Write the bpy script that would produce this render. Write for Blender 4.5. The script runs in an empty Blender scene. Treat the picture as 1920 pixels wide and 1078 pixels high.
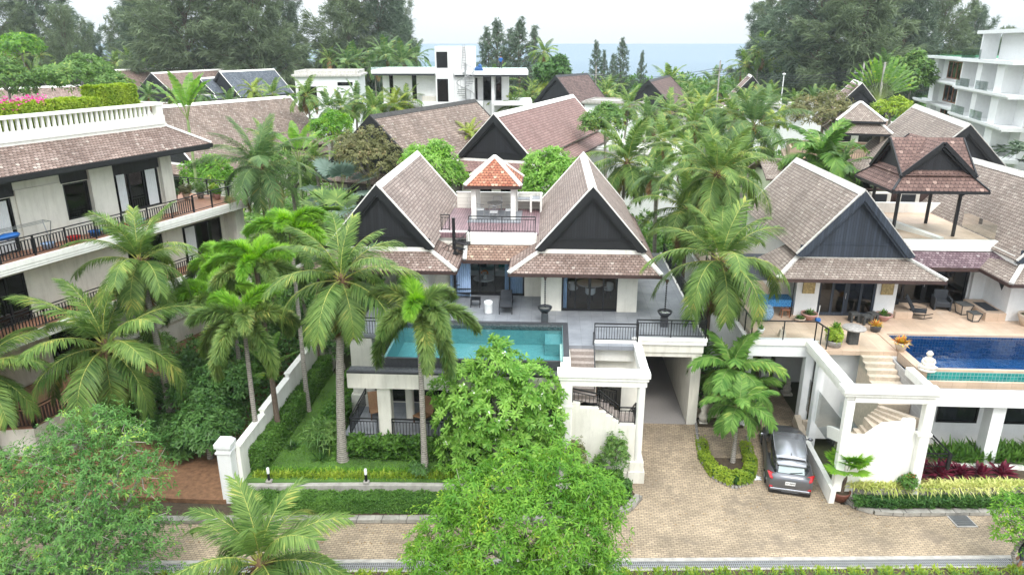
import bpy, math, random
import numpy as np
from mathutils import Vector, Matrix
R = math.radians
PI = math.pi
sc = bpy.context.scene
col = sc.collection
# ---------------------------------------------------------------- camera
FOC, CH, PITCH, YAW = 1354.0, 17.5, R(18.65), R(3.0)
cam_d = bpy.data.cameras.new('camera'); cam = bpy.data.objects.new('camera', cam_d); col.objects.link(cam)
cam.location = (0, 0, CH); cam.rotation_euler = (PI/2 - PITCH, 0, YAW)
cam_d.sensor_width = 36; cam_d.lens = FOC/1920*36; cam_d.clip_end = 60000; cam_d.clip_start = 0.2
sc.camera = cam
# ---------------------------------------------------------------- world, sun, exposure
SUN_EL, SUN_AZ = R(52), R(168)      # azimuth clockwise from +Y
w = bpy.data.worlds.new('World'); sc.world = w; w.use_nodes = True
nt = w.node_tree; bg = nt.nodes['Background']
sky = nt.nodes.new('ShaderNodeTexSky'); sky.sky_type = 'NISHITA'; sky.sun_disc = False
sky.sun_elevation = SUN_EL; sky.sun_rotation = SUN_AZ; sky.air_density = 1.0; sky.dust_density = 3.0
mx = nt.nodes.new('ShaderNodeMix'); mx.data_type = 'RGBA'; mx.inputs[0].default_value = 0.9
tc = nt.nodes.new('ShaderNodeTexCoord'); mp = nt.nodes.new('ShaderNodeMapping'); mp.inputs['Scale'].default_value = (1, 1, 3.5)
nz = nt.nodes.new('ShaderNodeTexNoise'); nz.inputs['Scale'].default_value = 1.6; nz.inputs['Detail'].default_value = 5
cr = nt.nodes.new('ShaderNodeValToRGB')
cr.color_ramp.elements[0].position = .3; cr.color_ramp.elements[0].color = (3.55, 3.85, 4.05, 1)
cr.color_ramp.elements[1].position = .7; cr.color_ramp.elements[1].color = (4.05, 4.2, 4.3, 1)
nt.links.new(tc.outputs['Generated'], mp.inputs[0]); nt.links.new(mp.outputs[0], nz.inputs[0]); nt.links.new(nz.outputs[0], cr.inputs[0])
# overcast sky: the cloud layer is about three times brighter overhead than at the horizon
sxz = nt.nodes.new('ShaderNodeSeparateXYZ'); nt.links.new(tc.outputs['Generated'], sxz.inputs[0])
zm_ = nt.nodes.new('ShaderNodeMath'); zm_.operation = 'MULTIPLY_ADD'; zm_.use_clamp = False; zm_.inputs[1].default_value = 3.0; zm_.inputs[2].default_value = 1.0
zc_ = nt.nodes.new('ShaderNodeMath'); zc_.operation = 'MAXIMUM'; zc_.inputs[1].default_value = 0; nt.links.new(sxz.outputs[2], zc_.inputs[0]); nt.links.new(zc_.outputs[0], zm_.inputs[0])
vm = nt.nodes.new('ShaderNodeVectorMath'); vm.operation = 'SCALE'; nt.links.new(cr.outputs[0], vm.inputs[0]); nt.links.new(zm_.outputs[0], vm.inputs['Scale'])
nt.links.new(sky.outputs[0], mx.inputs[6]); nt.links.new(vm.outputs[0], mx.inputs[7]); nt.links.new(mx.outputs[2], bg.inputs[0])
bg.inputs[1].default_value = 0.13
sd = bpy.data.lights.new('sun', 'SUN'); sd.energy = 1.0; sd.angle = R(14); sd.color = (1, .965, .91)
so = bpy.data.objects.new('sun', sd); col.objects.link(so)
so.rotation_euler = Vector((math.sin(SUN_AZ)*math.cos(SUN_EL), math.cos(SUN_AZ)*math.cos(SUN_EL), math.sin(SUN_EL))).to_track_quat('Z', 'Y').to_euler()
so.location = (0, 0, 60)
sc.view_settings.view_transform = 'Standard'; sc.view_settings.look = 'None'
sc.view_settings.exposure = 0.92; sc.view_settings.gamma = 1.0
sc.render.engine = 'CYCLES'
sc.cycles.max_bounces = 8; sc.cycles.diffuse_bounces = 3; sc.cycles.glossy_bounces = 3; sc.cycles.transparent_max_bounces = 12
sc.cycles.transmission_bounces = 4; sc.cycles.volume_bounces = 1; sc.cycles.caustics_reflective = False; sc.cycles.caustics_refractive = False

# ---------------------------------------------------------------- measuring helpers (a sight line from the camera's place)
_sp, _cp, _cy, _sy = math.sin(PITCH), math.cos(PITCH), math.cos(YAW), math.sin(YAW)
def ray(x, y):
    u = (x-960)/FOC; v = (y-539)/FOC
    fy = _cp - v*_sp
    return (u*_cy - fy*_sy, u*_sy + fy*_cy, -_sp - v*_cp)
def atz(x, y, z):
    d = ray(x, y); t = (z-CH)/d[2]; return (d[0]*t, d[1]*t, z)
def aty(x, y, Y):
    d = ray(x, y); t = Y/d[1]; return (d[0]*t, Y, CH + d[2]*t)
def gz(y):                     # height of the paved ground: flat road, then a ramp up to the garages
    t = min(1, max(0, (y-26.6)/(31.4-26.6)))
    return -0.75 + 0.75*(t*t*(3-2*t)*.4 + t*.6)

# ---------------------------------------------------------------- mesh builder
def sub(a, b): return (a[0]-b[0], a[1]-b[1], a[2]-b[2])
def add(a, b): return (a[0]+b[0], a[1]+b[1], a[2]+b[2])
def mul(a, s): return (a[0]*s, a[1]*s, a[2]*s)
def dot(a, b): return a[0]*b[0]+a[1]*b[1]+a[2]*b[2]
def cross(a, b): return (a[1]*b[2]-a[2]*b[1], a[2]*b[0]-a[0]*b[2], a[0]*b[1]-a[1]*b[0])
def norm(a):
    l = math.sqrt(dot(a, a)) or 1; return (a[0]/l, a[1]/l, a[2]/l)
def lerp(a, b, t): return tuple(a[i]+(b[i]-a[i])*t for i in range(len(a)))
class MB:
    def __init__(s): s.v = []; s.f = []; s.m = []; s.sm = []
    def poly(s, pts, mi=0, sm=False):
        n = len(s.v); s.v += [tuple(p) for p in pts]; s.f.append(tuple(range(n, n+len(pts)))); s.m.append(mi); s.sm.append(sm); return s
    def faces(s, vs, fs, mi=0, sm=False):
        n = len(s.v); s.v += [tuple(p) for p in vs]
        for f in fs: s.f.append(tuple(i+n for i in f)); s.m.append(mi); s.sm.append(sm)
        return s
    def box(s, x0, x1, y0, y1, z0, z1, mi=0):
        v = [(x0,y0,z0),(x1,y0,z0),(x1,y1,z0),(x0,y1,z0),(x0,y0,z1),(x1,y0,z1),(x1,y1,z1),(x0,y1,z1)]
        return s.faces(v, [(0,3,2,1),(4,5,6,7),(0,1,5,4),(1,2,6,5),(2,3,7,6),(3,0,4,7)], mi)
    def bbox(s, x0, x1, y0, y1, z0, z1, b=.02, mi=0):       # box with chamfered vertical and top edges
        def ring(i, z): return [(x0+i,y0,z),(x1-i,y0,z),(x1,y0+i,z),(x1,y1-i,z),(x1-i,y1,z),(x0+i,y1,z),(x0,y1-i,z),(x0,y0+i,z)]
        def ring2(i, z): return [(x0+2*i,y0+i,z),(x1-2*i,y0+i,z),(x1-i,y0+2*i,z),(x1-i,y1-2*i,z),(x1-2*i,y1-i,z),(x0+2*i,y1-i,z),(x0+i,y1-2*i,z),(x0+i,y0+2*i,z)]
        v = ring(b, z0)+ring(b, z1-b)+ring2(b, z1)
        fs = [tuple(range(7,-1,-1)), tuple(range(16,24))]
        for k in (0, 8):
            for i in range(8): j = (i+1) % 8; fs.append((k+i, k+j, k+8+j, k+8+i))
        return s.faces(v, fs, mi)
    def prism(s, pts, z0, z1, mi=0):
        n = len(pts); a = sum(pts[i][0]*pts[(i+1)%n][1]-pts[(i+1)%n][0]*pts[i][1] for i in range(n))
        if a < 0: pts = pts[::-1]
        v = [(p[0],p[1],z0) for p in pts]+[(p[0],p[1],z1) for p in pts]
        return s.faces(v, [tuple(range(n-1,-1,-1)), tuple(range(n,2*n))]+[(i,(i+1)%n,n+(i+1)%n,n+i) for i in range(n)], mi)
    def slab(s, pts, th, mi=0):                              # polygon in any plane, thickened below its normal
        n = len(pts); nn = (0,0,0)
        for i in range(1, n-1): nn = add(nn, cross(sub(pts[i],pts[0]), sub(pts[i+1],pts[0])))
        nn = norm(nn)
        if nn[2] < -1e-6: pts = pts[::-1]; nn = mul(nn, -1)
        lo = [sub(p, mul(nn, th)) for p in pts]
        return s.faces(list(pts)+lo, [tuple(range(n)), tuple(range(2*n-1,n-1,-1))]+[(i,n+i,n+(i+1)%n,(i+1)%n) for i in range(n)], mi)
    def bar(s, a, b, w, h=None, mi=0, up=(0,0,1)):
        h = h or w; d = norm(sub(b, a))
        if abs(dot(d, up)) > .98: up = (0,1,0)
        sd = norm(cross(d, up)); u = cross(sd, d)
        c = [add(mul(sd, i*w/2), mul(u, j*h/2)) for i, j in ((-1,-1),(1,-1),(1,1),(-1,1))]
        v = [add(a, k) for k in c]+[add(b, k) for k in c]
        return s.faces(v, [(0,1,2,3),(7,6,5,4),(0,4,5,1),(1,5,6,2),(2,6,7,3),(3,7,4,0)], mi)
    def tube(s, pts, r, n=8, mi=0, cap=True, sm=True):
        k = len(pts); rs = r if isinstance(r, (list, tuple)) else [r]*k; v = []
        for i, p in enumerate(pts):
            d = norm(sub(pts[min(i+1,k-1)], pts[max(i-1,0)])); up = (0,0,1) if abs(d[2]) < .9 else (0,1,0)
            a = norm(cross(d, up)); b = cross(a, d)
            for j in range(n):
                t = 2*PI*j/n; v.append(add(p, add(mul(a, rs[i]*math.cos(t)), mul(b, rs[i]*math.sin(t)))))
        fs = [(i*n+j, i*n+(j+1)%n, (i+1)*n+(j+1)%n, (i+1)*n+j) for i in range(k-1) for j in range(n)]
        o = len(s.f); s.faces(v, fs, mi, sm)
        if cap: s.faces(v[:n], [tuple(range(n-1,-1,-1))], mi); s.faces(v[-n:], [tuple(range(n))], mi)
        return s
    def cyl(s, x, y, z0, z1, r0, r1=None, n=16, mi=0):
        return s.tube([(x,y,z0),(x,y,z1)], [r0, r0 if r1 is None else r1], n, mi)
    def lathe(s, prof, x=0, y=0, z=0, n=20, mi=0):
        v = [(x+r*math.cos(2*PI*j/n), y+r*math.sin(2*PI*j/n), z+h) for r, h in prof for j in range(n)]
        return s.faces(v, [(i*n+j, i*n+(j+1)%n, (i+1)*n+(j+1)%n, (i+1)*n+j) for i in range(len(prof)-1) for j in range(n)], mi, True)
    def blob(s, c, r, n=10, m=7, mi=0, jit=0, seed=0):       # closed ellipsoid
        rg = random.Random(seed); v = []
        for i in range(m+1):
            for j in range(n):
                th = PI*i/m; ph = 2*PI*j/n; q = 1+jit*(rg.random()-.5) if 0 < i < m else 1
                v.append((c[0]+r[0]*q*math.sin(th)*math.cos(ph), c[1]+r[1]*q*math.sin(th)*math.sin(ph), c[2]-r[2]*q*math.cos(th)))
        return s.faces(v, [(i*n+j, i*n+(j+1)%n, (i+1)*n+(j+1)%n, (i+1)*n+j) for i in range(m) for j in range(n)], mi, True)
    def build(s, name, mat, parent=None, local=False, smooth=None):
        v = s.v
        if parent is not None and not local:
            r = parent
            while r.parent: r = r.parent
            lx, ly, lz = r.location; c, q = math.cos(-r.rotation_euler.z), math.sin(-r.rotation_euler.z)
            v = [((x-lx)*c-(y-ly)*q, (x-lx)*q+(y-ly)*c, z-lz) for x, y, z in v]
        me = bpy.data.meshes.new(name); me.from_pydata(v, [], s.f)
        uv = me.uv_layers.new(name='UVMap'); dat = []
        for f in s.f:
            nn = (0,0,0); p0 = v[f[0]]
            for i in range(1, len(f)-1): nn = add(nn, cross(sub(v[f[i]],p0), sub(v[f[i+1]],p0)))
            nn = norm(nn)
            if abs(nn[2]) > .999: t = (1,0,0); b = (0,1,0)
            else: t = norm(cross((0,0,1), nn)); b = cross(nn, t)
            for i in f: dat += [dot(v[i], t), dot(v[i], b)]
        uv.data.foreach_set('uv', dat)
        for m_ in (mat if isinstance(mat, (list, tuple)) else [mat]): me.materials.append(m_)
        me.polygons.foreach_set('material_index', s.m)
        me.polygons.foreach_set('use_smooth', s.sm)
        me.update()
        o = bpy.data.objects.new(name, me); col.objects.link(o)
        if parent is not None: o.parent = parent
        return o
def npmesh(name, V, polys, mats, mis, smooth=False):
    me = bpy.data.meshes.new(name); V = np.asarray(V, dtype=np.float32)
    me.vertices.add(len(V)); me.vertices.foreach_set('co', V.ravel())
    li = np.concatenate([p.ravel() for p in polys]).astype(np.int32)
    tot = np.concatenate([np.full(len(p), p.shape[1]) for p in polys]).astype(np.int32)
    st = np.concatenate([[0], np.cumsum(tot)[:-1]]).astype(np.int32)
    me.loops.add(len(li)); me.loops.foreach_set('vertex_index', li)
    me.polygons.add(len(tot)); me.polygons.foreach_set('loop_start', st); me.polygons.foreach_set('loop_total', tot)
    for m_ in mats: me.materials.append(m_)
    me.polygons.foreach_set('material_index', np.concatenate([np.full(len(p), k) for p, k in zip(polys, mis)]).astype(np.int32))
    if smooth: me.polygons.foreach_set('use_smooth', np.ones(len(tot), dtype=bool))
    me.update(calc_edges=True)
    return me
def tag(o, label=None, cat=None, group=None, kind=None):
    if label: o['label'] = label
    if cat: o['category'] = cat
    if group: o['group'] = group
    if kind: o['kind'] = kind
    return o
def thing(name, label, cat, loc=(0,0,0), rz=0, group=None):
    o = bpy.data.objects.new(name, None); col.objects.link(o); o.empty_display_size = .3
    o.location = loc; o.rotation_euler = (0, 0, rz)
    return tag(o, label, cat, group)
def meshobj(name, me, loc=(0,0,0), rz=0, parent=None, scale=None):
    o = bpy.data.objects.new(name, me); col.objects.link(o); o.location = loc; o.rotation_euler = (0,0,rz)
    if scale: o.scale = (scale,)*3 if not isinstance(scale, tuple) else scale
    if parent is not None: o.parent = parent
    return o
def solo(mb, name, mat, label, cat, loc, group=None, kind=None):   # one-mesh thing whose verts are in world coordinates
    mb.v = [sub(p, loc) for p in mb.v]
    o = mb.build(name, mat); o.location = loc
    return tag(o, label, cat, group, kind)
def copy_tree(o, parent=None):
    kids = [c for c in bpy.data.objects if c.parent == o]
    c = o.copy(); col.objects.link(c); c.parent = parent
    for k in kids: copy_tree(k, c)
    return c
def dup(o, loc, rz=None, label=None, group=None, scale=None):
    c = copy_tree(o); c.location = loc
    if rz is not None: c.rotation_euler = (0, 0, rz)
    if label: c['label'] = label
    if group: c['group'] = group
    if scale: c.scale = (scale,)*3
    return c

# ---------------------------------------------------------------- materials
MATS = {}
def nodes(name):
    m = bpy.data.materials.new(name); m.use_nodes = True; t = m.node_tree
    return m, t, t.nodes['Principled BSDF']
def N(t, kind, **kw):
    n = t.nodes.new('ShaderNode'+kind)
    for k, v in kw.items():
        if k in n.inputs: n.inputs[k].default_value = v
        else: setattr(n, k, v)
    return n
def rgb(c): return (c[0], c[1], c[2], 1)
def plain(name, c, rough=.6, metal=0, var=.12, scale=3., bump=.0, bscale=40., stain=None, spec=None):
    m, t, b = nodes(name); L = t.links.new
    tc = N(t, 'TexCoord'); nz = N(t, 'TexNoise', Scale=scale, Detail=6, Roughness=.6); L(tc.outputs['Object'], nz.inputs[0])
    r = N(t, 'ValToRGB'); e = r.color_ramp.elements
    e[0].position = .3; e[0].color = rgb([x*(1-var) for x in c]); e[1].position = .7; e[1].color = rgb([min(1, x*(1+var*.6)) for x in c])
    L(nz.outputs[0], r.inputs[0]); out = r.outputs[0]
    if stain:
        mp = N(t, 'Mapping', Scale=(1.6, 1.6, .22)); L(tc.outputs['Object'], mp.inputs[0])
        n2 = N(t, 'TexNoise', Scale=2.2, Detail=8, Roughness=.7); L(mp.outputs[0], n2.inputs[0])
        r2 = N(t, 'ValToRGB'); r2.color_ramp.elements[0].position = .47; r2.color_ramp.elements[1].position = .78
        L(n2.outputs[0], r2.inputs[0]); mx = N(t, 'Mix', data_type='RGBA', blend_type='MIX'); mm = N(t, 'Math', operation='MULTIPLY'); mm.inputs[1].default_value = stain
        L(r2.outputs[0], mm.inputs[0]); L(mm.outputs[0], mx.inputs[0]); L(out, mx.inputs[6]); mx.inputs[7].default_value = rgb([c[0]*.45, c[1]*.43, c[2]*.38]); out = mx.outputs[2]
    L(out, b.inputs['Base Color']); b.inputs['Roughness'].default_value = rough; b.inputs['Metallic'].default_value = metal
    if spec is not None: b.inputs['Specular IOR Level'].default_value = spec
    if bump:
        n3 = N(t, 'TexNoise', Scale=bscale, Detail=4); L(tc.outputs['Object'], n3.inputs[0])
        bp = N(t, 'Bump', Strength=bump, Distance=.02); L(n3.outputs[0], bp.inputs['Height']); L(bp.outputs[0], b.inputs['Normal'])
    MATS[name] = m; return m
def bricks(name, c1, c2, mortar, bw, bh, ms=.01, rough=.6, bump=.5, var=.25, rot=0, offset=.5, vscale=.35, src='UV', spots=None, dist=.01, smooth=.1, spec=None, freq=2, squash=1):
    m, t, b = nodes(name); L = t.links.new
    tc = N(t, 'TexCoord'); mp = N(t, 'Mapping', Rotation=(0,0,rot)); L(tc.outputs[src], mp.inputs[0])
    br = N(t, 'TexBrick', Color1=rgb(c1), Color2=rgb(c2), Mortar=rgb(mortar), Scale=1.0)
    br.inputs['Mortar Size'].default_value = ms; br.inputs['Brick Width'].default_value = bw; br.inputs['Row Height'].default_value = bh
    br.inputs['Mortar Smooth'].default_value = smooth; br.offset = offset; br.offset_frequency = freq; br.squash = squash
    L(mp.outputs[0], br.inputs['Vector'])
    nz = N(t, 'TexNoise', Scale=vscale, Detail=8, Roughness=.65); L(mp.outputs[0], nz.inputs[0])
    r = N(t, 'ValToRGB'); e = r.color_ramp.elements; e[0].position = .3; e[0].color = (1-var,)*3+(1,); e[1].position = .7; e[1].color = (1+var*.5,)*3+(1,)
    L(nz.outputs[0], r.inputs[0]); mx = N(t, 'Mix', data_type='RGBA', blend_type='MULTIPLY'); mx.inputs[0].default_value = 1
    L(br.outputs[0], mx.inputs[6]); L(r.outputs[0], mx.inputs[7]); out = mx.outputs[2]
    if spots:
        n2 = N(t, 'TexNoise', Scale=spots[1], Detail=7, Roughness=.75); L(mp.outputs[0], n2.inputs[0])
        r2 = N(t, 'ValToRGB'); r2.color_ramp.elements[0].position = spots[2]; r2.color_ramp.elements[1].position = spots[2]+.1
        L(n2.outputs[0], r2.inputs[0]); m2 = N(t, 'Mix', data_type='RGBA'); mm = N(t, 'Math', operation='MULTIPLY'); mm.inputs[1].default_value = spots[3]
        L(r2.outputs[0], mm.inputs[0]); L(mm.outputs[0], m2.inputs[0]); L(out, m2.inputs[6]); m2.inputs[7].default_value = rgb(spots[0]); out = m2.outputs[2]
    L(out, b.inputs['Base Color']); b.inputs['Roughness'].default_value = rough
    if spec is not None: b.inputs['Specular IOR Level'].default_value = spec
    iv = N(t, 'Math', operation='SUBTRACT'); iv.inputs[0].default_value = 1; L(br.outputs['Fac'], iv.inputs[1])
    bp = N(t, 'Bump', Strength=bump, Distance=dist); L(iv.outputs[0], bp.inputs['Height']); L(bp.outputs[0], b.inputs['Normal'])
    MATS[name] = m; return m
def tiles(name, c1, c2, bw=.17, bh=.16, dark=.45, light=None, vs=.5, lf=.62, var=.22):
    # overlapping clay tiles: each course rises towards its lower edge, each tile has its own tone
    m, t, b = nodes(name); L = t.links.new
    tc = N(t, 'TexCoord'); mp = N(t, 'Mapping', Scale=(1/bw, 1/bh, 1)); L(tc.outputs['UV'], mp.inputs[0])
    sx = N(t, 'SeparateXYZ'); L(mp.outputs[0], sx.inputs[0])
    def M(op, a, b_=None, c_=None):
        n = N(t, 'Math', operation=op)
        for i, q in enumerate((a, b_, c_)):
            if q is None: continue
            if isinstance(q, (int, float)): n.inputs[i].default_value = q
            else: L(q, n.inputs[i])
        return n.outputs[0]
    row = M('FLOOR', sx.outputs[1]); fy = M('SUBTRACT', sx.outputs[1], row)
    half = M('MULTIPLY', M('MODULO', row, 2.0), .5); xs = M('ADD', sx.outputs[0], half)
    cx = M('FLOOR', xs); fx = M('SUBTRACT', xs, cx)
    # scalloped lower edge
    d = M('ABSOLUTE', M('SUBTRACT', fx, .5)); edge = M('MULTIPLY', M('POWER', d, 2.0), 1.3)
    inside = M('GREATER_THAN', fy, M('ADD', edge, .10))
    gap = M('LESS_THAN', d, .455)
    cell = N(t, 'CombineXYZ'); L(M('ADD', cx, M('MULTIPLY', row, 7.31)), cell.inputs[0]); L(row, cell.inputs[1])
    wn = N(t, 'TexWhiteNoise', noise_dimensions='2D'); L(cell.outputs[0], wn.inputs[0])
    r = N(t, 'ValToRGB'); e = r.color_ramp.elements; e[0].color = rgb(c1); e[1].color = rgb(c2); e[0].position = .15; e[1].position = .85
    if light: q = e.new(.95); q.color = rgb(c2); q = e.new(.985); q.color = rgb(light)
    L(wn.outputs[0], r.inputs[0])
    nz = N(t, 'TexNoise', Scale=vs, Detail=7, Roughness=.7); L(tc.outputs['UV'], nz.inputs[0])
    r2 = N(t, 'ValToRGB'); e = r2.color_ramp.elements; e[0].position = .35; e[0].color = (1-var,)*3+(1,); e[1].position = lf+.05; e[1].color = (1.12,)*3+(1,)
    L(nz.outputs[0], r2.inputs[0])
    mx = N(t, 'Mix', data_type='RGBA', blend_type='MULTIPLY'); mx.inputs[0].default_value = 1; L(r.outputs[0], mx.inputs[6]); L(r2.outputs[0], mx.inputs[7])
    g = M('MULTIPLY', inside, gap); m2 = N(t, 'Mix', data_type='RGBA'); L(g, m2.inputs[0]); L(mx.outputs[2], m2.inputs[7])
    m2.inputs[6].default_value = rgb([c1[i]*dark for i in range(3)]); L(m2.outputs[2], b.inputs['Base Color'])
    h = M('MULTIPLY', g, M('SUBTRACT', 1.1, M('MULTIPLY', fy, .8)))
    bp = N(t, 'Bump', Strength=.8, Distance=.03); L(h, bp.inputs['Height']); L(bp.outputs[0], b.inputs['Normal'])
    b.inputs['Roughness'].default_value = .75; b.inputs['Specular IOR Level'].default_value = .3
    MATS[name] = m; return m
def siding(name, c, w=.13, rough=.55):
    m, t, b = nodes(name); L = t.links.new
    tc = N(t, 'TexCoord'); sx = N(t, 'SeparateXYZ'); L(tc.outputs['UV'], sx.inputs[0])
    a = N(t, 'Math', operation='MULTIPLY'); a.inputs[1].default_value = 1/w; L(sx.outputs[0], a.inputs[0])
    f = N(t, 'Math', operation='FRACT'); L(a.outputs[0], f.inputs[0]); g = N(t, 'Math', operation='GREATER_THAN'); g.inputs[1].default_value = .1; L(f.outputs[0], g.inputs[0])
    fl = N(t, 'Math', operation='FLOOR'); L(a.outputs[0], fl.inputs[0]); wn = N(t, 'TexWhiteNoise', noise_dimensions='1D'); L(fl.outputs[0], wn.inputs['W'])
    r = N(t, 'ValToRGB'); r.color_ramp.elements[0].color = rgb([x*.75 for x in c]); r.color_ramp.elements[1].color = rgb([x*1.3 for x in c]); L(wn.outputs[0], r.inputs[0])
    mx = N(t, 'Mix', data_type='RGBA'); L(g.outputs[0], mx.inputs[0]); mx.inputs[6].default_value = rgb([x*.25 for x in c]); L(r.outputs[0], mx.inputs[7]); L(mx.outputs[2], b.inputs['Base Color'])
    bp = N(t, 'Bump', Strength=.6, Distance=.015); L(g.outputs[0], bp.inputs['Height']); L(bp.outputs[0], b.inputs['Normal'])
    b.inputs['Roughness'].default_value = rough; MATS[name] = m; return m
def leafmat(name, c1, c2, c3=None, trans=.3, rough=.45, p3=.93):
    m, t, b = nodes(name); L = t.links.new
    ge = N(t, 'NewGeometry'); r = N(t, 'ValToRGB'); e = r.color_ramp.elements; e[0].color = rgb(c1); e[1].color = rgb(c2); e[0].position = .1; e[1].position = .8
    if c3: q = e.new(p3); q.color = rgb(c3); e[1].position = .8
    tc = N(t, 'TexCoord'); nz = N(t, 'TexNoise', Scale=.9, Detail=2); L(tc.outputs['Object'], nz.inputs[0])
    mm = N(t, 'Math', operation='MULTIPLY_ADD'); mm.inputs[1].default_value = .6; L(ge.outputs['Random Per Island'], mm.inputs[0])
    m3 = N(t, 'Math', operation='MULTIPLY_ADD'); m3.inputs[1].default_value = 1.2; m3.inputs[2].default_value = -.4; L(nz.outputs[0], m3.inputs[0]); L(m3.outputs[0], mm.inputs[2])
    L(mm.outputs[0], r.inputs[0]); L(r.outputs[0], b.inputs['Base Color']); b.inputs['Roughness'].default_value = rough; b.inputs['Specular IOR Level'].default_value = .22
    tr = N(t, 'BsdfTranslucent'); mx = N(t, 'MixShader'); mx.inputs[0].default_value = trans
    hs = N(t, 'HueSaturation', Value=1.5, Saturation=1.1); L(r.outputs[0], hs.inputs['Color']); L(hs.outputs[0], tr.inputs[0])
    out = t.nodes['Material Output']; L(b.outputs[0], mx.inputs[1]); L(tr.outputs[0], mx.inputs[2]); L(mx.outputs[0], out.inputs[0])
    MATS[name] = m; return m
def glass(name, tint, refl=1.0, ior=1.5, rough=.0, bump=0, bscale=3):
    m, t, b = nodes(name); t.nodes.remove(b); L = t.links.new; out = t.nodes['Material Output']
    tr = N(t, 'BsdfTransparent'); tr.inputs[0].default_value = rgb(tint); gl = N(t, 'BsdfGlossy'); gl.inputs['Roughness'].default_value = rough
    fr = N(t, 'Fresnel', IOR=ior); mm = N(t, 'Math', operation='MULTIPLY'); mm.inputs[1].default_value = refl; L(fr.outputs[0], mm.inputs[0])
    mx = N(t, 'MixShader'); L(mm.outputs[0], mx.inputs[0]); L(tr.outputs[0], mx.inputs[1]); L(gl.outputs[0], mx.inputs[2]); L(mx.outputs[0], out.inputs[0])
    if bump:
        tc = N(t, 'TexCoord'); nz = N(t, 'TexNoise', Scale=bscale, Detail=3); L(tc.outputs['Object'], nz.inputs[0])
        bp = N(t, 'Bump', Strength=bump, Distance=.05); L(nz.outputs[0], bp.inputs['Height']); L(bp.outputs[0], gl.inputs['Normal']); L(bp.outputs[0], fr.inputs['Normal'])
    MATS[name] = m; return m
M = MATS
plain('plaster', (.78, .755, .675), .75, var=.09, scale=1.2, stain=.42, bump=.15)
plain('plaster_clean', (.86, .85, .80), .7, var=.06, scale=1.5, stain=.3)
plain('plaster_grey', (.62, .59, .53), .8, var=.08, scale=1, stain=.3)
plain('white', (.82, .83, .83), .6, var=.05, stain=.14)
plain('trim', (.86, .84, .79), .6, var=.1, scale=5, stain=.55)
plain('trim_dirty', (.6, .58, .54), .7, var=.35, scale=7, stain=.8)
plain('moss_black', (.05, .048, .045), .8, var=.7, scale=6)
plain('black_wood', (.010, .011, .014), .5, var=.3, scale=8)
plain('brown_wood', (.10, .045, .022), .5, var=.3, scale=8)
plain('red_wood', (.27, .11, .05), .45, var=.25, scale=9)
plain('fascia', (.055, .03, .026), .6, var=.3, scale=6)
plain('metal_black', (.014, .015, .018), .4, metal=.2, var=.15)
plain('grey_metal', (.4, .41, .42), .4, metal=.7)
plain('pebble', (.30, .28, .27), .8, var=.35, scale=60, bump=.5, bscale=70)
plain('concrete', (.40, .38, .35), .85, var=.25, scale=3, stain=.6, bump=.4)
plain('concrete_dark', (.20, .19, .175), .9, var=.4, scale=4, stain=.6, bump=.5)
plain('soil', (.22, .115, .06), .95, var=.4, scale=5, bump=.9, bscale=9)
plain('soil_dark', (.07, .05, .03), .95, var=.4, scale=5, bump=.9, bscale=14)
plain('ground', (.09, .10, .045), .95, var=.5, scale=.4, bump=.5, bscale=3)
plain('lawn', (.085, .185, .03), .95, var=.4, scale=.9, bump=.8, bscale=60)
def ringbark(name, c, sc_=3.2):
    m = plain(name, c, .88, var=.4, scale=11, bump=.6, bscale=20); t = m.node_tree; b = t.nodes['Principled BSDF']; src = b.inputs['Base Color'].links[0].from_socket
    tc = N(t, 'TexCoord'); wv = N(t, 'TexWave', wave_type='BANDS', bands_direction='Z', Scale=sc_, Distortion=2.2, Detail=2); wv.inputs['Detail Scale'].default_value = 2; t.links.new(tc.outputs['Object'], wv.inputs[0])
    r = N(t, 'ValToRGB'); r.color_ramp.elements[0].position = .0; r.color_ramp.elements[0].color = (.42, .42, .42, 1); r.color_ramp.elements[1].position = .35; r.color_ramp.elements[1].color = (1, 1, 1, 1); t.links.new(wv.outputs[0], r.inputs[0])
    mx = N(t, 'Mix', data_type='RGBA', blend_type='MULTIPLY'); mx.inputs[0].default_value = 1; t.links.new(src, mx.inputs[6]); t.links.new(r.outputs[0], mx.inputs[7]); t.links.new(mx.outputs[2], b.inputs['Base Color'])
ringbark('bark_grey', (.36, .33, .29))
plain('bark_dark', (.13, .095, .07), .9, var=.4, scale=8, bump=.8, bscale=18)
plain('twig', (.42, .40, .35), .8, var=.3, scale=9)
plain('husk', (.20, .12, .065), .9, var=.4, scale=16, bump=.6)
plain('coconut', (.25, .30, .06), .5, var=.5, scale=5)
plain('coconut_yellow', (.62, .36, .05), .5, var=.3, scale=5)
plain('crownshaft', (.24, .33, .13), .45, var=.25, scale=5)
plain('rachis', (.42, .44, .10), .5, var=.25, scale=4)
plain('rachis_green', (.22, .30, .08), .5, var=.25, scale=4)
plain('dark_stone', (.055, .058, .065), .5, var=.3, scale=8, bump=.3)
plain('dark_bowl', (.03, .033, .038), .45, var=.3, scale=9)
plain('curtain', (.42, .57, .80), .9, var=.08)
plain('fabric_white', (.75, .77, .78), .9, var=.05)
plain('sling', (.035, .04, .048), .8, var=.1)
plain('rattan', (.33, .18, .09), .7, var=.3, scale=30)
plain('pot_brown', (.17, .06, .04), .35, var=.3)
plain('pot_pink', (.45, .25, .22), .7, var=.25)
plain('pot_beige', (.6, .5, .4), .8, var=.25)
plain('stone_grey', (.32, .30, .28), .85, var=.4, scale=12, bump=.6)
plain('stone_black', (.06, .062, .06), .8, var=.5, scale=12, bump=.6)
plain('statue_stone', (.68, .63, .55), .85, var=.25, scale=12, stain=.5)
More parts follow.
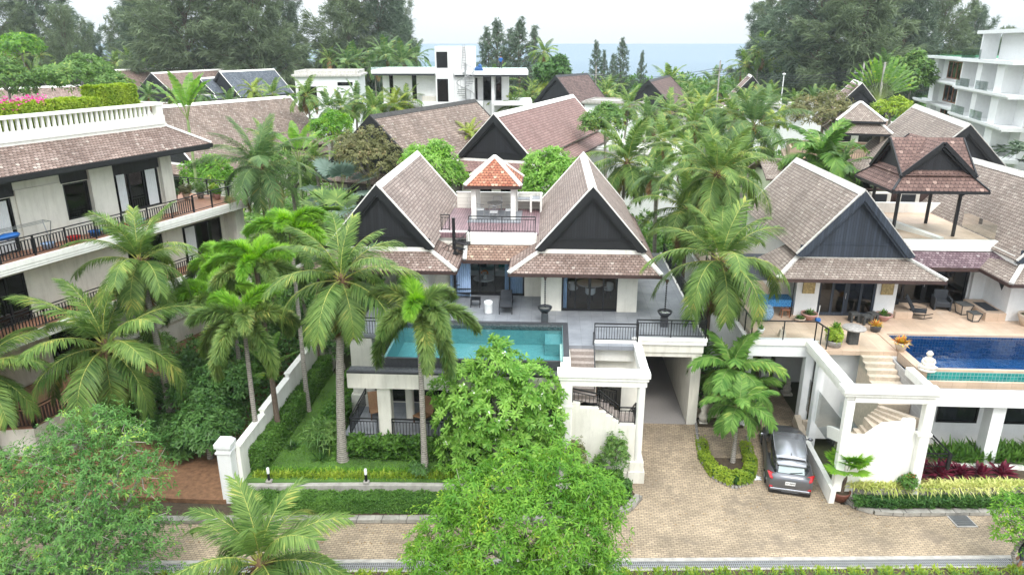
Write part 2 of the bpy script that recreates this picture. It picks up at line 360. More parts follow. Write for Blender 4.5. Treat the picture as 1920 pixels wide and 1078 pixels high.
plain('blue_plastic', (.02, .13, .42), .4, var=.15)
plain('red_plastic', (.5, .02, .02), .4, var=.15)
plain('deck_mauve', (.27, .18, .19), .6, var=.2, scale=5)
plain('orange_flower', (.8, .25, .02), .6)
plain('pink_flower', (.7, .05, .32), .6)
plain('violet_flower', (.35, .08, .62), .6)
plain('white_flower', (.85, .85, .74), .6)
plain('red_flower', (.7, .06, .03), .6)
plain('sandstone', (.55, .46, .36), .8, var=.2, scale=8, bump=.2)
plain('room_floor', (.22, .18, .15), .5, var=.1)
plain('room_wall', (.35, .33, .30), .8, var=.05)
plain('glass_lamp', (.9, .6, .25), .5)
plain('brass', (.42, .33, .16), .5, metal=.5, var=.5, scale=14, bump=.8, bscale=9)
plain('sand', (.62, .54, .42), .9, var=.1)
siding('siding_black', (.014, .015, .019)); siding('siding_blue', (.030, .040, .058)); siding('siding_far', (.012, .013, .018), .2)
tiles('tile_main', (.26, .20, .175), (.35, .285, .25), light=(.42, .36, .32), bw=.18, bh=.17, dark=.4, var=.3)
tiles('tile_skirt', (.21, .145, .12), (.32, .24, .205), light=(.44, .37, .32), bw=.19, bh=.18, dark=.25, var=.32)
tiles('tile_copper', (.25, .155, .115), (.36, .25, .19), .2, .18, light=(.56, .42, .3), dark=.25)
tiles('tile_gazebo', (.33, .11, .065), (.45, .20, .12), light=(.58, .40, .29), bw=.2, bh=.18, dark=.22)
tiles('tile_right', (.24, .19, .16), (.33, .275, .235), light=(.40, .35, .30), bw=.18, bh=.17, dark=.4, var=.32)
tiles('tile_purple', (.14, .09, .105), (.25, .18, .195), light=(.36, .30, .31))
tiles('tile_sala', (.14, .084, .072), (.205, .128, .108), .22, .22, light=(.35, .24, .2))
tiles('tile_back', (.22, .15, .125), (.33, .24, .205), .24, .24, light=(.38, .3, .26), var=.28)
tiles('tile_rose', (.235, .14, .125), (.295, .19, .17), .3, .24, var=.15)
tiles('tile_old', (.21, .155, .125), (.32, .25, .21), .24, .24, light=(.38, .33, .28), var=.35)
tiles('tile_slate', (.09, .105, .13), (.16, .18, .21), .3, .3)
tiles('tile_brown', (.12, .08, .072), (.19, .125, .112), .3, .3)
bricks('paver', (.44, .345, .235), (.32, .25, .17), (.13, .105, .08), .21, .11, .011, .8, .5, .42, rot=R(4), vscale=.45, spots=((.15, .12, .09), .38, .52, .7), smooth=.3)
bricks('paver_pink', (.50, .36, .25), (.42, .30, .20), (.22, .16, .11), .24, .115, .010, .8, .5, .35, rot=R(4))
bricks('deck_grey', (.275, .29, .315), (.235, .25, .275), (.17, .18, .19), .6, .6, .008, .45, .2, .2, rot=R(0), vscale=1.4, offset=0)
bricks('deck_beige', (.60, .45, .335), (.54, .40, .29), (.38, .28, .2), .6, .6, .006, .5, .2, .2, vscale=.9, offset=0, spots=((.72, .68, .6), .7, .6, .4))
bricks('terracotta', (.46, .23, .14), (.38, .18, .11), (.25, .15, .11), .3, .3, .01, .6, .3, .25, vscale=1)
bricks('deck_board', (.27, .17, .185), (.22, .135, .15), (.07, .045, .05), 2.4, .14, .012, .55, .5, .25, rot=R(90), vscale=1)
bricks('mosaic_teal', (.18, .37, .39), (.22, .43, .44), (.19, .35, .37), .15, .15, .006, .3, .2, .1, offset=0)
bricks('mosaic_blue', (.006, .065, .19), (.012, .11, .30), (.08, .17, .28), .14, .14, .010, .2, .2, .2, offset=0)
bricks('mosaic_green', (.01, .20, .20), (.03, .32, .28), (.20, .38, .36), .15, .15, .012, .25, .2, .2, offset=0)
bricks('mosaic_stone', (.2, .21, .21), (.07, .08, .09), (.04, .04, .045), .08, .05, .004, .4, .4, .2)
bricks('grey_tile_wall', (.42, .41, .41), (.36, .355, .36), (.6, .6, .6), .6, .3, .008, .5, .3, .1)
bricks('step_pebble', (.42, .36, .32), (.36, .31, .28), (.3, .25, .22), .02, .02, .003, .8, .3, .3, vscale=9)
bricks('kerb_stone', (.36, .34, .30), (.28, .265, .235), (.12, .11, .1), 1.0, 2.0, .02, .85, .4, .45, vscale=1.6, spots=((.1, .1, .085), 2.5, .55, .7))
bricks('lap_board', (.80, .78, .71), (.78, .76, .69), (.5, .48, .42), 6., .22, .008, .7, .3, .05)
bricks('stone_wall', (.40, .37, .32), (.27, .25, .22), (.15, .14, .12), .35, .2, .015, .85, .6, .4, vscale=3)
glass('glass_pane', (.78, .84, .86), 1.0); glass('glass_dark', (.16, .18, .20), 1.3); glass('glass_clear', (.90, .95, .94), .6)
glass('water', (.72, .93, .94), 1.0, 1.33, .02, .6, 2.6); glass('water_blue', (.75, .88, .97), 1.0, 1.33, .02, .6, 2.2)
leafmat('leaf_coco', (.055, .13, .030), (.225, .335, .085), (.46, .45, .12), .3)
leafmat('leaf_coco_dark', (.05, .115, .038), (.16, .26, .085), (.33, .31, .09), .26)
leafmat('leaf_coco_yellow', (.13, .21, .035), (.34, .40, .06), None, .25)
leafmat('leaf_fox', (.060, .14, .030), (.24, .33, .09), (.46, .44, .13), .3)
leafmat('leaf_fox_bright', (.10, .27, .022), (.29, .50, .055), None, .35)
leafmat('leaf_bright', (.060, .19, .018), (.20, .385, .045), (.38, .50, .06), .35)
leafmat('leaf_frangipani', (.10, .26, .035), (.30, .50, .10), None, .35, .4)
leafmat('leaf_manila', (.055, .155, .025), (.19, .34, .07), (.36, .45, .1), .28, .5)
leafmat('leaf_mid', (.065, .155, .035), (.18, .30, .075), (.30, .37, .08), .3)
leafmat('leaf_hazel', (.055, .165, .038), (.165, .32, .080), (.36, .50, .08), .3)
leafmat('leaf_dark', (.034, .10, .026), (.11, .225, .055), None, .22, .35)
leafmat('leaf_dead', (.16, .09, .04), (.34, .22, .10), None, .2, .8)
leafmat('leaf_hedge', (.045, .125, .022), (.13, .26, .045), None, .25)
leafmat('leaf_lime', (.15, .27, .025), (.36, .45, .055), None, .3)
leafmat('leaf_cas', (.055, .088, .060), (.16, .215, .14), None, .25, .7)
leafmat('leaf_cas_green', (.080, .115, .062), (.195, .25, .135), None, .25, .7)
leafmat('leaf_blue', (.13, .20, .16), (.24, .32, .27), None, .2)
leafmat('leaf_striped', (.38, .46, .10), (.72, .70, .30), None, .25)
leafmat('leaf_purple', (.07, .012, .025), (.22, .03, .06), None, .25, .35)
leafmat('leaf_bromeliad', (.55, .14, .06), (.60, .52, .08), None, .25)
leafmat('leaf_olive', (.09, .105, .035), (.22, .215, .09), (.34, .26, .13), .25)
leafmat('leaf_banana', (.075, .20, .03), (.20, .36, .06), (.42, .5, .05), .35, .35)
leafmat('grass_blade', (.065, .165, .02), (.18, .33, .045), None, .3)
# ---------------------------------------------------------------- plant generators (numpy)
def nrm(a): return a/np.maximum(np.linalg.norm(a, axis=-1, keepdims=True), 1e-9)
class Acc:                                       # gathers quads and triangles with material numbers
    def __init__(s): s.V = []; s.P = []; s.mi = []; s.n = 0
    def add(s, V, F, mi=0): s.V.append(V.reshape(-1, 3)); s.P.append(F+s.n); s.mi.append(mi); s.n += len(s.V[-1])
    def leaves(s, P, D, Nn, L, W, droop=0., mi=0):
        n = len(P); S = nrm(np.cross(D, Nn)); L = np.broadcast_to(L, (n,))[:, None]; W = np.broadcast_to(W, (n,))[:, None]
        g = np.array([0, 0, -1.])*L*droop
        Mid = P+D*L*.5+g*.15; V = np.stack([P, Mid+S*W/2, P+D*L+g, Mid-S*W/2], 1)
        s.add(V, np.arange(4*n).reshape(n, 4), mi)
    def folded(s, P, D, Nn, L, W, droop=0., mi=0):           # broad leaf in four faces with a midrib fold
        n = len(P); S = nrm(np.cross(D, Nn)); U = nrm(np.cross(S, D)); L = np.broadcast_to(L, (n,))[:, None]; W = np.broadcast_to(W, (n,))[:, None]
        g = np.array([0, 0, -1.])*L*droop
        A = P+D*L*.35+g*.08; B = P+D*L*.72+g*.4; T = P+D*L+g
        V = np.stack([P, A, B, T, A+S*W*.42+U*W*.12, B+S*W*.46+U*W*.12, A-S*W*.42+U*W*.12, B-S*W*.46+U*W*.12], 1)
        b = np.arange(n)[:, None]*8
        s.add(V, np.concatenate([b+np.array([[1,2,5,4]]), b+np.array([[1,6,7,2]])]), mi); s.n -= 8*n
        s.P.append(np.concatenate([b+np.array([[0,1,4]]), b+np.array([[0,6,1]]), b+np.array([[2,3,5]]), b+np.array([[2,7,3]])])+s.n); s.mi.append(mi); s.V.append(np.zeros((0,3))); s.n += 8*n
    def strips(s, P, D, S, L, W, droop, mi=0):
        n = len(P); L = np.broadcast_to(L, (n,))[:, None]; W = np.broadcast_to(W, (n,))[:, None]; droop = np.broadcast_to(droop, (n,))[:, None]
        g = np.array([0, 0, -1.])*L*droop
        Mi = P+D*L*.5+g*.18; T = P+D*L*.93+g*.75
        V = np.stack([P-S*W*.3, P+S*W*.3, Mi+S*W*.5, Mi-S*W*.5, T], 1); b = np.arange(n)[:, None]*5
        s.add(V, b+np.array([[0,1,2,3]]), mi); s.n -= 5*n
        s.P.append(b+np.array([[3,2,4]])+s.n); s.mi.append(mi); s.V.append(np.zeros((0,3))); s.n += 5*n
    def tube(s, pts, rad, n=5, mi=1):
        pts = np.asarray(pts, float); k = len(pts); rad = np.broadcast_to(rad, (k,))
        T = nrm(np.gradient(pts, axis=0)); up = np.where(np.abs(T[:, 2:3]) < .9, np.array([[0,0,1.]]), np.array([[0,1.,0]]))
        A = nrm(np.cross(T, up)); B = np.cross(A, T); th = np.arange(n)*2*PI/n
        V = pts[:, None]+rad[:, None, None]*(A[:, None]*np.cos(th)[None, :, None]+B[:, None]*np.sin(th)[None, :, None])
        i = np.arange(k-1)[:, None]*n; j = np.arange(n)[None]; j2 = (np.arange(n)+1)[None] % n
        s.add(V, np.stack([i+j, i+j2, i+n+j2, i+n+j], -1).reshape(-1, 4), mi)
    def mesh(s, name, mats, smooth=False):
        return npmesh(name, np.concatenate(s.V), s.P, mats, s.mi, smooth)
def randu(rg, n):
    v = rg.normal(size=(n, 3)); return nrm(v)
def rachis(az, el, L, droop, m=14, pw=1.2, side=0.):
    t = np.linspace(0, 1, m); e = el-droop*t**pw; a = az+side*t*t; ds = L/(m-1)
    d = np.stack([np.cos(e)*np.cos(a), np.cos(e)*np.sin(a), np.sin(e)], 1)
    p = np.concatenate([[[0,0,0]], np.cumsum(d[:-1]*ds, axis=0)]); return p, d, a
def coco_crown(seed, nf=24, L=4.2, leafL=.95, nl=85, el0=86, el1=-48, wid=.055, wind=.25, mats=None, droopk=1., name='crown', r0=.03, yellow=.0):
    rg = np.random.default_rng(seed); A = Acc()
    for i in range(nf):
        t = (i+.5)/nf; el = R(el0+(el1-el0)*t**1.05+rg.uniform(-6, 6)); az = i*2.39996+rg.uniform(-.25, .25)
        Lf = L*(.72+.32*math.sin(PI*min(1, t*1.1+.12)))*rg.uniform(.92, 1.08)
        dr = R((34+92*t if t < .5 else 80-45*(t-.5))*droopk*rg.uniform(.8, 1.2)+8); dead = 2 if (len(mats) > 2 and i >= nf-2) else 0
        p, d, a = rachis(az, el, Lf, dr, side=rg.uniform(-wind, wind))
        tt = np.linspace(0, 1, len(p)); A.tube(p, r0*(1-.8*tt)*(1+.9*np.exp(-tt*12)), 4, 1)
        s_ = np.linspace(.17, .995, nl); Pp = np.stack([np.interp(s_, tt, p[:, k]) for k in range(3)], 1); T = nrm(np.stack([np.interp(s_, tt, d[:, k]) for k in range(3)], 1))
        aa = np.interp(s_, tt, a); Sd = np.stack([-np.sin(aa), np.cos(aa), 0*aa], 1); Nn = np.cross(T, Sd)*1.0; Nn = np.where(Nn[:, 2:3] < 0, -Nn, Nn) if abs(math.sin(el)) < .9 else Nn
        Nn = nrm(np.cross(T, Sd)); 
        tw = rg.uniform(-.35, .35)
        for sg in (-1, 1):
            sw = R(72)-R(40)*s_+rg.normal(0, .07, nl); v = R(14)*(1-t)-R(10)*t+tw*sg+rg.normal(0, .10, nl)
            D = nrm(T*np.cos(sw)[:, None]+(sg*Sd*np.cos(v)[:, None]-Nn*np.sin(v)[:, None])*np.sin(sw)[:, None])
            ll = leafL*(.36+.60*np.sin(PI*np.clip(s_*.92+.02, 0, 1))**.8)*rg.uniform(.85, 1.08, nl)
            A.strips(Pp+rg.normal(0, .01, (nl, 3)), D, nrm(np.cross(D, Nn)), ll, wid*rg.uniform(.8, 1.15, nl), rg.uniform(.12, .75, nl)*(1.15-.75*abs(math.sin(el))), dead)
    return A.mesh(name, mats)
def fox_crown(seed, nf=12, L=2.3, leafL=.50, nl=250, mats=None, bright=0, name='crown', el0=82, el1=-30, wid=.036):
    rg = np.random.default_rng(seed); A = Acc()
    for i in range(nf):
        t = (i+.5)/nf; el = R(el0+(el1-el0)*t+rg.uniform(-6, 6)); az = i*2.39996+rg.uniform(-.2, .2); Lf = L*rg.uniform(.88, 1.1)*(.8+.25*t)
        p, d, a = rachis(az, el, Lf, R(118-35*t)*rg.uniform(.85, 1.1), side=rg.uniform(-.2, .2))
        tt = np.linspace(0, 1, len(p)); A.tube(p, .028*(1-.8*tt), 4, 1)
        for rep in range(4):
            s_ = rg.uniform(.16, .995, nl); Pp = np.stack([np.interp(s_, tt, p[:, k]) for k in range(3)], 1); T = nrm(np.stack([np.interp(s_, tt, d[:, k]) for k in range(3)], 1))
            Sd = nrm(np.cross(T, np.array([[0, 0, 1.]])+T*.01)); Nn = np.cross(Sd, T); ph = rg.uniform(0, 2*PI, nl); sw = R(62)-R(28)*s_+rg.normal(0, .12, nl)
            D = nrm(T*np.cos(sw)[:, None]+(Sd*np.cos(ph)[:, None]+Nn*np.sin(ph)[:, None])*np.sin(sw)[:, None])
            ll = leafL*(.55+.5*np.sin(PI*np.clip(s_, 0, 1))**.7)*rg.uniform(.8, 1.1, nl)
            A.strips(Pp, D, nrm(np.cross(D, Nn+.3*randu(rg, nl))), ll, wid*rg.uniform(.8, 1.3, nl), rg.uniform(.05, .3, nl), 0 if (i >= bright) else 2)
    return A.mesh(name, mats)
def fan_crown(seed, nf=14, L=1.0, fanR=.8, mats=None, name='crown', segs=26, el0=80, el1=-20):
    rg = np.random.default_rng(seed); A = Acc()
    for i in range(nf):
        t = (i+.5)/nf; el = R(el0+(el1-el0)*t+rg.uniform(-6, 6)); az = i*2.39996+rg.uniform(-.2, .2); Lf = L*rg.uniform(.8, 1.15)
        p, d, a = rachis(az, el, Lf, R(25), m=6); A.tube(p, .014, 4, 1); o = p[-1]; T = nrm(d[-1]); Sd = np.array([-math.sin(az), math.cos(az), 0]); 
        ang = np.linspace(-R(125), R(125), segs); D = nrm(T[None]*np.cos(ang)[:, None]+Sd[None]*np.sin(ang)[:, None]+np.cross(Sd, T)[None]*(-.12)*np.abs(np.sin(ang))[:, None])
        ll = fanR*(.72+.28*np.cos(ang*.7))*rg.uniform(.92, 1.05, segs)
        A.strips(np.repeat(o[None], segs, 0), D, nrm(np.cross(D, np.cross(T, Sd)[None])), ll, fanR*.19, rg.uniform(.02, .16, segs), 0)
    return A.mesh(name, mats)
def lump_points(rg, lumps, n, shell=(.72, 1.03), low=-.55):
    wts = np.array([l[3]*l[4]+l[4]*l[5]+l[3]*l[5] for l in lumps]); idx = rg.choice(len(lumps), size=n, p=wts/wts.sum())
    C = np.array([l[:3] for l in lumps])[idx]; Rr = np.array([l[3:6] for l in lumps])[idx]
    d = randu(rg, n); d[:, 2] = np.where(d[:, 2] < low, -d[:, 2], d[:, 2])
    q = rg.uniform(shell[0], shell[1], n)
    wob = 1+.10*np.sin(d[:, 0]*5+idx)+.10*np.sin(d[:, 1]*6+idx*2)+.08*np.sin(d[:, 2]*7+idx)
    P = C+d*Rr*(q*wob)[:, None]; keep = np.ones(n, bool)
    for k, l in enumerate(lumps):
        e = (((P-np.array(l[:3]))/np.array(l[3:6]))**2).sum(1); keep &= ~((e < .42) & (idx != k))
    return P[keep], nrm(d*Rr[:, [0, 1, 2]]/Rr.max())[keep], C[keep]
def leaf_crown(seed, lumps, n, per=7, L=.22, W=.06, up=.5, tilt=(55, 95), mats=None, name='crown', droop=.2, fold=False, shell=(.6, 1.03), flowers=0, fmat=2, twigs=0, twr=.012, low=-.55, Lvar=.35):
    rg = np.random.default_rng(seed); A = Acc(); P, O, C = lump_points(rg, lumps, n, shell, low)
    ax = nrm(O*(1-up)+np.array([0, 0, 1.])*up+.35*randu(rg, len(P))); X = nrm(np.cross(ax, randu(rg, len(P)))); Y = np.cross(ax, X); sz = rg.uniform(1-Lvar, 1+Lvar*.6, len(P))
    for k in range(per):
        th = 2*PI*k/per+rg.uniform(-.3, .3, len(P)); ti = R(tilt[0])+(R(tilt[1])-R(tilt[0]))*rg.random(len(P))
        D = nrm(ax*np.cos(ti)[:, None]+(X*np.cos(th)[:, None]+Y*np.sin(th)[:, None])*np.sin(ti)[:, None])
        (A.folded if fold else A.leaves)(P+rg.normal(0, L*.12, P.shape), D, nrm(ax+.25*randu(rg, len(P))), L*sz*rg.uniform(.8, 1.1, len(P)), W*sz, rg.uniform(0, droop*2, len(P))[:, None], 0)
    if flowers:
        q = rg.choice(len(P), flowers); fp = P[q]+ax[q]*L*.45
        for k in range(5):
            A.leaves(fp+rg.normal(0, L*.12, fp.shape), randu(rg, flowers), randu(rg, flowers), L*.28, L*.2, 0, fmat)
    if twigs:
        for q in rg.choice(len(P), min(twigs, len(P)), replace=False):
            a = C[q]; b = P[q]; mdl = (a+b)/2+rg.normal(0, .12, 3); A.tube([a+(b-a)*.15, mdl, b], [twr*1.8, twr*1.2, twr*.5], 4, 1)
    return A.mesh(name, mats)
def limbs(seed, base, top, lumps, r=.16, lean=.3, n=7):       # trunk that forks into one limb per clump
    rg = random.Random(seed); A = Acc(); base = np.array(base, float); top = np.array(top, float)
    m = (base+top)/2+np.array([rg.uniform(-lean, lean), rg.uniform(-lean, lean), 0])
    A.tube([base-[0,0,.2], base+[0,0,.15], m, top], [r*1.5, r*1.15, r*.95, r*.8], n, 0)
    for l in lumps:
        c = np.array(l[:3]); mid = top*.45+c*.55+np.array([rg.uniform(-.2, .2), rg.uniform(-.2, .2), -.15*l[5]])
        A.tube([top-(top-m)*.05, mid, c, c+np.array([rg.uniform(-.3,.3)*l[3], rg.uniform(-.3,.3)*l[4], .6*l[5]])], [r*.55, r*.4, r*.25, r*.1], 5, 0)
    return A
def cas_crown(seed, H, rad, n=1500, mats=None, name='crown', dens=7, shape='round', L=1.7, W=.10, low=.18):
    rg = np.random.default_rng(seed); A = Acc(); nb = 44 if shape == 'round' else 60
    pts = []; dirs = []
    trunk = []
    for i in range(nb):
        t = (i+.5)/nb; z = H*(low+(1-low)*t); az = i*2.39996+rg.uniform(-.4, .4)
        if shape == 'round': rr = rad*math.sin(PI*min(1, .22+.76*t))**.6*rg.uniform(.45, 1.22); el = R(14+50*t)
        else: rr = rad*(1-t)**.85*rg.uniform(.45, 1.2)+.12; el = R(20+30*t)
        a = np.array([0, 0, z-rr*math.tan(el)*.55]); b = np.array([rr*math.cos(az), rr*math.sin(az), z+rr*math.tan(el)*.25])
        k = 7; u = np.linspace(0, 1, k)[:, None]; ln = a+(b-a)*u; ln[:, 2] += np.sin(u[:, 0]*PI)*rr*.10
        A.tube(ln, np.linspace(.022*H**.5+.03, .02, k), 4, 1)
        m = max(6, int(n/nb*(.4+rr/rad))); s_ = rg.uniform(.25, 1.05, m)**.8
        sp = rr*(.20 if shape == 'round' else .10)*(1.15-s_)[:, None]+(.32 if shape == 'round' else .14)
        P = a+(b-a)*s_[:, None]+rg.normal(0, 1, (m, 3))*sp*np.array([1, 1, .65]); pts.append(P)
        dirs.append(nrm((b-a)[None]*.5+rg.normal(0, .35*rad*.5, (m, 3))+np.array([0, 0, .1])))
    P = np.concatenate(pts); Dd = np.concatenate(dirs)
    for k in range(dens):
        D = nrm(Dd+.55*randu(rg, len(P))); A.strips(P+rg.normal(0, .25 if shape == 'round' else .12, P.shape), D, nrm(np.cross(D, randu(rg, len(P)))), L*rg.uniform(.6, 1.15, len(P)), W, rg.uniform(.2, .9, len(P)), 0)
    return A.mesh(name, mats)
def trunk_mesh(H, r0, r1, lean=(0, 0), n=10, mat=None, bulge=1.5, name='trunk', curve=1.6):
    A = Acc(); k = 14; t = np.linspace(0, 1, k); P = np.stack([lean[0]*t**curve, lean[1]*t**curve, H*t-.15*(t == 0)], 1)
    rr = (r0+(r1-r0)*t)*(1+(bulge-1)*np.exp(-t*H*1.6)); rr = rr*(1+.03*np.sin(np.arange(k)*2.1)); A.tube(P, rr, n, 0)
    return A.mesh(name, [mat], True)
def hedge(name, pts, width, h, z, mat, label, cat, seed=1, dens=260, L=.09, W=.045, group=None, inner=None, per=5):
    # clipped hedge along a polyline of ground points: a leafy core with leaves standing off its faces
    rg = np.random.default_rng(seed); A = Acc(); A_ = MB()
    c = pts[0]; P = []; O = []
    for a, b in zip(pts[:-1], pts[1:]):
        d = math.hypot(b[0]-a[0], b[1]-a[1]); ux, uy = (b[0]-a[0])/d, (b[1]-a[1])/d; w2 = width/2-.05
        a0, b0 = a, b; a = (a[0]+ux*.12, a[1]+uy*.12) if a is pts[0] else a; b = (b[0]-ux*.12, b[1]-uy*.12) if b is pts[-1] else b
        A_.prism([(a[0]-uy*w2-c[0], a[1]+ux*w2-c[1]), (b[0]-uy*w2-c[0], b[1]+ux*w2-c[1]), (b[0]+uy*w2-c[0], b[1]-ux*w2-c[1]), (a[0]+uy*w2-c[0], a[1]-ux*w2-c[1])], 0, h-.06)
        a, b = a0, b0
        for q_, sg_ in ((a, -1), (b, 1)):
            if q_ is pts[0] or q_ is pts[-1]:
                m = int(dens*width*h*1.3); o_ = rg.uniform(-width/2, width/2, m); P.append(np.stack([q_[0]-c[0]+uy*o_-ux*sg_*.06, q_[1]-c[1]-ux*o_-uy*sg_*.06, rg.uniform(0, h, m)], 1)+rg.normal(0, .03, (m, 3))); O.append(np.tile(nrm(np.array([[ux*sg_, uy*sg_, .2]])), (m, 1)))
        m = int(dens*d*(width+2*h)); s_ = rg.uniform(-.04*width, d+.04*width, m); e = rg.uniform(-h, width+h, m)
        off = np.clip(e, 0, width)-width/2; zz = np.where(e < 0, h+e, np.where(e > width, h-(e-width), h)); o = np.stack([np.where(e < 0, -1, np.where(e > width, 1, 0.))*-1., 0*e, ((e >= 0) & (e <= width))*1.], 1)
        px = a[0]+ux*s_-uy*(-off)*-1-c[0]; py = a[1]+uy*s_+ux*(-off)*-1-c[1]
        px = a[0]+ux*s_+uy*off-c[0]; py = a[1]+uy*s_-ux*off-c[1]
        bump_ = .05*np.sin(s_*3.1+seed)*np.cos(off*4)+.04*np.sin(s_*7)
        P.append(np.stack([px, py, zz+bump_], 1)+rg.normal(0, .025, (m, 3))); sgn = np.where(e < 0, -1, np.where(e > width, 1, 0.))
        O.append(nrm(np.stack([uy*sgn, -ux*sgn, ((e >= 0) & (e <= width))*1.+.3], 1)))
    P = np.concatenate(P); O = np.concatenate(O); X = nrm(np.cross(O, randu(rg, len(P)))); Y = np.cross(O, X)
    for k in range(per):
        th = 2*PI*k/per+rg.uniform(-.5, .5, len(P)); ti = rg.uniform(.5, 1.4, len(P))
        D = nrm(O*np.cos(ti)[:, None]+(X*np.cos(th)[:, None]+Y*np.sin(th)[:, None])*np.sin(ti)[:, None]); A.leaves(P, D, nrm(O+.4*randu(rg, len(P))), L*rg.uniform(.7, 1.2, len(P)), W, .1)
    o = meshobj(name, A.mesh(name, [mat]), (c[0], c[1], z)); tag(o, label, cat, group)
    br = A_.build('leaf_core', inner or M['leaf_dark'], o, local=True)  # solid dark core added to stop see-through between the leaves
    return o
def tuft(seed, n, L, W, mats, el=(25, 85), droop=.5, name='leaves', r=.1, fold=False, mi=0):   # strap leaves from one point
    rg = np.random.default_rng(seed); A = Acc(); el_ = np.radians(rg.uniform(el[0], el[1], n)); az = rg.uniform(0, 2*PI, n)
    D = np.stack([np.cos(el_)*np.cos(az), np.cos(el_)*np.sin(az), np.sin(el_)], 1); S = np.stack([-np.sin(az), np.cos(az), 0*az], 1)
    P = np.stack([r*np.cos(az)*rg.random(n), r*np.sin(az)*rg.random(n), 0*az], 1)
    for k in range(1):
        Ln = L*rg.uniform(.65, 1.1, n); A.strips(P, D, S, Ln, W, droop*rg.uniform(.3, 1.1, n), 0)
    return A.mesh(name, mats)
def big_leaf_plant(seed, n, stem, L, W, mats, el=(35, 80), name='leaves', fan=None, notch=0):
    # banana-like leaves: a stalk and a broad blade bent over its midrib, its edge torn into strips
    rg = np.random.default_rng(seed); A = Acc()
    for i in range(n):
        if fan is not None: x = -1+2*(i+.5)/n; az = fan if x > 0 else fan+PI; el_ = R(90-abs(x)*68); drp = R(18)
        else: az = i*2.39996+rg.uniform(-.3, .3); el_ = R(rg.uniform(*el)); drp = R(rg.uniform(35, 70))
        p, d, a = rachis(az, el_, stem+L, drp*1.0, m=16, pw=1.7); A.tube(p, np.linspace(.035, .008, 16), 4, 1)
        tt = np.linspace(0, 1, 16); f0 = stem/(stem+L); k = 22; s_ = np.linspace(f0, 1, k); Pp = np.stack([np.interp(s_, tt, p[:, j]) for j in range(3)], 1); T = nrm(np.stack([np.interp(s_, tt, d[:, j]) for j in range(3)], 1))
        if fan is None: Sd = np.array([-math.sin(az), math.cos(az), 0.])
        else: Sd = np.array([-math.sin(fan), math.cos(fan), 0.])*.85+np.array([math.cos(fan), math.sin(fan), 0])*.3*rg.uniform(-1, 1)
        Sd = nrm(np.cross(T, np.cross(np.broadcast_to(Sd, T.shape), T))); Nn = np.cross(T, Sd); Nn = np.where((Nn[:, 2:3] < 0), -Nn, Nn)
        u = (s_-f0)/(1-f0); ww = W*.5*np.sin(PI*np.clip(u*.96+.03, 0, 1))**.6
        for sg in (-1, 1):
            D = nrm(Sd*sg*.95+T*.3+Nn*.12); E = Pp+D*ww[:, None]+np.array([0, 0, -1.])*(ww*rg.uniform(.1, .55, k))[:, None]*.8
            V = np.stack([Pp[:-1], Pp[1:], E[1:]+T[1:]*.0, E[:-1]+T[:-1]*(.35*L/k)], 1); A.add(V, np.arange(4*(k-1)).reshape(-1, 4), 0)
    return A.mesh(name, mats)
COCO = [M['leaf_coco'], M['rachis'], M['leaf_dead']]; COCOD = [M['leaf_coco_dark'], M['rachis_green'], M['leaf_dead']]; COCOY = [M['leaf_coco_yellow'], M['rachis']]
FOX = [M['leaf_fox'], M['rachis_green'], M['leaf_fox_bright']]
def coconuts_mesh(seed, n=12, mat=None, husk=True):
    rg = random.Random(seed); mb = MB()
    for i in range(n):
        a = rg.uniform(0, 2*PI); r = rg.uniform(.2, .42); mb.blob((r*math.cos(a), r*math.sin(a), -rg.uniform(.12, .6)), (.115, .115, .14), 8, 6)
    o = mb.build('coconuts', mat); me = o.data; bpy.data.objects.remove(o); return me
def husk_mesh(seed):
    rg = np.random.default_rng(seed); A = Acc(); n = 46; el_ = np.radians(rg.uniform(-75, 55, n)); az = rg.uniform(0, 2*PI, n)
    D = np.stack([np.cos(el_)*np.cos(az), np.cos(el_)*np.sin(az), np.sin(el_)], 1); S = np.stack([-np.sin(az), np.cos(az), 0*az], 1)
    A.strips(D*.1, D, S, rg.uniform(.35, .85, n), .09, rg.uniform(0, .4, n), 0); A.tube([[0,0,-.35],[0,0,-.1],[0,0,.2],[0,0,.45]], [.15, .24, .2, .05], 8, 0)
    return A.mesh('fibre', [M['husk']])
CROWNS = {}
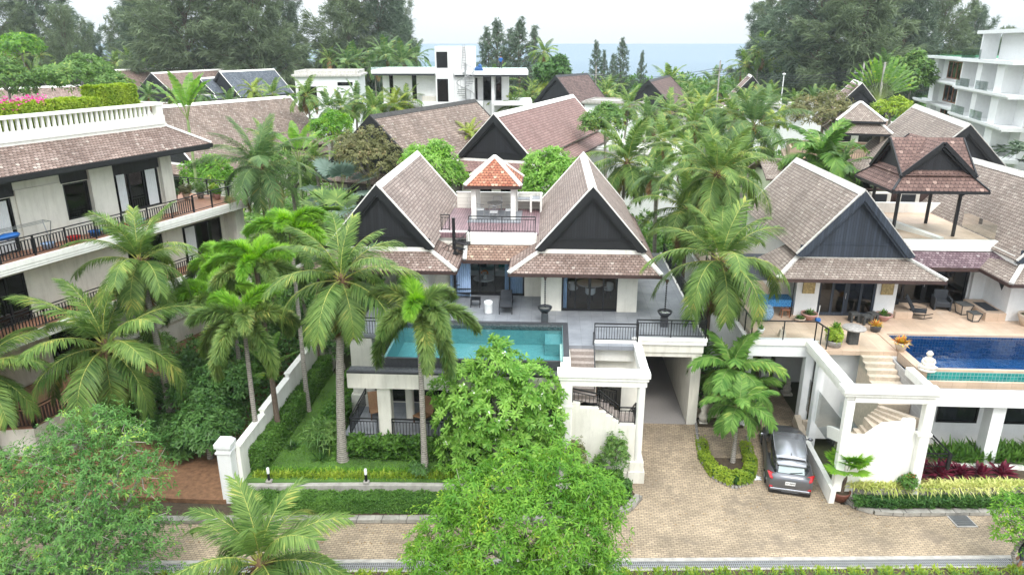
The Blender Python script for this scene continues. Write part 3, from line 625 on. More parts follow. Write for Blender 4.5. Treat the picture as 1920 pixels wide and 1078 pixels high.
def get_crown(kind, k):
    if (kind, k) in CROWNS: return CROWNS[kind, k]
    s = 11*k+5
    if kind == 'hi': me = coco_crown(s, 27, 4.0, 1.0, 115, wid=.045, mats=COCO)
    elif kind == 'hid': me = coco_crown(s, 24, 4.0, 1.0, 110, wid=.042, mats=COCOD)
    elif kind == 'hiu': me = coco_crown(s, 28, 3.9, 1.0, 115, wid=.045, mats=COCO, el0=88, el1=-72, droopk=1.12)
    elif kind == 'mid': me = coco_crown(s, 20, 4.0, .95, 38, wid=.11, mats=COCO)
    elif kind == 'midd': me = coco_crown(s, 20, 4.0, .95, 38, wid=.11, mats=COCOD)
    elif kind == 'midy': me = coco_crown(s, 18, 4.0, .9, 38, wid=.11, mats=COCOY, el0=80, el1=-10)
    elif kind == 'far': me = coco_crown(s, 17, 4.2, 1.0, 17, wid=.24, mats=COCOD if k % 2 else COCO, r0=.05)
    elif kind == 'fox': me = fox_crown(s, 13, mats=FOX, bright=2)
    elif kind == 'foxb': me = fox_crown(s, 12, mats=FOX, bright=7, el1=0)
    elif kind == 'fan': me = fan_crown(s, mats=[M['leaf_fox_bright'], M['rachis_green']])
    elif kind == 'fanb': me = fan_crown(s, 22, 1.5, 1.1, mats=[M['leaf_blue'], M['rachis_green']], segs=22, el1=-30)
    elif kind == 'fang': me = fan_crown(s, 22, 1.5, 1.0, mats=[M['leaf_coco'], M['rachis_green']], segs=22, el1=-30)
    elif kind == 'manila': me = coco_crown(s, 16, 2.2, .68, 62, el0=84, el1=-12, wid=.085, mats=[M['leaf_manila'], M['rachis_green']], droopk=1.25)
    CROWNS[kind, k] = me; return me
NUTS = {}
def palm(label, x, y, z0, zc, kind='hi', k=0, scale=1., rz=0., r=.16, lean=(0, 0), bark='bark_grey', nuts=None, name='coconut_palm', cat='palm tree', group=None, husk=True, shaft=0, tilt=None):
    # x, y: foot of the trunk; zc: height of the crown's heart; lean: how far the heart stands from the foot
    t = thing(name, label, cat, (x, y, z0), 0, group); H = zc-z0
    meshobj('trunk', trunk_mesh(H, r, r*.72, lean, 10 if r > .1 else 7, M[bark]), parent=t)
    c = meshobj('crown', get_crown(kind, k), (lean[0], lean[1], H), rz, t, scale)
    if tilt: c.rotation_euler = (tilt[0], tilt[1], rz)
    if husk:
        if 'h' not in NUTS: NUTS['h'] = husk_mesh(3)
        meshobj('crown_fibre', NUTS['h'], (lean[0], lean[1], H-.05), rz, t, scale)
    if nuts:
        if nuts not in NUTS: NUTS[nuts] = coconuts_mesh(len(nuts), 14, M[nuts])
        meshobj('coconuts', NUTS[nuts], (lean[0], lean[1], H-.05), rz, t)
    if shaft:
        b = MB().tube([(0,0,-shaft),(0,0,-shaft*.5),(0,0,0),(0,0,.25)], [r*.95, r*1.15, r*.7, r*.3], 10).build('crownshaft', M['crownshaft'], t, local=True); b.location = (lean[0], lean[1], H)
    return t
# ================================================================= THE SETTING
def struct(mb, name, mat): o = mb.build(name, mat); o['kind'] = 'structure'; return o
g = MB(); g.box(-700, 700, -60, 300, -3, -.95); struct(g, 'ground', M['ground'])
g = MB(); g.box(-900, 900, 245, 300.5, -1.2, -.85); struct(g, 'beach', M['sand'])
m, t, b = nodes('sea'); b.inputs['Base Color'].default_value = (.135, .19, .235, 1); b.inputs['Roughness'].default_value = .6; b.inputs['Specular IOR Level'].default_value = .12
tcn = N(t, 'TexCoord'); mpn = N(t, 'Mapping', Scale=(.02, .10, 1)); n1 = N(t, 'TexNoise', Scale=3, Detail=8, Roughness=.7); t.links.new(tcn.outputs['Object'], mpn.inputs[0]); t.links.new(mpn.outputs[0], n1.inputs[0])
bp = N(t, 'Bump', Strength=.35, Distance=.6); t.links.new(n1.outputs[0], bp.inputs['Height']); t.links.new(bp.outputs[0], b.inputs['Normal']); M['sea'] = m
g = MB(); g.poly([(-40000, 290, -1), (40000, 290, -1), (40000, 42000, -1), (-40000, 42000, -1)]); struct(g, 'sea', M['sea'])
# paved road and ramps: one sheet following gz()
g = MB(); ys = [-10, 20.9] + [21+.4*i for i in range(28)] + [33, 60]; xs = [-60, 60]
for a, b_ in zip(ys[:-1], ys[1:]): g.poly([(3.2, a, gz(a)), (12.4, a, gz(a)), (12.4, b_, gz(b_)), (3.2, b_, gz(b_))])
g.poly([(-60, -10, -.75), (3.2, -10, -.75), (3.2, 25.3, -.75), (-60, 25.3, -.75)]); g.poly([(12.4, -10, -.75), (60, -10, -.75), (60, 26.4, -.75), (12.4, 26.4, -.75)])
struct(g, 'road', M['paver'])
# soil of the neighbouring plot
g = MB(); g.prism([(-40, 24.9), (-13.2, 24.9), (-13.2, 60), (-40, 60)], -.9, -.42); struct(g, 'soil_plot', M['soil'])
g = MB(); g.prism([(7.3, 31.3), (9.5, 31.3), (9.5, 60), (7.3, 60)], -.9, .05); struct(g, 'planting_strip', M['soil_dark'])
g = MB(); g.prism([(-40, 2), (40, 2), (40, 24.1), (17.3, 22.66), (3, 21.72), (-14, 20.72), (-40, 19.2)], -.9, -.6); struct(g, 'verge', M['soil_dark'])
# ---- drain along the road
dr = [(-22, 20.65), (-13.3, 21.16), (-5.2, 21.66), (2.9, 22.13), (10, 22.58), (17.4, 23.06), (30, 23.9)]
dt = thing('drainage_channel', 'long steel grating drain with pale concrete edges along the near side of the brick road', 'drain', (3, 21.6, -.75))
gr = MB(); ed = MB(); bed = MB()
for (a, b_) in zip(dr[:-1], dr[1:]):
    dx, dy = b_[0]-a[0], b_[1]-a[1]; l = math.hypot(dx, dy); ux, uy = dx/l, dy/l; nx, ny = -uy, ux
    for s_, wd in ((.3, .09), (-.3, .12)):
        ed.prism([(a[0]+nx*(s_-wd), a[1]+ny*(s_-wd)), (b_[0]+nx*(s_-wd), b_[1]+ny*(s_-wd)), (b_[0]+nx*(s_+wd), b_[1]+ny*(s_+wd)), (a[0]+nx*(s_+wd), a[1]+ny*(s_+wd))], -.8, -.70)
    bed.prism([(a[0]-nx*.22, a[1]-ny*.22), (b_[0]-nx*.22, b_[1]-ny*.22), (b_[0]+nx*.22, b_[1]+ny*.22), (a[0]+nx*.22, a[1]+ny*.22)], -.9, -.742)
    k = int(l/.075)
    for i in range(k):
        c = (a[0]+ux*(i+.5)*.075, a[1]+uy*(i+.5)*.075); gr.bar((c[0]-nx*.2, c[1]-ny*.2, -.715), (c[0]+nx*.2, c[1]+ny*.2, -.715), .028, .02)
    for o_ in (-.2, -.07, .07, .2): gr.bar((a[0]+nx*o_, a[1]+ny*o_, -.722), (b_[0]+nx*o_, b_[1]+ny*o_, -.722), .03, .026)
gr.build('grating', M['grey_metal'], dt); ed.build('concrete_edge', M['concrete'], dt); bed.build('channel_bed', M['concrete_dark'], dt)
# ---- drain cover in the road at right
dc = thing('drain_cover', 'square galvanised drain grate set in the brick road beside the right kerb', 'drain cover', (16.84, 25.55, -.75), R(4))
g = MB()
for i in range(17): g.box(-.36+i*.045, -.345+i*.045, -.36, .36, .01, .04)
for i in range(6): g.box(-.36, .36, -.36+i*.141, -.345+i*.141, .012, .038)
g.build('grate', M['grey_metal'], dc, local=True)
g = MB(); g.box(-.42, .42, -.42, -.365, 0, .03); g.box(-.42, .42, .37, .42, 0, .03); g.box(-.42, -.365, -.365, .37, 0, .03); g.box(.37, .42, -.365, .37, 0, .03); g.build('frame', M['concrete'], dc, local=True)
g = MB(); g.box(-.36, .36, -.36, .36, -.02, .006); g.build('pit', M['stone_black'], dc, local=True)
# ---- kerbs
def kerb(name, pts, z, w_, h, mat, label):
    g = MB()
    for i, (a, b_) in enumerate(zip(pts[:-1], pts[1:])):
        dx, dy = b_[0]-a[0], b_[1]-a[1]; l = math.hypot(dx, dy); ux, uy = dx/l, dy/l; nx, ny = -uy*w_/2, ux*w_/2
        k = max(1, round(l/1.0))
        for j in range(k):
            p = (a[0]+dx*j/k+ux*.012, a[1]+dy*j/k+uy*.012); q = (a[0]+dx*(j+1)/k, a[1]+dy*(j+1)/k)
            g.prism([(p[0]-nx, p[1]-ny), (q[0]-nx, q[1]-ny), (q[0]+nx, q[1]+ny), (p[0]+nx, p[1]+ny)], z-.1, z+h+random.Random(i*9+j).uniform(-.008, .008))
    return solo(g, name, mat, label, 'kerb', (pts[0][0], pts[0][1], z))
kerb('kerb', [(-26, 23.2), (-13, 23.95), (-6.8, 24.3), (-1, 24.6), (1.5, 24.7), (2.6, 25.0), (3.5, 25.6), (4.0, 26.4)], -.75, .32, .17, M['kerb_stone'], 'long weathered stone kerb below the clipped hedge in front of the lawn')
kerb('kerb', [(12.75, 26.75), (12.95, 26.2), (13.5, 25.9), (14.6, 25.85), (19, 26.15), (30, 26.95)], -.75, .3, .17, M['kerb_stone'], 'weathered stone kerb curving round the bed of the right villa')
# ---- beds and lawn
g = MB(); g.prism([(-26, 23.3), (-13, 24.05), (-6.8, 24.4), (-1, 24.7), (1.5, 24.8), (2.55, 25.1), (3.4, 25.7), (3.85, 26.5), (3.5, 27.3), (-26, 27)], -.9, -.62); struct(g, 'planting_bed', M['soil_dark'])
g = MB(); g.prism([(-12.6, 25.45), (-7, 25.8), (.6, 26.1), (.6, 36), (-12.6, 36)], -.9, .12); struct(g, 'lawn', M['lawn'])
lw = MB(); lw.prism([(-12.6, 25.2), (-7, 25.55), (.5, 25.85), (1.4, 26.0), (1.4, 26.2), (.5, 26.1), (-7, 25.8), (-12.6, 25.45)], -.9, .06)
solo(lw, 'low_wall', M['concrete'], 'low weathered concrete wall holding the lawn above the clipped hedge', 'wall', (-6, 25.6, -.9))
g = MB(); g.prism([(12.7, 26.9), (13.0, 26.3), (13.6, 26.0), (14.6, 25.95), (19, 26.25), (30, 27.05), (30, 30.8), (15.5, 28.3), (15.5, 26.76), (12.7, 26.95)], -.9, -.60).prism([(13.3, 26.55), (15.5, 26.6), (15.5, 27.2), (19, 27.3), (30, 28.3), (30, 26.9), (19, 26.8)], -.9, 0) if False else g.prism([(12.7, 26.9), (13.0, 26.3), (13.6, 26.0), (14.6, 25.95), (19, 26.25), (30, 27.05), (30, 28.6), (15.5, 28.3), (15.5, 26.76)], -.9, -.60); struct(g, 'planting_bed', M['soil_dark'])
lw = MB(); lw.prism([(12.95, 26.76), (13.25, 26.5), (14.5, 26.45), (19, 26.75), (30, 27.5), (30, 27.65), (19, 26.9), (14.5, 26.6), (13.3, 26.65)], -.9, .05); struct(MB().prism([(13.3, 26.66), (14.5, 26.61), (19, 26.91), (30, 27.66), (30, 28.24), (15.6, 28.24), (15.6, 26.76)], -.9, -.02), 'raised_bed_soil', M['soil_dark'])
solo(lw, 'low_wall', M['stone_wall'], 'low grey stone wall behind the dark groundcover, under the striped plants of the right villa', 'wall', (19, 27, -.9))
# grass blades of the lawn: nobody could count them
rg = np.random.default_rng(4); n = 26000; A = Acc(); P = np.stack([rg.uniform(-12.6, .4, n), 25.8+rg.random(n)**1.3*8, np.full(n, .11)], 1)
D = nrm(randu(rg, n)*.6+[0, 0, 1.]); A.strips(P, D, nrm(np.cross(D, randu(rg, n))), rg.uniform(.05, .13, n), .022, .3, 0)
tag(meshobj('grass', A.mesh('grass', [M['grass_blade']])), 'short green grass of the lawn in front of the main villa', 'grass', kind='stuff')

# ================================================================= BUILDING HELPERS
def railing(parent, pts, h=.9, sp=.125, name='railing', mat=None, post=1.4, bal=True, th=.022, pw=.045, low=.1, two=True, glassy=None):
    g = MB(); gl = MB()
    for a, b_ in zip(pts[:-1], pts[1:]):
        l = math.dist(a, b_); k = max(1, round(l/post)); up = (0, 0, h)
        for i in range(k+1):
            p = lerp(a, b_, i/k); g.bar(add(p, (0,0,-.04)), add(p, (0,0,h+.02)), pw)
        g.bar(add(a, up), add(b_, up), .06, .045)
        if glassy:
            nrm_ = norm(cross(sub(b_, a), (0,0,1))); q = mul(nrm_, .006); gl.faces([add(add(a,(0,0,.05)), q), add(add(b_,(0,0,.05)), q), add(add(b_,(0,0,h-.03)), q), add(add(a,(0,0,h-.03)), q)], [(0,1,2,3)]); continue
        if two: g.bar(add(a, (0,0,h-.15)), add(b_, (0,0,h-.15)), .03)
        g.bar(add(a, (0,0,low)), add(b_, (0,0,low)), .03)
        if bal:
            k = max(1, round(l/sp))
            for i in range(k):
                p = lerp(a, b_, (i+.5)/k); g.bar(add(p, (0,0,low)), add(p, (0,0,h-(.15 if two else 0))), th)
    o = g.build(name, mat or M['metal_black'], parent)
    if glassy: gl.build('glass_panel', glassy, o)
    return o
def door(parent, x0, x1, y, z0, z1, nl=4, name='glass_door', gl='glass_pane', fr='metal_black', fw=.07, dep=.1, mid=True, handle=True, label=None):
    # framed glazing in a plane of constant y, seen from -y
    g = MB(); g.box(x0, x1, y-dep/2, y+dep/2, z1-fw, z1); g.box(x0, x1, y-dep/2, y+dep/2, z0, z0+fw*1.3); g.box(x0, x0+fw, y-dep/2+.002, y+dep/2-.002, z0+fw*1.3, z1-fw); g.box(x1-fw, x1, y-dep/2+.002, y+dep/2-.002, z0+fw*1.3, z1-fw)
    for i in range(1, nl):
        xc = x0+(x1-x0)*i/nl; w_ = fw*(1.0 if (mid and nl % 2 == 0 and i == nl//2) else .5); g.box(xc-w_, xc+w_, y-dep/2+.01, y+dep/2-.01, z0+fw*1.3, z1-fw)
    o = g.build(name, M[fr], parent); 
    if label: o['label'] = label
    for i in range(nl):
        a, b_ = x0+(x1-x0)*i/nl, x0+(x1-x0)*(i+1)/nl; MB().faces([(a+.02, y, z0+.05), (b_-.02, y, z0+.05), (b_-.02, y, z1-.04), (a+.02, y, z1-.04)], [(0,1,2,3)]).build('pane', M[gl], o)
    if handle:
        xc = (x0+x1)/2; MB().bar((xc-.05, y-.09, z0+.9), (xc-.05, y-.09, z0+1.2), .025).build('handle', M['grey_metal'], o)
    return o
def wall_y(g, x0, x1, y0, y1, z0, z1, holes=()):       # wall slab with rectangular openings (a,b,c,d) in x and z
    xs = sorted({x0, x1, *[v for h in holes for v in h[:2] if x0 < v < x1]}); zs = sorted({z0, z1, *[v for h in holes for v in h[2:] if z0 < v < z1]})
    for a, b_ in zip(xs[:-1], xs[1:]):
        run = None
        for c, d in zip(zs[:-1], zs[1:]):
            hole = any(h[0] <= (a+b_)/2 <= h[1] and h[2] <= (c+d)/2 <= h[3] for h in holes)
            if hole:
                if run: g.box(a, b_, y0, y1, run[0], run[1]); run = None
            else: run = (run[0], d) if run else (c, d)
        if run: g.box(a, b_, y0, y1, run[0], run[1])
def gable_roof(parent, xc, half, ya, yb, zr, ze, tile='tile_main', gable='siding_black', barge='black_wood', trim='trim', base=None, backtrim=True, th=.12, front=True, ridgew=.34, back=False, loc=False, bargew=.30, wall_in=.25, backbarge=False):
    # steep gable roof: ridge along y from ya (front) to yb; half span, ridge and eave heights
    kw = dict(local=loc)
    r = MB()
    for s in (-1, 1): r.slab([(xc, ya, zr), (xc+s*half, ya, ze), (xc+s*half, yb, ze), (xc, yb, zr)], th)
    ro = r.build('roof', M[tile], parent, **kw)
    t_ = MB(); sl = math.hypot(half, zr-ze); ux, uz = half/sl, (ze-zr)/sl; nx, nzv = -uz, ux
    for s in (-1, 1):                                     # white ridge band, set on the tiles
        a = (xc, ya-.02, zr+.06); q = (xc+s*ux*ridgew, ya-.02, zr+uz*ridgew+.045)
        t_.slab([a, q, (q[0], yb+.02, q[2]), (a[0], yb+.02, a[2])], .05)
        def rake(y0, y1, off): return [(xc+s*nx*off, y0, zr+nzv*off), (xc+s*half+s*nx*off, y0, ze+nzv*off), (xc+s*half+s*nx*off, y1, ze+nzv*off), (xc+s*nx*off, y1, zr+nzv*off)]
        t_.slab(rake(ya-.01, ya+.13, .05), .052)
        if backtrim: t_.slab(rake(yb-.14, yb+.01, .05), .052)
    t_.build('ridge_trim', M[trim], ro, **kw)
    for yy, on, bb in ((ya, front, True), (yb, back, backbarge)):
        if not on: continue
        sg = 1 if yy == ya else -1
        bg_ = MB()
        for s in (-1, 1):
            p = [(xc, zr-.02), (xc+s*half*1.015, ze-.05), (xc+s*half*.90, ze-.13), (xc, zr-bargew*1.55)]
            v = [(x, yy-sg*.07, z) for x, z in p]+[(x, yy+sg*.03, z) for x, z in p]; bg_.faces(v, [(0,1,2,3),(7,6,5,4),(0,4,5,1),(1,5,6,2),(2,6,7,3),(3,7,4,0)])
            p = [(xc, zr-bargew*1.5), (xc+s*half*.89, ze-.12), (xc+s*half*.84, ze-.10), (xc, zr-bargew*1.5-.16)]
            v = [(x, yy-sg*.0, z) for x, z in p]+[(x, yy+sg*.10, z) for x, z in p]; bg_.faces(v, [(0,1,2,3),(7,6,5,4),(0,4,5,1),(1,5,6,2),(2,6,7,3),(3,7,4,0)])
        bg_.build('bargeboard', M[barge], ro, **kw)
        yw = yy+sg*wall_in; bz = base if base is not None else ze-.2; hb = half*.93; k = (zr-.25-bz)
        gm = MB(); zz = bz+.62; xx = hb*(1-(zz-bz-.02)/k)
        gm.faces([(xc-hb, yw, bz), (xc+hb, yw, bz), (xc+hb*.98, yw, ze-.05), (xc, yw, zr-.22), (xc-hb*.98, yw, ze-.05)], [(0,1,2,3,4)])
        go = gm.build('gable_panel', M[gable], ro, **kw)
        MB().box(xc-xx, xc+xx, yw-.05 if sg > 0 else yw+.01, yw-.01 if sg > 0 else yw+.05, zz, zz+.07).box(xc-hb, xc+hb, yw-.03 if sg > 0 else yw+.01, yw-.01 if sg > 0 else yw+.03, bz, zz-.02).build('gable_rail', M[barge], go, **kw)
    return ro
def skirt(parent, x0, x1, y0, y1, zt, ov, ze, sides='FLR', yb_off=0, tile='tile_skirt', trim='trim', band=True, loc=False, hip=.2, fas=True):
    # low lean-to roof round a wall block; ov = overhang at (left, front, right)
    oL, oF, oR = ov; kw = dict(local=loc); s = MB(); t_ = MB(); f = MB()
    FL, FR = (x0-oL, y0-oF, ze), (x1+oR, y0-oF, ze); TL, TR = (x0, y0, zt), (x1, y0, zt)
    s.slab([FL, FR, TR, TL], .10)
    if 'L' in sides: s.slab([(x0-oL, y0-oF, ze), (x0, y0, zt), (x0, y1, zt), (x0-oL, y1, ze)], .10)
    if 'R' in sides: s.slab([(x1+oR, y0-oF, ze), (x1, y0, zt), (x1, y1, zt), (x1+oR, y1, ze)], .10)
    ro = s.build('skirt_roof', M[tile], parent, **kw)
    for a, b_ in ((TL, FL), (TR, FR)): t_.bar(add(a, (0,0,.03)), add(b_, (0,-.03,.045)), hip, .10)
    if band: t_.box(x0-.05, x1+.05, y0-.14, y0+.05, zt-.06, zt+.14)
    t_.build('hip_trim', M[trim], ro, **kw)
    if fas:
        f.box(x0-oL-.02, x1+oR+.02, y0-oF-.05, y0-oF+.0, ze-.17, ze-.015)
        if 'L' in sides: f.box(x0-oL-.05, x0-oL, y0-oF, y1, ze-.17, ze-.015)
        if 'R' in sides: f.box(x1+oR, x1+oR+.05, y0-oF, y1, ze-.17, ze-.015)
        f.box(x0-oL+.01, x1+oR-.01, y0-oF+.01, y0-.0, ze-.15, ze-.11)
        f.build('fascia', M['fascia'], ro, **kw)
    return ro

# ================================================================= MAIN VILLA
V = thing('villa', 'cream villa in the middle, with two black gables, a turquoise pool and a roof terrace', 'villa', (-2, 36, 0))
w_ = MB()
# lower level: garage, stair court, porch, retaining walls
w_.box(6.82, 7.28, 31.5, 46, -.1, 3.80)                                   # garage right wall
w_.box(4.0, 4.40, 31.0, 46, -.1, 3.8)                                     # garage left wall
w_.box(4.4, 6.82, 45.6, 46, -.1, 3.8)
w_.box(4.401, 6.819, 31.5, 31.9, 3.55, 3.80)
w_.box(4.15, 7.3, 31.42, 31.92, 3.80, 4.30); w_.box(6.84, 7.3, 31.92, 46, 3.8, 4.3)
wall_y(w_, 1.1, 4.0, 31.0, 31.25, -.1, 4.3, [(2.35, 3.55, -.1, 2.9)])    # back wall of the stair court
w_.box(-8, .6, 31.6, 31.8, .1, 3.0) if False else None
wall_y(w_, -9.2, .6, 31.6, 31.85, .1, 3.2, [(-8.6, -2.5, .78, 2.95)])
w_.box(.6, 1.05, 27.85, 31.0, -.7, 4.3)                                   # wall between pool and stair
w_.box(-9.35, -8.3, 31.2, 34.5, .0, 4.35); w_.box(-9.45, -8.2, 31.1, 34.6, .0, 1.35)
w_.box(-9.35, -9.1, 34.5, 46, 0, 4.3)
# porch columns
w_.bbox(-7.48, -6.88, 28.42, 28.95, .1, 3.22, .03); w_.bbox(-4.0, -3.5, 28.42, 28.95, .1, 3.22, .03); w_.bbox(-.6, -.1, 28.42, 28.95, .1, 3.22, .03)
w_.box(-8.7, .599, 28.2, 28.5, 3.2, 3.9)                                    # fascia beam
w_.cyl(-6.35, 30.0, .78, 3.2, .2, n=18)
w_.box(-9.1, .55, 28.25, 31.6, .1, .72)                                     # porch plinth
# right-wing walls, upper level
wall_y(w_, -.35, 4.53, 34.83, 35.05, 4.5, 7.62, [(.70, 3.53, 4.5, 7.05)])
w_.box(-.35, -.12, 35.05, 46, 4.5, 7.62); w_.box(4.3, 4.53, 35.05, 46, 4.5, 7.62); w_.box(-.12, 4.3, 45.8, 46, 4.5, 7.62)
# left wing
wall_y(w_, -10.9, -6.1, 34.83, 35.05, 4.5, 7.62, [(-10.2, -6.9, 4.5, 7.0)])
w_.box(-10.9, -10.7, 35.05, 46, 4.5, 7.62); w_.box(-6.3, -6.1, 35.05, 46, 4.5, 7.62)
# centre
wall_y(w_, -6.1, -.35, 37.0, 37.2, 4.5, 7.5, [(-5.3, -1.27, 4.5, 7.0)])
w_.box(-6.1, -.35, 43.3, 43.45, 4.5, 7.9)
w_.build('walls', M['plaster'], V)
# terrace parapet (white band) and rooftop wall
p = MB(); p.box(-4.35, -.62, 36.9, 37.12, 7.42, 8.02); p.box(-4.42, -.62, 36.84, 36.9, 7.42, 7.52); p.box(-6.1, -4.35, 37.3, 37.5, 6.4, 8.0); p.box(-4.35, -4.2, 37.12, 37.3, 7.4, 8.0)
p.build('parapet', M['plaster_clean'], V)
p = MB(); p.box(-5.62, -.45, 43.3, 43.42, 7.96, 8.9); p.build('screen_wall', M['lap_board'], V)
MB().box(-5.66, -.42, 43.27, 43.45, 8.9, 8.95).build('coping', M['plaster_clean'], V)
MB().box(-6.1, -.35, 37.12, 43.3, 7.7, 7.95).build('terrace_deck', M['deck_board'], V)
MB().box(-4.6, -1.6, 39.5, 42.6, 7.95, 7.99).build('terrace_paving', M['deck_grey'], V)
# stair court beams with stepped cornices
p = MB()
p.box(.58, 4.2, 27.45, 27.80, 3.92, 4.2); p.box(.52, 4.26, 27.39, 27.86, 4.2, 4.36); p.box(.46, 4.32, 27.33, 27.92, 4.36, 4.55)
p.box(4.0, 4.24, 27.80, 31.42, 3.95, 4.2); p.box(3.95, 4.3, 27.92, 31.36, 4.2, 4.552)
p.bbox(.62, 1.1, 27.42, 27.85, -.75, 3.92, .03); p.cyl(4.0, 27.62, .3, 3.92, .17, n=20)
p.box(.60, 1.12, 27.40, 27.87, 2.9, 3.0)
p.box(4.05, 7.4, 31.32, 31.42, 4.22, 4.5); p.box(4.02, 7.42, 31.28, 31.42, 4.42, 4.56); p.box(7.28, 7.42, 31.42, 46, 4.3, 4.56)
p.box(2.13, 4.0, 30.72, 30.98, 3.62, 4.56)
p.box(.72, 1.02, 27.95, 28.95, 4.3, 4.56)
p.build('court_beams', M['plaster_clean'], V)
# stepped front wall of the stair court
z_ = [(1.1, -.75), (3.84, -.75), (3.84, 2.1), (3.10, 2.1), (3.10, 2.3), (2.85, 2.3), (2.85, 2.5), (2.55, 2.5), (2.55, 2.68), (2.25, 2.68), (2.25, 2.86), (1.45, 2.86), (1.45, 3.08), (1.1, 3.08)]
fw = MB(); fw.faces([(x, 27.5, z) for x, z in z_]+[(x, 27.75, z) for x, z in z_], [tuple(range(len(z_))), tuple(range(2*len(z_)-1, len(z_)-1, -1))]+[(i, len(z_)+i, len(z_)+(i+1) % len(z_), (i+1) % len(z_)) for i in range(len(z_))])
fw.box(3.6, 4.32, 27.36, 31.0, -.9, -.1); fw.box(3.66, 4.26, 27.4, 31.0, -.1, .35); fw.box(1.1, 3.6, 27.44, 27.5, -.75, -.2)
fw.build('stair_wall', M['plaster'], V)
# outside stairs
st = MB()
for i in range(9): st.box(1.06, 2.12, 30.4-.29*(i+1), 30.4-.29*i, 1.5, 4.5-.165*(i+1)-.0)
st.box(1.06, 2.2, 27.75, 27.79+.0, 1.5, 3.0); st.box(1.06, 2.2, 27.75, 27.8, 1.5, 3.01)
for i in range(5): st.box(2.12+.0+.22*i, 2.12+.22*(i+1), 27.76, 28.9, 1.0, 2.86-.165*(i+1)+.04)
st.box(3.22, 4.0, 27.76, 28.8, 1.0, 2.04)
for i in range(10): st.box(3.1, 3.98, 28.8+.22*i, 28.8+.22*(i+1), -.2, 1.9-.19*i)
st.build('stairs', M['step_pebble'], V)
rl = railing(V, [(1.12, 27.62, 3.1), (2.25, 27.62, 2.86)], .62, .16, 'stair_railing'); railing(V, [(2.25, 27.62, 2.86), (3.12, 27.62, 2.16)], .78, .16, 'stair_railing'); railing(V, [(3.12, 27.62, 2.1), (3.8, 27.62, 2.1)], .78, .16, 'stair_railing')
railing(V, [(2.2, 28.0, 2.9), (3.1, 28.95, 2.2)], .8, .2, 'stair_railing'); railing(V, [(3.86, 28.0, 2.1), (3.92, 30.6, .3)], .8, .2, 'stair_railing')
hr = MB(); hr.bar((2.1, 30.55, 5.1), (2.1, 28.35, 3.95), .05, .05); hr.bar((2.1, 30.5, 4.5), (2.1, 30.5, 5.1), .04); hr.bar((2.1, 28.4, 3.3), (2.1, 28.4, 3.98), .04); hr.build('handrail', M['metal_black'], V)
# dark doorway under the deck in the stair court, garage head
MB().box(2.3, 3.6, 31.15, 31.22, 2.78, 2.9).box(2.35, 2.4, 31.02, 31.2, 0, 2.8).box(4.42, 6.8, 31.95, 32.03, 3.42, 3.55).build('shutter_box', M['brown_wood'], V)
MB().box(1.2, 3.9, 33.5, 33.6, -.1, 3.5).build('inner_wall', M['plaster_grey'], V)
MB().box(1.1, 4.0, 28.8, 33.5, -.15, -.05).build('court_floor', M['dark_stone'], V)
# upper deck slab
d = MB(); d.box(.98, 4.1, 30.4, 34.83, 4.3, 4.5); d.box(4.1, 7.28, 31.42, 46, 4.302, 4.502); d.box(-9.3, .98, 33.18, 34.83, 4.3, 4.5); d.box(-9.3, -7.3, 31.2, 33.18, 4.3, 4.5); d.box(-.35, 4.1, 34.83, 46, 4.3, 4.498); d.box(-6.1, -.35, 34.83, 43, 4.3, 4.5)
d.build('pool_deck', M['deck_grey'], V)
MB().box(4.4, 6.82, 31.5, 45.6, -.3, .012).build('garage_floor', M['pebble'], V)
MB().box(-9.1, .5, 28.25, 31.6, .722, .755).build('porch_floor', M['deck_grey'], V)
# roofs
rR = gable_roof(V, 2.1, 2.72, 34.55, 46.0, 11.0, 7.85, base=7.66)
rL = gable_roof(V, -8.45, 2.72, 34.55, 46.0, 11.0, 7.85, base=7.66)
skirt(V, -.42, 4.6, 34.83, 46, 7.66, (1.5, 1.4, .85), 6.93, 'FLR')
skirt(V, -10.95, -6.0, 34.83, 37.0, 7.66, (1.5, 1.4, 1.5), 6.98, 'FLR')
s = MB(); s.slab([(-4.35, 35.95, 6.82), (-1.0, 35.95, 6.82), (-.4, 36.95, 7.46), (-4.35, 36.95, 7.46)], .1); so_ = s.build('skirt_roof', M['tile_copper'], V)
MB().bar((-4.36, 35.9, 6.87), (-4.36, 36.95, 7.52), .2, .1).build('hip_trim', M['trim'], so_); MB().box(-4.48, -1.7, 35.88, 35.95, 6.64, 6.80).build('fascia', M['fascia'], so_)
# glazing
door(V, .70, 3.53, 34.93, 4.52, 7.05, 4, 'sliding_door'); door(V, -5.3, -1.27, 37.1, 4.52, 7.0, 5, 'sliding_door', mid=False); door(V, -10.2, -6.9, 34.94, 4.52, 7.0, 4, 'sliding_door')
door(V, -8.6, -2.5, 31.72, .78, 2.95, 6, 'sliding_door', 'glass_dark')
def curtain(parent, x0, x1, y, z0, z1, mat='curtain', amp=.035, per=.11):
    g = MB(); n = int((x1-x0)/per*6); v = []
    for i in range(n+1):
        x = x0+(x1-x0)*i/n; yy = y+amp*math.sin(2*PI*(x-x0)/per); v += [(x, yy, z0), (x, yy, z1)]
    g.faces(v, [(2*i, 2*i+2, 2*i+3, 2*i+1) for i in range(n)], 0, True); return g.build('curtain', M[mat], parent)
curtain(V, -5.25, -4.15, 37.02-.28, 4.55, 6.95); curtain(V, -2.35, -1.35, 37.3, 4.55, 6.95); curtain(V, .8, .98, 35.15, 4.55, 6.95); curtain(V, -8.55, -7.9, 31.95, .8, 2.9)
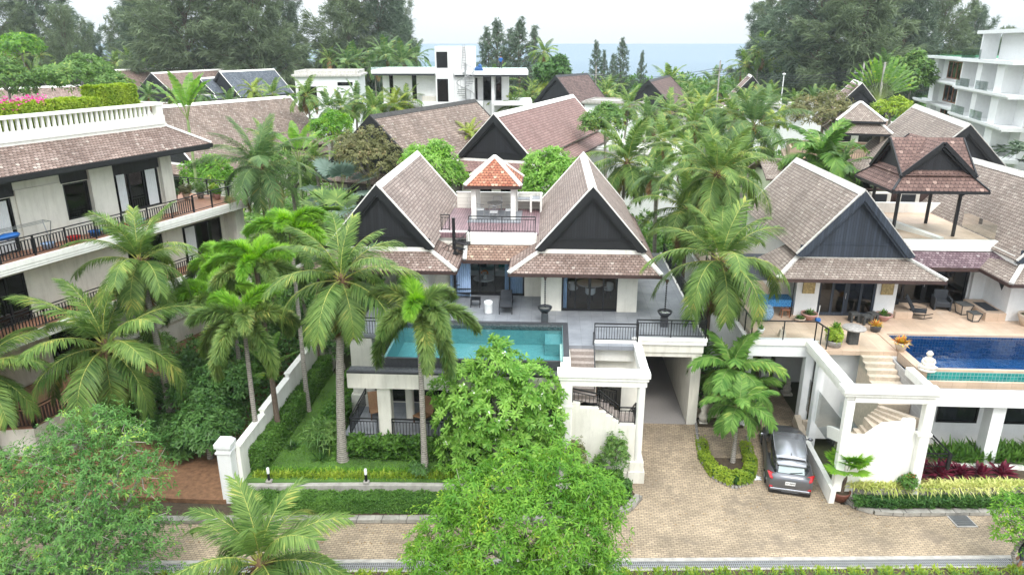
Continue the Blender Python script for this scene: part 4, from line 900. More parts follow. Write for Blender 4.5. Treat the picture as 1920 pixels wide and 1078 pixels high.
# rooms behind the glass
rm = MB(); rm.box(-.12, 4.3, 35.06, 42, 4.5, 4.52); rm.box(-6.1, -.35, 37.2, 42.5, 4.502, 4.52); rm.build('room_floor', M['room_floor'], V)
rm = MB(); rm.box(-.12, 4.3, 42, 42.1, 4.5, 7.6); rm.box(-6.1, -.35, 42.5, 42.6, 4.5, 7.4); rm.box(-.12, 4.3, 35.1, 42, 7.3, 7.4); rm.box(-6.1, -.35, 37.25, 42.5, 7.3, 7.4); rm.box(-9, 0, 34, 34.1, .8, 3.2); rm.build('room_walls', M['room_wall'], V)
# railings
railing(V, [(2.17, 30.82, 4.56), (4.12, 30.82, 4.56)], .86, .125); railing(V, [(4.15, 30.82, 4.56), (4.15, 31.4, 4.56)], .86, .15); railing(V, [(4.15, 31.4, 4.56), (7.32, 31.4, 4.56)], .86, .125, post=1.55); railing(V, [(7.34, 31.4, 4.56), (7.34, 45, 4.56)], .86, .14)
railing(V, [(-9.2, 31.3, 4.4), (-7.4, 31.3, 4.4)], .9, .13); railing(V, [(-9.22, 31.3, 4.4), (-9.22, 34.6, 4.4)], .9, .14)
railing(V, [(-4.22, 37.02, 8.02), (-.72, 37.02, 8.02)], .88, .15, post=1.75); railing(V, [(-5.75, 37.4, 8.0), (-5.3, 37.4, 8.0)], .88, .15)
railing(V, [(-8.75, 31.2, .76), (-8.75, 28.3, .76)], .9, .12); railing(V, [(-8.75, 28.3, .76), (-7.5, 28.3, .76)], .9, .14); railing(V, [(-6.85, 28.3, .76), (-4.0, 28.3, .76)], .9, .14); railing(V, [(-3.5, 28.3, .76), (-.6, 28.3, .76)], .9, .14)
# spiral stair to the terrace
ss = MB(); cx, cy_ = -4.98, 36.6; ss.cyl(cx, cy_, 4.5, 8.9, .085, n=12)
for i in range(15):
    a = R(-15-24*i); b_ = a-R(26); z = 7.55-i*.2; ss.prism([(cx+.05*math.cos(a), cy_+.05*math.sin(a)), (cx+.85*math.cos(a), cy_+.85*math.sin(a)), (cx+.85*math.cos(b_), cy_+.85*math.sin(b_)), (cx+.05*math.cos(b_), cy_+.05*math.sin(b_))], z, z+.04)
ss.box(cx-.05, cx+.85, cy_, 37.35, 7.5, 7.56)
so_ = ss.build('spiral_staircase', M['metal_black'], V)
hp = []; hb = MB()
for i in range(30):
    a = R(-5-12*i); z = 7.6-i*.1; q = (cx+.86*math.cos(a), cy_+.86*math.sin(a), z+.85); hp.append(q)
    if i % 2 == 0: hb.bar((q[0], q[1], z), q, .02)
hb.tube(hp, .022, 6); hb.build('spiral_railing', M['metal_black'], so_)
# kitchen counter of the terrace
k = MB(); k.box(-1.98, -1.88, 42.3, 43.3, 7.95, 8.95); k.box(-1.88, -1.15, 42.6, 43.3, 8.55, 8.63); k.box(-1.15, -1.03, 42.25, 43.3, 7.95, 8.72); k.box(-.55, -.43, 42.25, 43.3, 7.95, 8.95); k.box(-1.03, -.55, 42.25, 43.3, 8.62, 8.72)
ko = k.build('terrace_counter', M['plaster_clean'], V); MB().box(-1.88, -1.15, 42.6, 43.28, 8.632, 8.68).box(-1.03, -.55, 42.35, 43.28, 8.722, 8.76).build('worktop', M['deck_grey'], ko)
MB().tube([(-.8, 43.1, 8.76), (-.8, 43.1, 9.05), (-.8, 42.95, 9.08)], .012, 6).build('tap', M['grey_metal'], ko)
# pool
PO = thing('swimming_pool', 'turquoise tiled pool with a dark stone rim, on the grey deck of the main villa', 'swimming pool', (-3, 31, 3.9))
b_ = MB(); x0, x1, y0, y1 = -7.1, .72, 29.05, 32.92
b_.box(x0, x1, y0, y1, 3.35, 3.4); b_.box(x0-.1, x0, y0-.1, y1+.1, 3.0, 4.38); b_.box(x1, x1+.02, y0, y1, 3.35, 4.47); b_.box(x0, x1, y1, y1+.02, 3.35, 4.3); b_.box(-.1, x1, y0+2.6, y1, 3.4, 4.0)
b_.box(x0, x1, y0-.02, y0, 3.35, 4.34)
b_.build('basin', M['mosaic_teal'], PO); MB().box(x0, x1, y1-.012, y1, 4.18, 4.47).build('waterline_tiles', M['mosaic_stone'], PO)
c = MB(); c.box(x0-.2, 1.0, y1+.02, y1+.28, 4.3, 4.508); c.box(x1+.02, 1.0, 28.97, y1+.02, 4.3, 4.508); c.box(x0-.2, .6, 28.9, y0-.02, 3.2, 4.36); c.box(-8.7, .6, 28.2, 28.35, 3.9, 4.0); c.build('stone_rim', M['dark_stone'], PO)
MB().box(-8.7, .598, 28.35, 28.9, 3.5, 3.93).build('overflow_trough', M['mosaic_stone'], PO)
wm = MB(); nx_, ny_ = 60, 30; wm.poly([(x0, y0-.06, 4.37), (x1, y0-.06, 4.37), (x1, y1, 4.37), (x0, y1, 4.37)]); wm.build('water', M['water'], PO)
# gazebo on the terrace
GZ = thing('gazebo', 'small gazebo with a bright orange tiled pyramid roof on the rooftop terrace', 'gazebo', (-3.16, 41.4, 7.95))
gx, gy, hw = -3.16, 41.4, 1.58; ap = (gx, gy, 11.42); cs = [(gx-hw, gy-hw, 9.98), (gx+hw, gy-hw, 9.98), (gx+hw, gy+hw, 9.98), (gx-hw, gy+hw, 9.98)]
r_ = MB()
for i in range(4): r_.slab([cs[i], cs[(i+1) % 4], ap], .07)
ro = r_.build('roof', M['tile_gazebo'], GZ); t_ = MB()
for c in cs: t_.bar(add(ap, (0,0,.0)), add(c, (0,0,.04)), .19, .12)
t_.build('hip_trim', M['plaster_clean'], ro); f = MB(); f.box(gx-hw, gx+hw, gy-hw-.03, gy-hw+.02, 9.80, 9.95); f.box(gx-hw, gx+hw, gy+hw-.02, gy+hw+.03, 9.80, 9.95); f.box(gx-hw-.03, gx-hw+.02, gy-hw, gy+hw, 9.8, 9.95); f.box(gx+hw-.02, gx+hw+.03, gy-hw, gy+hw, 9.8, 9.95); f.box(gx-hw+.03, gx+hw-.03, gy-hw+.03, gy+hw-.03, 9.83, 9.87); f.build('fascia', M['fascia'], ro)
for ix in (-1, 1):
    for iy in (-1, 1): MB().bbox(gx+ix*1.12-.14, gx+ix*1.12+.14, gy+iy*1.15-.14, gy+iy*1.15+.14, 7.98, 9.86, .015).build('post', M['plaster_clean'], GZ)

# ================================================================= RIGHT VILLA
W = thing('villa', 'white villa at right, with a blue black gable, deep blue pool and beige terrace', 'villa', (18, 36, 0))
w_ = MB(); wall_y(w_, 12.4, 17.3, 34.83, 35.05, 4.5, 7.62, [(13.52, 16.3, 4.5, 7.05)])
w_.box(12.4, 12.6, 35.05, 45, 4.5, 7.62); w_.box(17.1, 17.3, 35.05, 45, 4.5, 7.62)
wall_y(w_, 17.3, 22.6, 36.95, 37.15, 4.5, 7.4, [(17.6, 21.9, 4.5, 7.2)])
w_.box(22.6, 22.85, 34.6, 37, 4.5, 7.4); w_.box(21.95, 22.6, 36.7, 36.95, 4.5, 7.4); wall_y(w_, 22.85, 28, 34.6, 34.85, 4.5, 7.6, [(23.4, 26, 5.3, 6.6)]); w_.box(22.85, 23.05, 34.85, 46, 4.5, 7.6)
w_.box(9.38, 9.62, 31.5, 48, -.2, 4.3); w_.box(9.38, 12.42, 31.42, 31.8, 3.72, 4.5)                       # left boundary and deck beam
w_.box(12.05, 12.45, 31.42, 31.85, -.75, 3.72); w_.box(11.4, 11.8, 35.5, 35.9, 0, 3.72); w_.box(12.4, 22, 36.5, 36.7, 0, 3.72)
w_.box(12.1, 12.42, 30.0, 30.35, -.3, 4.1); w_.box(15.05, 15.9, 30.4, 31, -.5, 4.3)
w_.box(15.35, 30, 28.3, 28.5, 2.95, 3.78); w_.box(15.9, 16.2, 28.5, 31, -.5, 2.95); w_.box(19.1, 19.65, 28.6, 29.2, -.4, 2.95); w_.box(17.2, 30, 30.6, 30.8, -.4, 2.95); w_.box(23, 23.5, 28.6, 29.2, -.4, 2.95)
w_.box(12.45, 15.9, 31.0, 31.2, -.3, 4.3)
w_.build('walls', M['white'], W)
c = MB(); c.box(12.0, 12.3, 26.55, 31.42, 4.05, 4.3); c.box(11.92, 12.38, 26.46, 31.34, 4.3, 4.55); c.box(12.3, 15.4, 26.5, 26.8, 3.95, 4.25); c.box(11.86, 15.5, 26.42, 26.88, 4.25, 4.4); c.box(11.78, 15.58, 26.34, 26.96, 4.4, 4.56)
c.box(15.18, 15.5, 26.96, 28.7, 4.2, 4.54); c.bbox(12.02, 12.36, 26.52, 26.84, -.2, 4.0, .03); c.bbox(15.1, 15.5, 26.5, 26.84, -.75, 3.95, .03); c.box(15.0, 15.55, 26.46, 26.88, 2.5, 2.62)
c.box(9.3, 12.5, 31.34, 31.42, 4.3, 4.55)
zz = [(12.37, -.75), (15.4, -.75), (15.4, 2.62), (15.0, 2.62), (14.95, 3.1), (14.5, 3.1), (14.45, 2.95), (13.7, 2.85), (13.25, 2.45), (13.1, 2.3), (12.37, 2.3)]
c.faces([(x, 26.77, z) for x, z in zz]+[(x, 26.95, z) for x, z in zz], [tuple(range(len(zz))), tuple(range(2*len(zz)-1, len(zz)-1, -1))]+[(i, len(zz)+i, len(zz)+(i+1) % len(zz), (i+1) % len(zz)) for i in range(len(zz))])
c.slab([(11.9, 31, .35), (12.12, 31, .35), (12.12, 26.4, -.05), (11.9, 26.4, -.05)], 1.0)
c.slab([(12.12, 28.3, 1.9), (12.32, 28.3, 1.9), (12.32, 26.7, 2.5), (12.12, 26.7, 2.5)], .5)
c.build('stair_court', M['plaster_clean'], W)
st = MB()
for i in range(8): st.box(14.0, 15.3, 30.4-.3*(i+1), 30.4-.3*i, 1.2, 4.5-.17*(i+1))
for i in range(5): st.prism([(14.1, 28.0), (15.2-.35*i, 26.97), (15.2-.35*(i+1), 26.97), (13.9-.12*i, 27.9)], 1.2, 3.08-.13*i)
for i in range(4): st.box(13.05+.0+.24*(3-i), 13.05+.24*(4-i), 26.96, 27.9, 1.2, 2.55-.16*i-.04)
st.box(12.38, 13.05, 26.96, 27.9, 1.0, 1.86)
st.build('stairs', M['sandstone'], W)
MB().box(15.32, 15.36, 26.97, 30.4, 2.2, 4.25).build('tiled_wall', M['grey_tile_wall'], W)
MB().box(12.1, 12.4, 30.8, 31.0, .3, .7).slab([(11.85, 31.4, .72), (12.14, 31.4, .72), (12.14, 30.2, .30), (11.85, 30.2, .3)], .5).build('brown_plinth', M['sandstone'], W)
d = MB(); d.box(9.62, 12.42, 31.8, 48, 4.3, 4.502); d.box(12.42, 15.7, 30.4, 48, 4.3, 4.5); d.box(15.7, 30, 32.7, 48, 4.3, 4.5); d.build('pool_deck', M['deck_beige'], W)
MB().box(16.6, 30, 28.5, 30.6, -.5, -.2).build('lower_porch_floor', M['sandstone'], W)
gable_roof(W, 14.85, 2.78, 34.45, 44.6, 10.95, 7.8, 'tile_right', 'siding_blue', 'siding_blue', trim='trim_dirty', base=7.62)
skirt(W, 12.3, 17.4, 34.83, 37, 7.62, (1.35, 1.4, 1.4), 6.88, 'FLR', tile='tile_right', trim='trim_dirty')
gable_roof(W, 25.4, 2.9, 34.45, 46, 10.95, 7.6, 'tile_right', 'siding_blue', 'siding_blue', trim='trim_dirty', base=7.5)
skirt(W, 22.9, 28, 34.6, 37, 7.5, (1.3, 1.4, 1.4), 6.85, 'FL', tile='tile_right', trim='trim_dirty')
s = MB(); s.slab([(17.2, 35.8, 6.85), (22.0, 35.8, 6.85), (22.6, 36.85, 7.5), (17.2, 36.85, 7.5)], .1).slab([(22.0, 35.8, 6.86), (22.0, 33.4, 6.9), (22.9, 34.6, 7.5), (22.6, 36.85, 7.51)], .1); s.build('skirt_roof', M['tile_purple'], W)
MB().box(17.2, 22, 35.73, 35.8, 6.65, 6.83).box(21.93, 22.0, 33.4, 35.75, 6.66, 6.84).build('fascia', M['fascia'], W)
p = MB(); p.box(17.25, 23.0, 36.75, 37.05, 7.46, 7.98); p.box(17.2, 23.0, 36.68, 36.75, 7.46, 7.6); p.box(22.6, 22.85, 34.9, 36.75, 7.4, 7.75); p.box(17.3, 23.5, 43.6, 43.8, 7.9, 8.5); p.slab([(17.6, 42.6, 8.45), (17.9, 42.9, 8.45), (20.4, 37.3, 8.02), (20.1, 37.1, 8.02)], .4); p.build('parapet', M['plaster_clean'], W)
MB().box(17.3, 23.4, 37.05, 43.6, 7.6, 7.9).build('terrace_deck', M['deck_beige'], W)
door(W, 13.52, 16.3, 34.93, 4.52, 7.05, 4, 'glass_door', 'glass_dark', 'siding_blue', .12, mid=True); door(W, 17.6, 21.9, 37.05, 4.52, 7.2, 4, 'glass_door', 'glass_dark', fw=.12)
door(W, 23.4, 26, 34.72, 5.3, 6.6, 2, 'window', 'glass_pane', 'red_wood', handle=False); door(W, 16.9, 18.7, 30.7, 1.15, 2.2, 1, 'window', 'glass_dark', handle=False) if False else None
door(W, 17.95, 19.75, 30.55, 1.0, 2.1, 1, 'window', 'glass_dark', handle=False); door(W, 20.6, 22.4, 30.55, 1.0, 2.1, 1, 'window', 'glass_dark', handle=False)
MB().box(12.6, 17.1, 39, 39.1, 4.5, 7.5).box(17.4, 22.6, 40, 40.1, 4.5, 7.4).build('inner_wall', M['room_wall'], W)
g = MB(); tri = [(22.83, 35.0, 6.75), (22.83, 36.3, 6.75), (22.83, 35.3, 5.85)]; g.slab([(22.59, p_[1], p_[2]) for p_ in tri], .02); g.build('triangular_window', M['glass_dark'], W)
railing(W, [(9.42, 31.42, 4.56), (12.3, 31.42, 4.56)], .92, name='glass_railing', glassy=M['glass_clear']); railing(W, [(12.3, 31.42, 4.56), (12.5, 30.5, 4.56)], .92, name='glass_railing', post=.5, glassy=M['glass_clear']); railing(W, [(9.42, 31.42, 4.56), (9.42, 42, 4.56)], .92, name='glass_railing', post=1.2, glassy=M['glass_clear'])
g = MB()
def pane(g, a, b_, z0, z1): g.faces([(a[0], a[1], z0), (b_[0], b_[1], z0), (b_[0], b_[1], z1), (a[0], a[1], z1)], [(0,1,2,3)])
pane(g, (13.95, 30.5), (13.95, 28.6), 3.9, 5.3); pane(g, (17.5, 36.9), (22.7, 36.9), 8.0, 8.8); pane(g, (22.7, 36.9), (22.7, 40), 8.0, 8.8); pane(g, (12.2, 26.6), (12.2, 31), 1.2, 2.8); pane(g, (12.4, 28.0), (13.9, 28.0), 1.9, 3.2)
for fc in g.f: MB().faces([g.v[i] for i in fc], [(0,1,2,3)]).build('glass_screen', M['glass_clear'], W)
railing(W, [(16.9, 27.3, .6), (16.9, 29.2, .6)], .7, name='porch_railing', bal=False, pw=.1); railing(W, [(15.6, 27.4, .5), (17.0, 27.4, .5)], .7, name='porch_railing', bal=False, pw=.1)
for i, x in enumerate((12.98, 16.8)):
    g = MB().bbox(x-.3, x+.3, 34.74, 34.83, 5.7, 6.75, .02); g.build('wall_relief', M['brass'], W)
PB = thing('swimming_pool', 'deep blue tiled pool with a beige stone rim, on the terrace of the right villa', 'swimming pool', (20, 30.5, 3.9))
b_ = MB(); b_.box(16.05, 31, 28.85, 32.5, 3.3, 3.35); b_.box(16.0, 16.05, 28.8, 32.5, 3.3, 4.44); b_.box(16.0, 31, 32.48, 32.5, 3.3, 4.44); b_.box(16.05, 31, 28.8, 28.85, 3.3, 4.35); b_.build('basin', M['mosaic_blue'], PB)
MB().box(15.9, 31, 28.3, 28.42, 3.8, 4.1).build('outer_rim', M['deck_beige'], PB)
MB().box(15.9, 31, 28.42, 28.8, 3.6, 3.85).box(15.92, 31, 28.70, 28.798, 3.85, 4.36).build('overflow_tiles', M['mosaic_green'], PB)
c = MB(); c.box(15.62, 16.0, 28.5, 32.52, 4.1, 4.53); c.box(15.62, 31, 32.52, 32.9, 4.2, 4.53); c.box(16.0, 31, 28.72, 28.88, 4.36, 4.46); c.build('stone_rim', M['deck_beige'], PB)
wm = MB(); wm.poly([(16.0, 28.86, 4.41), (31, 28.86, 4.41), (31, 32.49, 4.41), (16.0, 32.49, 4.41)]); wm.build('water', M['water_blue'], PB)
# dark open pavilion with crossed gables on the right villa's terrace
S = thing('pavilion', 'dark open pavilion with crossed gables and flared red brown roof, on the right villa', 'pavilion', (18.9, 38.2, 7.9))
sx, sy, sh = 19.65, 39.35, 2.38; ze, zm, zt = 10.48, 11.12, 12.85; hi_ = 1.72
lo = [(sx-sh, sy-sh, ze), (sx+sh, sy-sh, ze), (sx+sh, sy+sh, ze), (sx-sh, sy+sh, ze)]; up_ = [(sx-hi_, sy-hi_, zm), (sx+hi_, sy-hi_, zm), (sx+hi_, sy+hi_, zm), (sx-hi_, sy+hi_, zm)]
r_ = MB()
for i in range(4): r_.slab([lo[i], lo[(i+1) % 4], up_[(i+1) % 4], up_[i]], .08)
hg = hi_+.12
for s in (-1, 1):
    r_.slab([(sx, sy-hg, zt), (sx+s*hg, sy-hg, zm+.05), (sx+s*hg, sy+hg, zm+.05), (sx, sy+hg, zt)], .08)
    r_.slab([(sx-hg, sy, zt+.003), (sx-hg, sy+s*hg, zm+.053), (sx+hg, sy+s*hg, zm+.053), (sx+hg, sy, zt+.003)], .08)
ro = r_.build('roof', M['tile_sala'], S); f = MB()
for i in range(4): f.bar(add(lo[i], (0,0,-.08)), add(lo[(i+1) % 4], (0,0,-.08)), .07, .14); f.bar(add(lo[i], (0,0,.03)), add(up_[i], (0,0,.03)), .12, .05)
f.build('fascia', M['black_wood'], ro); bgd = MB(); gp = MB()
for ax in (0, 1):
    for sg in (-1, 1):
        def q(u, z, o): return (sx+u, sy+sg*(hg+o), z) if ax == 0 else (sx+sg*(hg+o), sy+u, z)
        gp.poly([q(-hg+.1, zm, -.25), q(hg-.1, zm, -.25), q(0, zt-.15, -.25)])
        for s in (-1, 1): bgd.bar(q(0, zt-.07, .02), q(s*(hg+.05), zm-.02, .02), .07, .2); bgd.bar(q(0, zt-.3, -.08), q(s*(hg-.15), zm-.0, -.08), .06, .12)
bgd.build('bargeboard', M['black_wood'], ro); gp.build('gable_panel', M['siding_black'], ro)
for px_, py_ in ((-1.55, -1.35), (1.55, -1.35), (-1.55, 1.55), (1.55, 1.55)):
    p = MB(); p.bbox(sx+px_-.07, sx+px_+.07, sy+py_-.07, sy+py_+.07, 7.9, 10.5, .01); po = p.build('post', M['black_wood'], S)
    k = MB(); k.bar((sx+px_, sy+py_, 10.0), (sx+px_*1.22, sy+py_*1.22, 10.42), .07); k.build('bracket', M['black_wood'], po)

# ================================================================= HOUSES FURTHER OFF
def house(label, a, b, z, half, drop, tile='tile_back', gable='siding_far', trim='trim', ext=(0, 0), skirtz=True, wall='plaster', cat='house', bt=True, L=None, base=None, barge='black_wood', front_skirt=True, group=None):
    A = atz(a[0], a[1], z); B = atz(b[0], b[1], z); hd = math.atan2(B[0]-A[0], B[1]-A[1]); Ln = L or math.hypot(B[0]-A[0], B[1]-A[1])
    t = thing('gabled_house', label, cat, (A[0], A[1], -.9), -hd, group); zr = z+.9; zev = zr-drop
    gable_roof(t, 0, half, -ext[0], Ln+ext[1], zr, zev, tile, gable, barge, trim, base=zev-.25, loc=True, back=True, backtrim=bt, ridgew=.42, bargew=.4)
    w_ = MB(); w_.box(-half*.9, half*.9, .25-ext[0], Ln-.25+ext[1], 0, zev-.1); w_.build('walls', M[wall], t, local=True)
    if front_skirt: skirt(t, -half*.92, half*.92, .25-ext[0], Ln+ext[1]-.3, zev-.25, (1.3, 1.3, 1.3), zev-.95, 'FLR', tile=tile if tile != 'tile_rose' else 'tile_rose', trim=trim, loc=True)
    for i in range(2): MB().box(-half*.6+i*half*.75, -half*.6+i*half*.75+half*.5, .19-ext[0], .24-ext[0], zev-3.4, zev-1.3).build('window', M['glass_dark'], t, local=True)
    return t
house('large house with a rose red roof and black front gable, behind the rooftop gazebo', (925.6, 214), (1074, 178), 12.3, 3.25, 3.45, 'tile_rose')
house('house with an old brown roof and blackened ridge, left of the rose red roof', (693, 217), (890, 187), 12.4, 4.4, 4.0, 'tile_old', trim='moss_black')
house('house with a broad brown roof and white ridge, beyond the left apartment block', (400, 191), (543, 180), 11.5, 6.2, 5.2, 'tile_old', ext=(8, 0))
house('far house with a long low brown roof, leftmost of the roofs under the casuarinas', (215, 131), (345, 127), 12, 6, 5, 'tile_back', L=24)
house('far house with a brown roof, between the leftmost far roof and the slate roofs', (283, 137), (446, 128), 12, 6, 5.5, 'tile_back', L=26)
house('far house with the larger of the two dark slate blue roofs', (410, 134), (502, 130), 12.2, 5, 5, 'tile_slate', L=16)
house('low annexe with a slate blue roof and white edges, smaller of the two slate roofs', (372, 147), (410, 144), 11, 3, 3, 'tile_slate', L=8)
house('house with a plain chocolate brown roof and black gable beside the dark round tree', (1041, 142), (1101, 137.6), 12.7, 3.9, 4.2, 'tile_brown', trim='black_wood')
house('small far house with a brown roof and black gable, nearest the sea among the palms', (1216, 151), (1255, 141), 12.2, 4.0, 3.9, 'tile_brown', trim='black_wood')
house('house whose narrow dark gable with white edges faces the camera, among the palms', (1411, 143), (1402, 138), 12.2, 4.0, 4.6, 'tile_back', L=9)
house('house with a brown roof and black gable in front of the travellers palm', (1617, 156), (1591, 146), 13, 3.4, 3.9, 'tile_back', L=9)
house('house with a broad brown roof between the dark pavilion and the white hotel', (1820, 234), (1705, 192), 12.3, 4.0, 4.2, 'tile_right', trim='trim_dirty', L=18)
house('low brown roof far left behind the flowering rooftop hedge of the apartment block', (-80, 168), (68, 163), 11.2, 5, 3.5, 'tile_back', L=16)
def flat_house(label, px, z, w_, d, h, rz=0, mat='white', roofm='concrete', par=.35, wins=()):
    p = atz(px[0], px[1], z); t = thing('flat_roofed_house', label, 'house', (p[0], p[1], z-h), rz)
    g = MB(); g.box(-w_/2, w_/2, 0, d, 0, h-.3); g.build('walls', M[mat], t, local=True)
    g = MB(); g.box(-w_/2-.4, w_/2+.4, -.4, d+.4, h-.3, h); g.box(-w_/2, w_/2, 0, .2, h, h+par); g.box(-w_/2, w_/2, d-.2, d, h, h+par); g.box(-w_/2, -w_/2+.2, .2, d-.2, h, h+par); g.box(w_/2-.2, w_/2, .2, d-.2, h, h+par); g.build('roof', M[roofm], t, local=True)
    for x, zz, ww, hh in wins: MB().box(x, x+ww, -.04, .0, zz, zz+hh).build('window', M['glass_dark'], t, local=True)
    return t
flat_house('white flat roofed villa with a stained roof parapet, left of the modern house', (612, 140), 13.2, 9.2, 9, 13, R(8), 'white', 'trim_dirty', .5, ((-4.2, 9.3, 2.6, 2), (1.5, 11.4, 2.2, .5), (-4, 4.5, 2.5, 2.2)))
flat_house('low pale building with a long thin grey roof, at the left edge beneath the casuarinas', (60, 107), 14, 22, 10, 12, R(-4), 'plaster', 'grey_metal', .1, ((-8, 8, 4, 2.4), (1, 8, 4, 2.4)))
flat_house('white low flat roof with air conditioning units right of the rose red roofed house', (1185, 282), 7.6, 9, 7, 8.4, R(-16), 'white', 'plaster_clean', .2)
flat_house('pale flat roof just right of the chocolate brown roof', (1150, 192), 9, 9, 7, 9.5, R(-16), 'white', 'concrete', .2)
flat_house('low grey white flat roof among the palms, below the grey edged gable house', (1480, 198), 9, 12, 7, 9.5, R(-6), 'white', 'trim_dirty', .2)
flat_house('long low white building with a dull roof behind the dark pavilion', (1590, 300), 7.6, 10, 6, 8.2, R(-14), 'plaster', 'deck_beige', .9, ((-3, 4.5, 2.5, 2),))
# two-tier hipped pavilion on that building
t = thing('pavilion', 'small pavilion with a two tier brown hipped roof and white hips, behind the dark pavilion', 'pavilion', (*atz(1604, 300, 7.6)[:2], 7.6), R(-14))
def hip(parent, hw, z0, z1, top, tile, trim, yo=0):
    r_ = MB(); t_ = MB(); a = [(-hw, yo-hw, z0), (hw, yo-hw, z0), (hw, yo+hw, z0), (-hw, yo+hw, z0)]; b = [(-top, yo-top, z1), (top, yo-top, z1), (top, yo+top, z1), (-top, yo+top, z1)]
    for i in range(4): r_.slab([a[i], a[(i+1) % 4], b[(i+1) % 4], b[i]], .08); t_.bar(add(a[i], (0,0,.04)), add(b[i], (0,0,.04)), .22, .1)
    o = r_.build('roof', M[tile], parent, local=True); [MB().bar(add(a[i], (0,0,.04)), add(b[i], (0,0,.04)), .22, .1).build('hip_trim', M[trim], o, local=True) for i in range(4)]; f = MB(); f.box(-hw-.02, hw+.02, yo-hw-.05, yo-hw, z0-.2, z0-.02); f.box(-hw-.05, -hw, yo-hw, yo+hw, z0-.2, z0-.02); f.build('fascia', M['black_wood'], o, local=True)
hip(t, 2.6, 2.4, 3.15, 1.7, 'tile_right', 'trim', 2); hip(t, 2.0, 3.4, 4.9, .05, 'tile_right', 'trim', 2)
for i in (-1, 1):
    for j in (0, 4): MB().bbox(i*1.9-.15, i*1.9+.15, j-.15+.1, j+.15-.1, 0, 2.5, .02).build('post', M['pot_beige'], t, local=True)
railing(t, [(t.location.x-5, t.location.y-.6, 7.6), (t.location.x+3.5, t.location.y-1.3, 7.6)], .9, .2)

# ---- modern white house with a stair tower
p = aty(850, 130, 88); t = thing('modern_house', 'modern white house with a square stair tower, spiral stair and glass railed flat roof', 'house', (p[0], 88, 0), R(3)); mw = 88/1354*1.055
def mx_(x): return (x-850)*mw
w_ = MB(); wall_y(w_, mx_(728), mx_(820), 0, .3, 8, 14.2, [(mx_(739), mx_(746), 11.7, 14), (mx_(778), mx_(786), 11.2, 14)]); w_.box(mx_(728), mx_(820), .3, 9, 8, 14.2); w_.box(mx_(852), mx_(945), 1.5, 9, 8, 14.0); w_.box(mx_(770), mx_(900), -.6, 8.5, 4, 11.0)
wall_y(w_, mx_(821), mx_(851), -1.2, -.9, 8, 17.2, [(mx_(823), mx_(842), 11, 13.6), (mx_(823), mx_(842), 14.8, 16.6)]); w_.box(mx_(843), mx_(886), -.9, 4, 11, 17.2); w_.box(mx_(821), mx_(843), -.6, 4, 8, 17.2)
w_.box(mx_(915), mx_(920), 0, .4, 8, 14); w_.build('walls', M['white'], t, local=True)
r_ = MB(); r_.box(mx_(713), mx_(821), -1.6, 9.5, 14.2, 14.6); r_.box(mx_(852), mx_(978), -1.3, 9.5, 14.05, 14.5); r_.box(mx_(850), mx_(890), -1.2, 0, 10.8, 11.1); r_.box(mx_(920), mx_(985), -1.2, 6, 10.6, 11.0); r_.box(mx_(728), mx_(820), -1, 0, 10.4, 10.8); r_.build('roof', M['white'], t, local=True)
MB().box(mx_(715), mx_(820), -1.55, -1.45, 13.98, 14.2).box(mx_(854), mx_(976), -1.25, -1.2, 13.85, 14.05).build('fascia', M['sling'], t, local=True)
for a, b_, c, d, y in ((739, 746, 11.7, 14, .2), (778, 786, 11.2, 14, .2), (823, 842, 11, 13.6, -1), (823, 842, 14.8, 16.6, -1), (900, 914, 11, 13.9, 1.4), (922, 932, 11, 13.9, 1.4), (860, 872, 11.1, 13.6, 1.4), (874, 890, 11.1, 13.6, 1.4)):
    fo = MB().box(mx_(a), mx_(a)+.1, y-.06, y+.05, c, d).box(mx_(b_)-.1, mx_(b_), y-.06, y+.05, c, d).box(mx_(a)+.1, mx_(b_)-.1, y-.06, y+.05, d-.1, d).box(mx_(a)+.1, mx_(b_)-.1, y-.06, y+.05, c, c+.1).build('window', M['metal_black'], t, local=True); MB().box(mx_(a)+.1, mx_(b_)-.1, y, y+.02, c+.1, d-.1).build('pane', M['glass_dark'], fo, local=True)
for q_ in ((mx_(713), mx_(821), -1.5, -1.47, 14.6, 15.5), (mx_(886), mx_(978), -1.2, -1.17, 14.5, 15.4), (mx_(713), mx_(713)+.03, -1.4, 9, 14.6, 15.5)): MB().box(*q_).build('glass_railing', M['glass_clear'], t, local=True)
ss = MB(); ss.cyl(mx_(872), -2, 10.5, 15.4, .08, n=8)
for i in range(16): a = R(30*i); ss.prism([(mx_(872), -2), (mx_(872)+1.0*math.cos(a), -2+1.0*math.sin(a)), (mx_(872)+1.0*math.cos(a+.5), -2+1.0*math.sin(a+.5))], 10.8+i*.23, 10.88+i*.23)
hp = [(mx_(872)+math.cos(R(15*i)), -2+math.sin(R(15*i)), 11.8+i*.115) for i in range(32)]; ss.tube(hp, .035, 5)
for i in range(0, 32, 2): ss.bar((hp[i][0], hp[i][1], hp[i][2]-.9), hp[i], .03)
ss.build('spiral_staircase', M['grey_metal'], t, local=True)
for i, x in enumerate((802, 814)): MB().bbox(mx_(x)-.45, mx_(x)+.45, -.5, -.1, 10.82, 11.6, .03).build('air_conditioner', M['plaster_grey'], t, local=True)
